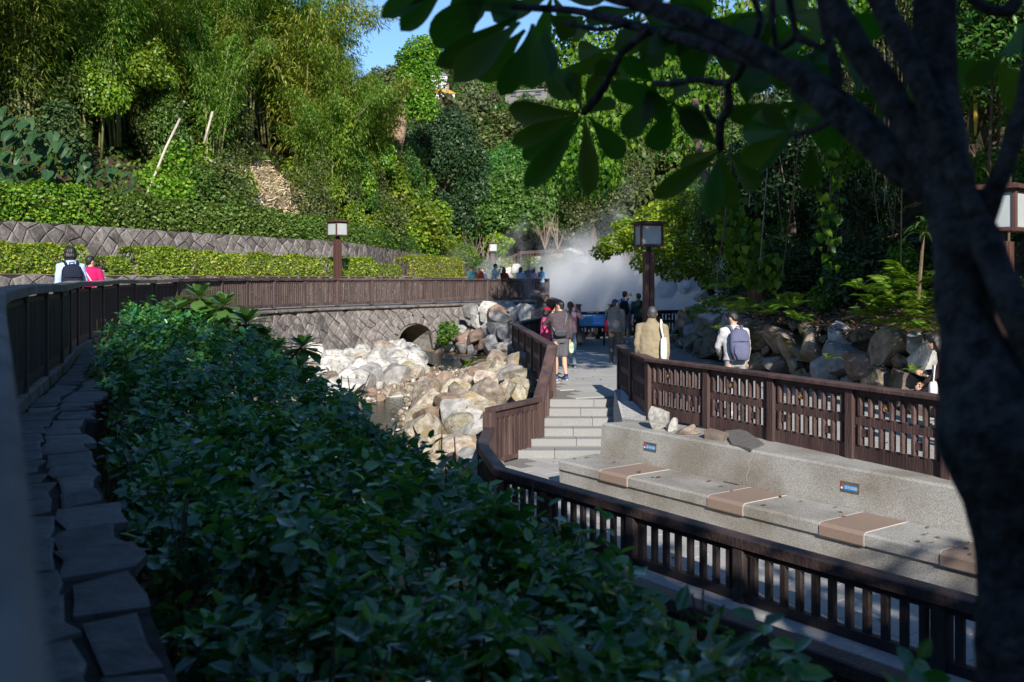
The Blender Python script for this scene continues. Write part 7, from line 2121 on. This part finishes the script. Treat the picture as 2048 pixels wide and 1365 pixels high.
# -- on the platform
r, a, hd, lz = person('person in dark plum top and grey shorts shading his eyes', ppos(1121, 21.6, PZ), .35, 1.73, rgb(.085, .066, .078), rgb(.10, .10, .115), 'crop', 'black', ('face', 'down'), 1.0, True, .05, .03, .6, 0, 1.12, .0, rgb(.05, .09, .25), 1.12, sock=True)
bag_thing(r, 'sling_bag', 'dark grey sling bag on the back of the plum topped walker', 'bag', [('bag', soft('b', (-.07, -.19, 1.03), (.15, .065, .085), 2.8, seed=5), cloth(rgb(.06, .062, .075))), ('flap', soft('f', (-.07, -.215, 1.06), (.13, .05, .045), 2.8, seed=6), cloth(rgb(.075, .078, .095))), ('strap', tube([[((-.19, -.14, 1.07), .016), ((-.19, .1, 1.2), .016), ((.0, .15, 1.38), .016), ((.12, .02, 1.48), .018), ((.10, -.12, 1.40), .018), ((.02, -.165, 1.16), .014)]], 6), cloth(rgb(.16, .16, .17)))])
w_ = a[1][2]
bag_thing(r, 'plastic_bag', 'pale green snack bag in the hand of the plum topped walker', 'bag', [('bag', soft('b', (w_.x + .03, w_.y, w_.z - .17), (.055, .03, .12), 3, seed=7), cloth(rgb(.52, .62, .45))), ('print', soft('p', (w_.x + .03, w_.y - .012, w_.z - .15), (.045, .024, .05), 3, seed=7), cloth(rgb(.30, .48, .20)))])
r, a, hd, lz = person('person in pink top and crimson cap holding a camera', ppos(1090, 22.8, PZ), -1.75, 1.52, rgb(.50, .07, .17), rgb(.04, .04, .05), 'bob', 'black', ('hold', 'hold'), 1.0, False, 0, .05, .35, .15)
bag_thing(r, 'cap', 'crimson cap on the person in pink', 'cap', [('crown', ([hd(p) for p in ellipsoid((0, -.01, .075), (.098, .112, .078))[0]], ellipsoid((0, 0, 0), (1, 1, 1))[1]), cloth(rgb(.38, .01, .03))), ('brim', ([hd(p) for p in ellipsoid((0, .10, .06), (.085, .085, .014))[0]], ellipsoid((0, 0, 0), (1, 1, 1))[1]), cloth(rgb(.38, .01, .03)))])
c = (a[0][2] + a[1][2]) / 2 + Vector((0, .09, .02))
bag_thing(r, 'camera', 'black camera held by the person in pink', 'camera', [('body', beam(c - Vector((.06, 0, 0)), c + Vector((.06, 0, 0)), .05, .075), M['steel']), ('lens', tube([[(c, .03), (c + Vector((0, .09, 0)), .033)]], 10), M['steel'])])
r, a, hd, lz = person('person in pale pink with long ponytail facing the pond', ppos(1141, 24.6, PZ), .15, 1.62, rgb(.42, .24, .29), rgb(.17, .24, .30), 'pony', 'brown', ('down', 'head'), 1.0, False, .04, 0, -.2)
bag_thing(r, 'shoulder_bag', 'big charcoal bag hanging beside the person with ponytail', 'bag', [('bag', soft('b', (.26, -.08, .80), (.13, .08, .17), 2.6, seed=9), cloth(rgb(.035, .036, .042))), ('strap', tube([[((.22, -.10, .95), .018), ((.17, -.13, 1.25), .018), ((.13, -.02, 1.48), .018), ((.17, .10, 1.30), .018), ((.26, .0, .96), .016)]], 6), cloth(rgb(.03, .03, .035)))])
r, a, hd, lz = person('person in grey hoodie walking away in loose olive trousers', ppos(1230, 25.6, PZ), -.10, 1.66, rgb(.205, .20, .195), rgb(.135, .115, .095), 'crop', 'grey', ('down', 'down'), 1.0, False, .14, .02, -.55, .1, 1.08, .05, rgb(.10, .085, .075), 1.15, hood=True)
bag_thing(r, 'tote_bag', 'dark red tote bag under the arm of the person in grey hoodie', 'bag', [('bag', soft('b', (-.24, -.02, 1.0), (.045, .12, .19), 3.5, seed=11), cloth(rgb(.28, .012, .035))), ('strap', tube([[((-.24, -.09, 1.17), .013), ((-.20, -.07, 1.36), .013), ((-.16, 0, 1.475), .013), ((-.20, .08, 1.36), .013), ((-.24, .06, 1.17), .013)]], 6), cloth(rgb(.02, .02, .025)))])
r, a, hd, lz = person('person in light blue shirt raising a phone at the pond fence', ppos(1250, 33.0, PZ), -.25, 1.74, rgb(.30, .40, .62), rgb(.20, .14, .16), 'short', 'black', ('pocket', 'cam'), .55, True, .03, 0, -.6, 0, 1.08, 0, rgb(.55, .6, .65))
backpack(r, 'small black backpack on the person with the phone', rgb(.015, .017, .02), 1.0)
c = a[1][2] + Vector((-.0, .06, .08))
bag_thing(r, 'phone', 'phone held up by the person in light blue shirt', 'phone', [('body', beam(c - Vector((.08, 0, 0)), c + Vector((.08, 0, 0)), .012, .08), M['steel']), ('screen', beam(c + Vector((-.072, -.0085, 0)), c + Vector((.072, -.0085, 0)), .004, .068, .001), cloth(rgb(.10, .22, .10), None, .3))])
r, a, hd, lz = person('person in dark green top with short hair by the lantern post', ppos(1277, 32.6, PZ), .1, 1.68, rgb(.018, .040, .035), rgb(.015, .016, .02), 'short', 'black', ('bent', 'bent'), 1.0, False, .02, 0, .2)
r, a, hd, lz = person('person in khaki jacket seen from behind at the fence corner', ppos(1304, 16.75, PZ), -.30, 1.75, rgb(.27, .225, .15), rgb(.07, .065, .06), 'short', 'grey', ('down', 'down'), 1.0, False, .08, .02, .35, .1, 1.14, .10, rgb(.05, .05, .05), 1.2, collar=True)
bag_thing(r, 'tote_bag', 'white canvas tote on the shoulder of the person in khaki', 'bag', [('bag', soft('b', (.215, -.13, 1.02), (.05, .10, .20), 4, seed=13), cloth(rgb(.80, .79, .76))), ('strap', tube([[((.21, -.16, 1.21), .017), ((.175, -.15, 1.38), .017), ((.15, -.03, 1.50), .017), ((.19, .06, 1.36), .015), ((.225, -.06, 1.20), .015)]], 6), cloth(rgb(.80, .79, .76)))])
r, a, hd, lz = person('person in pale grey sweatshirt looking down behind the fence', ppos(1471, 16.2, PZ), .15, 1.70, rgb(.50, .50, .52), rgb(.30, .31, .34), 'short', 'black', ('fwd', 'down'), 1.0, False, .05, .16, .45, .55, 1.05, .0, rgb(.6, .55, .55), 1.12)
backpack(r, 'blue grey backpack on the person in pale sweatshirt', rgb(.11, .12, .20), 1.12, -.215, 1.15, lz)
r, a, hd, lz = person('person in dark brown bending beside the tree trunk with a white bag', ppos(1925, 12.9, PZ), 1.2, 1.62, rgb(.055, .035, .032), rgb(.12, .09, .06), 'long', 'black', ('fwd', 'hold'), 1.0, False, .05, .55, .2, .3, 1.05, .05)
bag_thing(r, 'tote_bag', 'white printed tote held by the bending person beside the trunk', 'bag', [('bag', soft('b', (-.20, .38, .82), (.16, .06, .15), 4, seed=15), cloth(rgb(.72, .71, .69))), ('strap', tube([[((-.30, .38, .95), .012), ((-.24, .36, 1.18), .012), ((-.12, .38, 1.18), .012), ((-.10, .38, .95), .012)]], 6), cloth(rgb(.72, .71, .69)))])
# -- pair on the upper path
r, a, hd, lz = person('person with black bob and pale blue top on the upper path', ppos(141, 16.2, 1.95), .55, 1.60, rgb(.40, .52, .78), rgb(.05, .05, .07), 'bob', 'black', ('down', 'bent'), .98, False, .08, 0, -.15)
backpack(r, 'navy backpack on the person with black bob', rgb(.012, .016, .032), 1.15, -.20, 1.16)
r, a, hd, lz = person('shorter person in magenta top on the upper path', ppos(181, 18.2, 1.95), .30, 1.50, rgb(.52, .012, .12), rgb(.03, .03, .04), 'short', 'black', ('bent', 'bent'), 1.0, False, .08, 0, -.8)
bag_thing(r, 'sling_strap', 'thin white bag strap across the magenta top', 'bag', [('strap', tube([[((-.10, -.06, 1.47), .014), ((-.08, -.135, 1.38), .014), ((.05, -.145, 1.15), .014), ((.16, -.06, 1.0), .014)]], 6), cloth(rgb(.62, .60, .66))), ('bag', soft('b', (.19, .03, .92), (.03, .09, .08), 3, seed=3), cloth(rgb(.6, .58, .62)))])
# -- onlookers at the far end of the upper path
uz = 1.87
def far(px, d, *args, **k): return person(args[0], ppos(px, d, uz), *args[1:], vx=1.45, **k)
far(944, 47.5, 'person in teal jacket raising a hand beside the far azaleas', 3.0, 1.60, rgb(.06, .22, .24), rgb(.10, .10, .12), 'short', 'brown', ('head', 'down'))
far(958, 48.6, 'white haired person in orange red vest on the far path', 2.8, 1.64, rgb(.50, .09, .03), rgb(.25, .28, .36), 'short', 'white', ('bent', 'bent'))
far(966, 50.4, 'person in pale lilac behind the white haired one', 2.6, 1.58, rgb(.50, .42, .52), rgb(.15, .15, .18), 'short', 'grey', ('bent', 'bent'))
r, a, hd, lz = far(988, 48.3, 'tall person in pale blue shirt aiming a camera on the far path', -1.6, 1.77, rgb(.42, .52, .55), rgb(.06, .06, .07), 'short', 'black', ('cam', 'cam'), lean=.08)
c = (a[0][2] + a[1][2]) / 2 + Vector((0, .10, .02))
bag_thing(r, 'camera', 'camera aimed by the tall person in pale blue shirt', 'camera', [('body', beam(c - Vector((.06, 0, 0)), c + Vector((.06, 0, 0)), .05, .075), M['steel']), ('lens', tube([[(c, .03), (c + Vector((0, .10, 0)), .034)]], 10), M['steel'])])
far(1008, 48.6, 'person in dark red with long auburn hair on the far path', -.6, 1.58, rgb(.24, .02, .015), rgb(.06, .06, .08), 'long', 'auburn', ('rail', 'rail'))
far(1041, 47.6, 'person in blue with long black hair turned to the steam', -.5, 1.60, rgb(.24, .40, .55), rgb(.06, .08, .12), 'long', 'black', ('rail', 'rail'))
r, a, hd, lz = far(1058, 50.0, 'person with curly blonde hair and black shirt facing the camera', 3.05, 1.72, rgb(.025, .025, .03), rgb(.05, .05, .06), 'curly', 'blonde', ('down', 'bent'), sleeve=.55)
r, a, hd, lz = far(1067, 47.9, 'person in lilac wearing a pink knitted hat at the fence end', -.8, 1.57, rgb(.36, .26, .36), rgb(.2, .2, .24), 'long', 'brown', ('rail', 'rail'))
bag_thing(r, 'knitted_hat', 'pink knitted hat on the person in lilac', 'hat', [('hat', ([hd(p) for p in ellipsoid((0, -.015, .07), (.105, .118, .085))[0]], ellipsoid((0, 0, 0), (1, 1, 1))[1]), cloth(rgb(.60, .42, .45)))])
r, a, hd, lz = far(1083, 48.0, 'person in sky blue with dark strap at the very fence end', -.7, 1.62, rgb(.24, .40, .56), rgb(.06, .07, .09), 'short', 'black', ('rail', 'rail'))
bag_thing(r, 'sling_strap', 'dark bag strap across the sky blue top', 'bag', [('strap', tube([[((.11, -.06, 1.47), .014), ((.07, -.14, 1.38), .014), ((-.06, -.145, 1.15), .014), ((-.16, -.06, 1.0), .014)]], 6), cloth(rgb(.02, .02, .03))), ('bag', soft('b', (-.19, .03, .92), (.03, .09, .08), 3, seed=3), cloth(rgb(.02, .02, .03)))])
bpy.data.scenes.remove(tmp_sc)
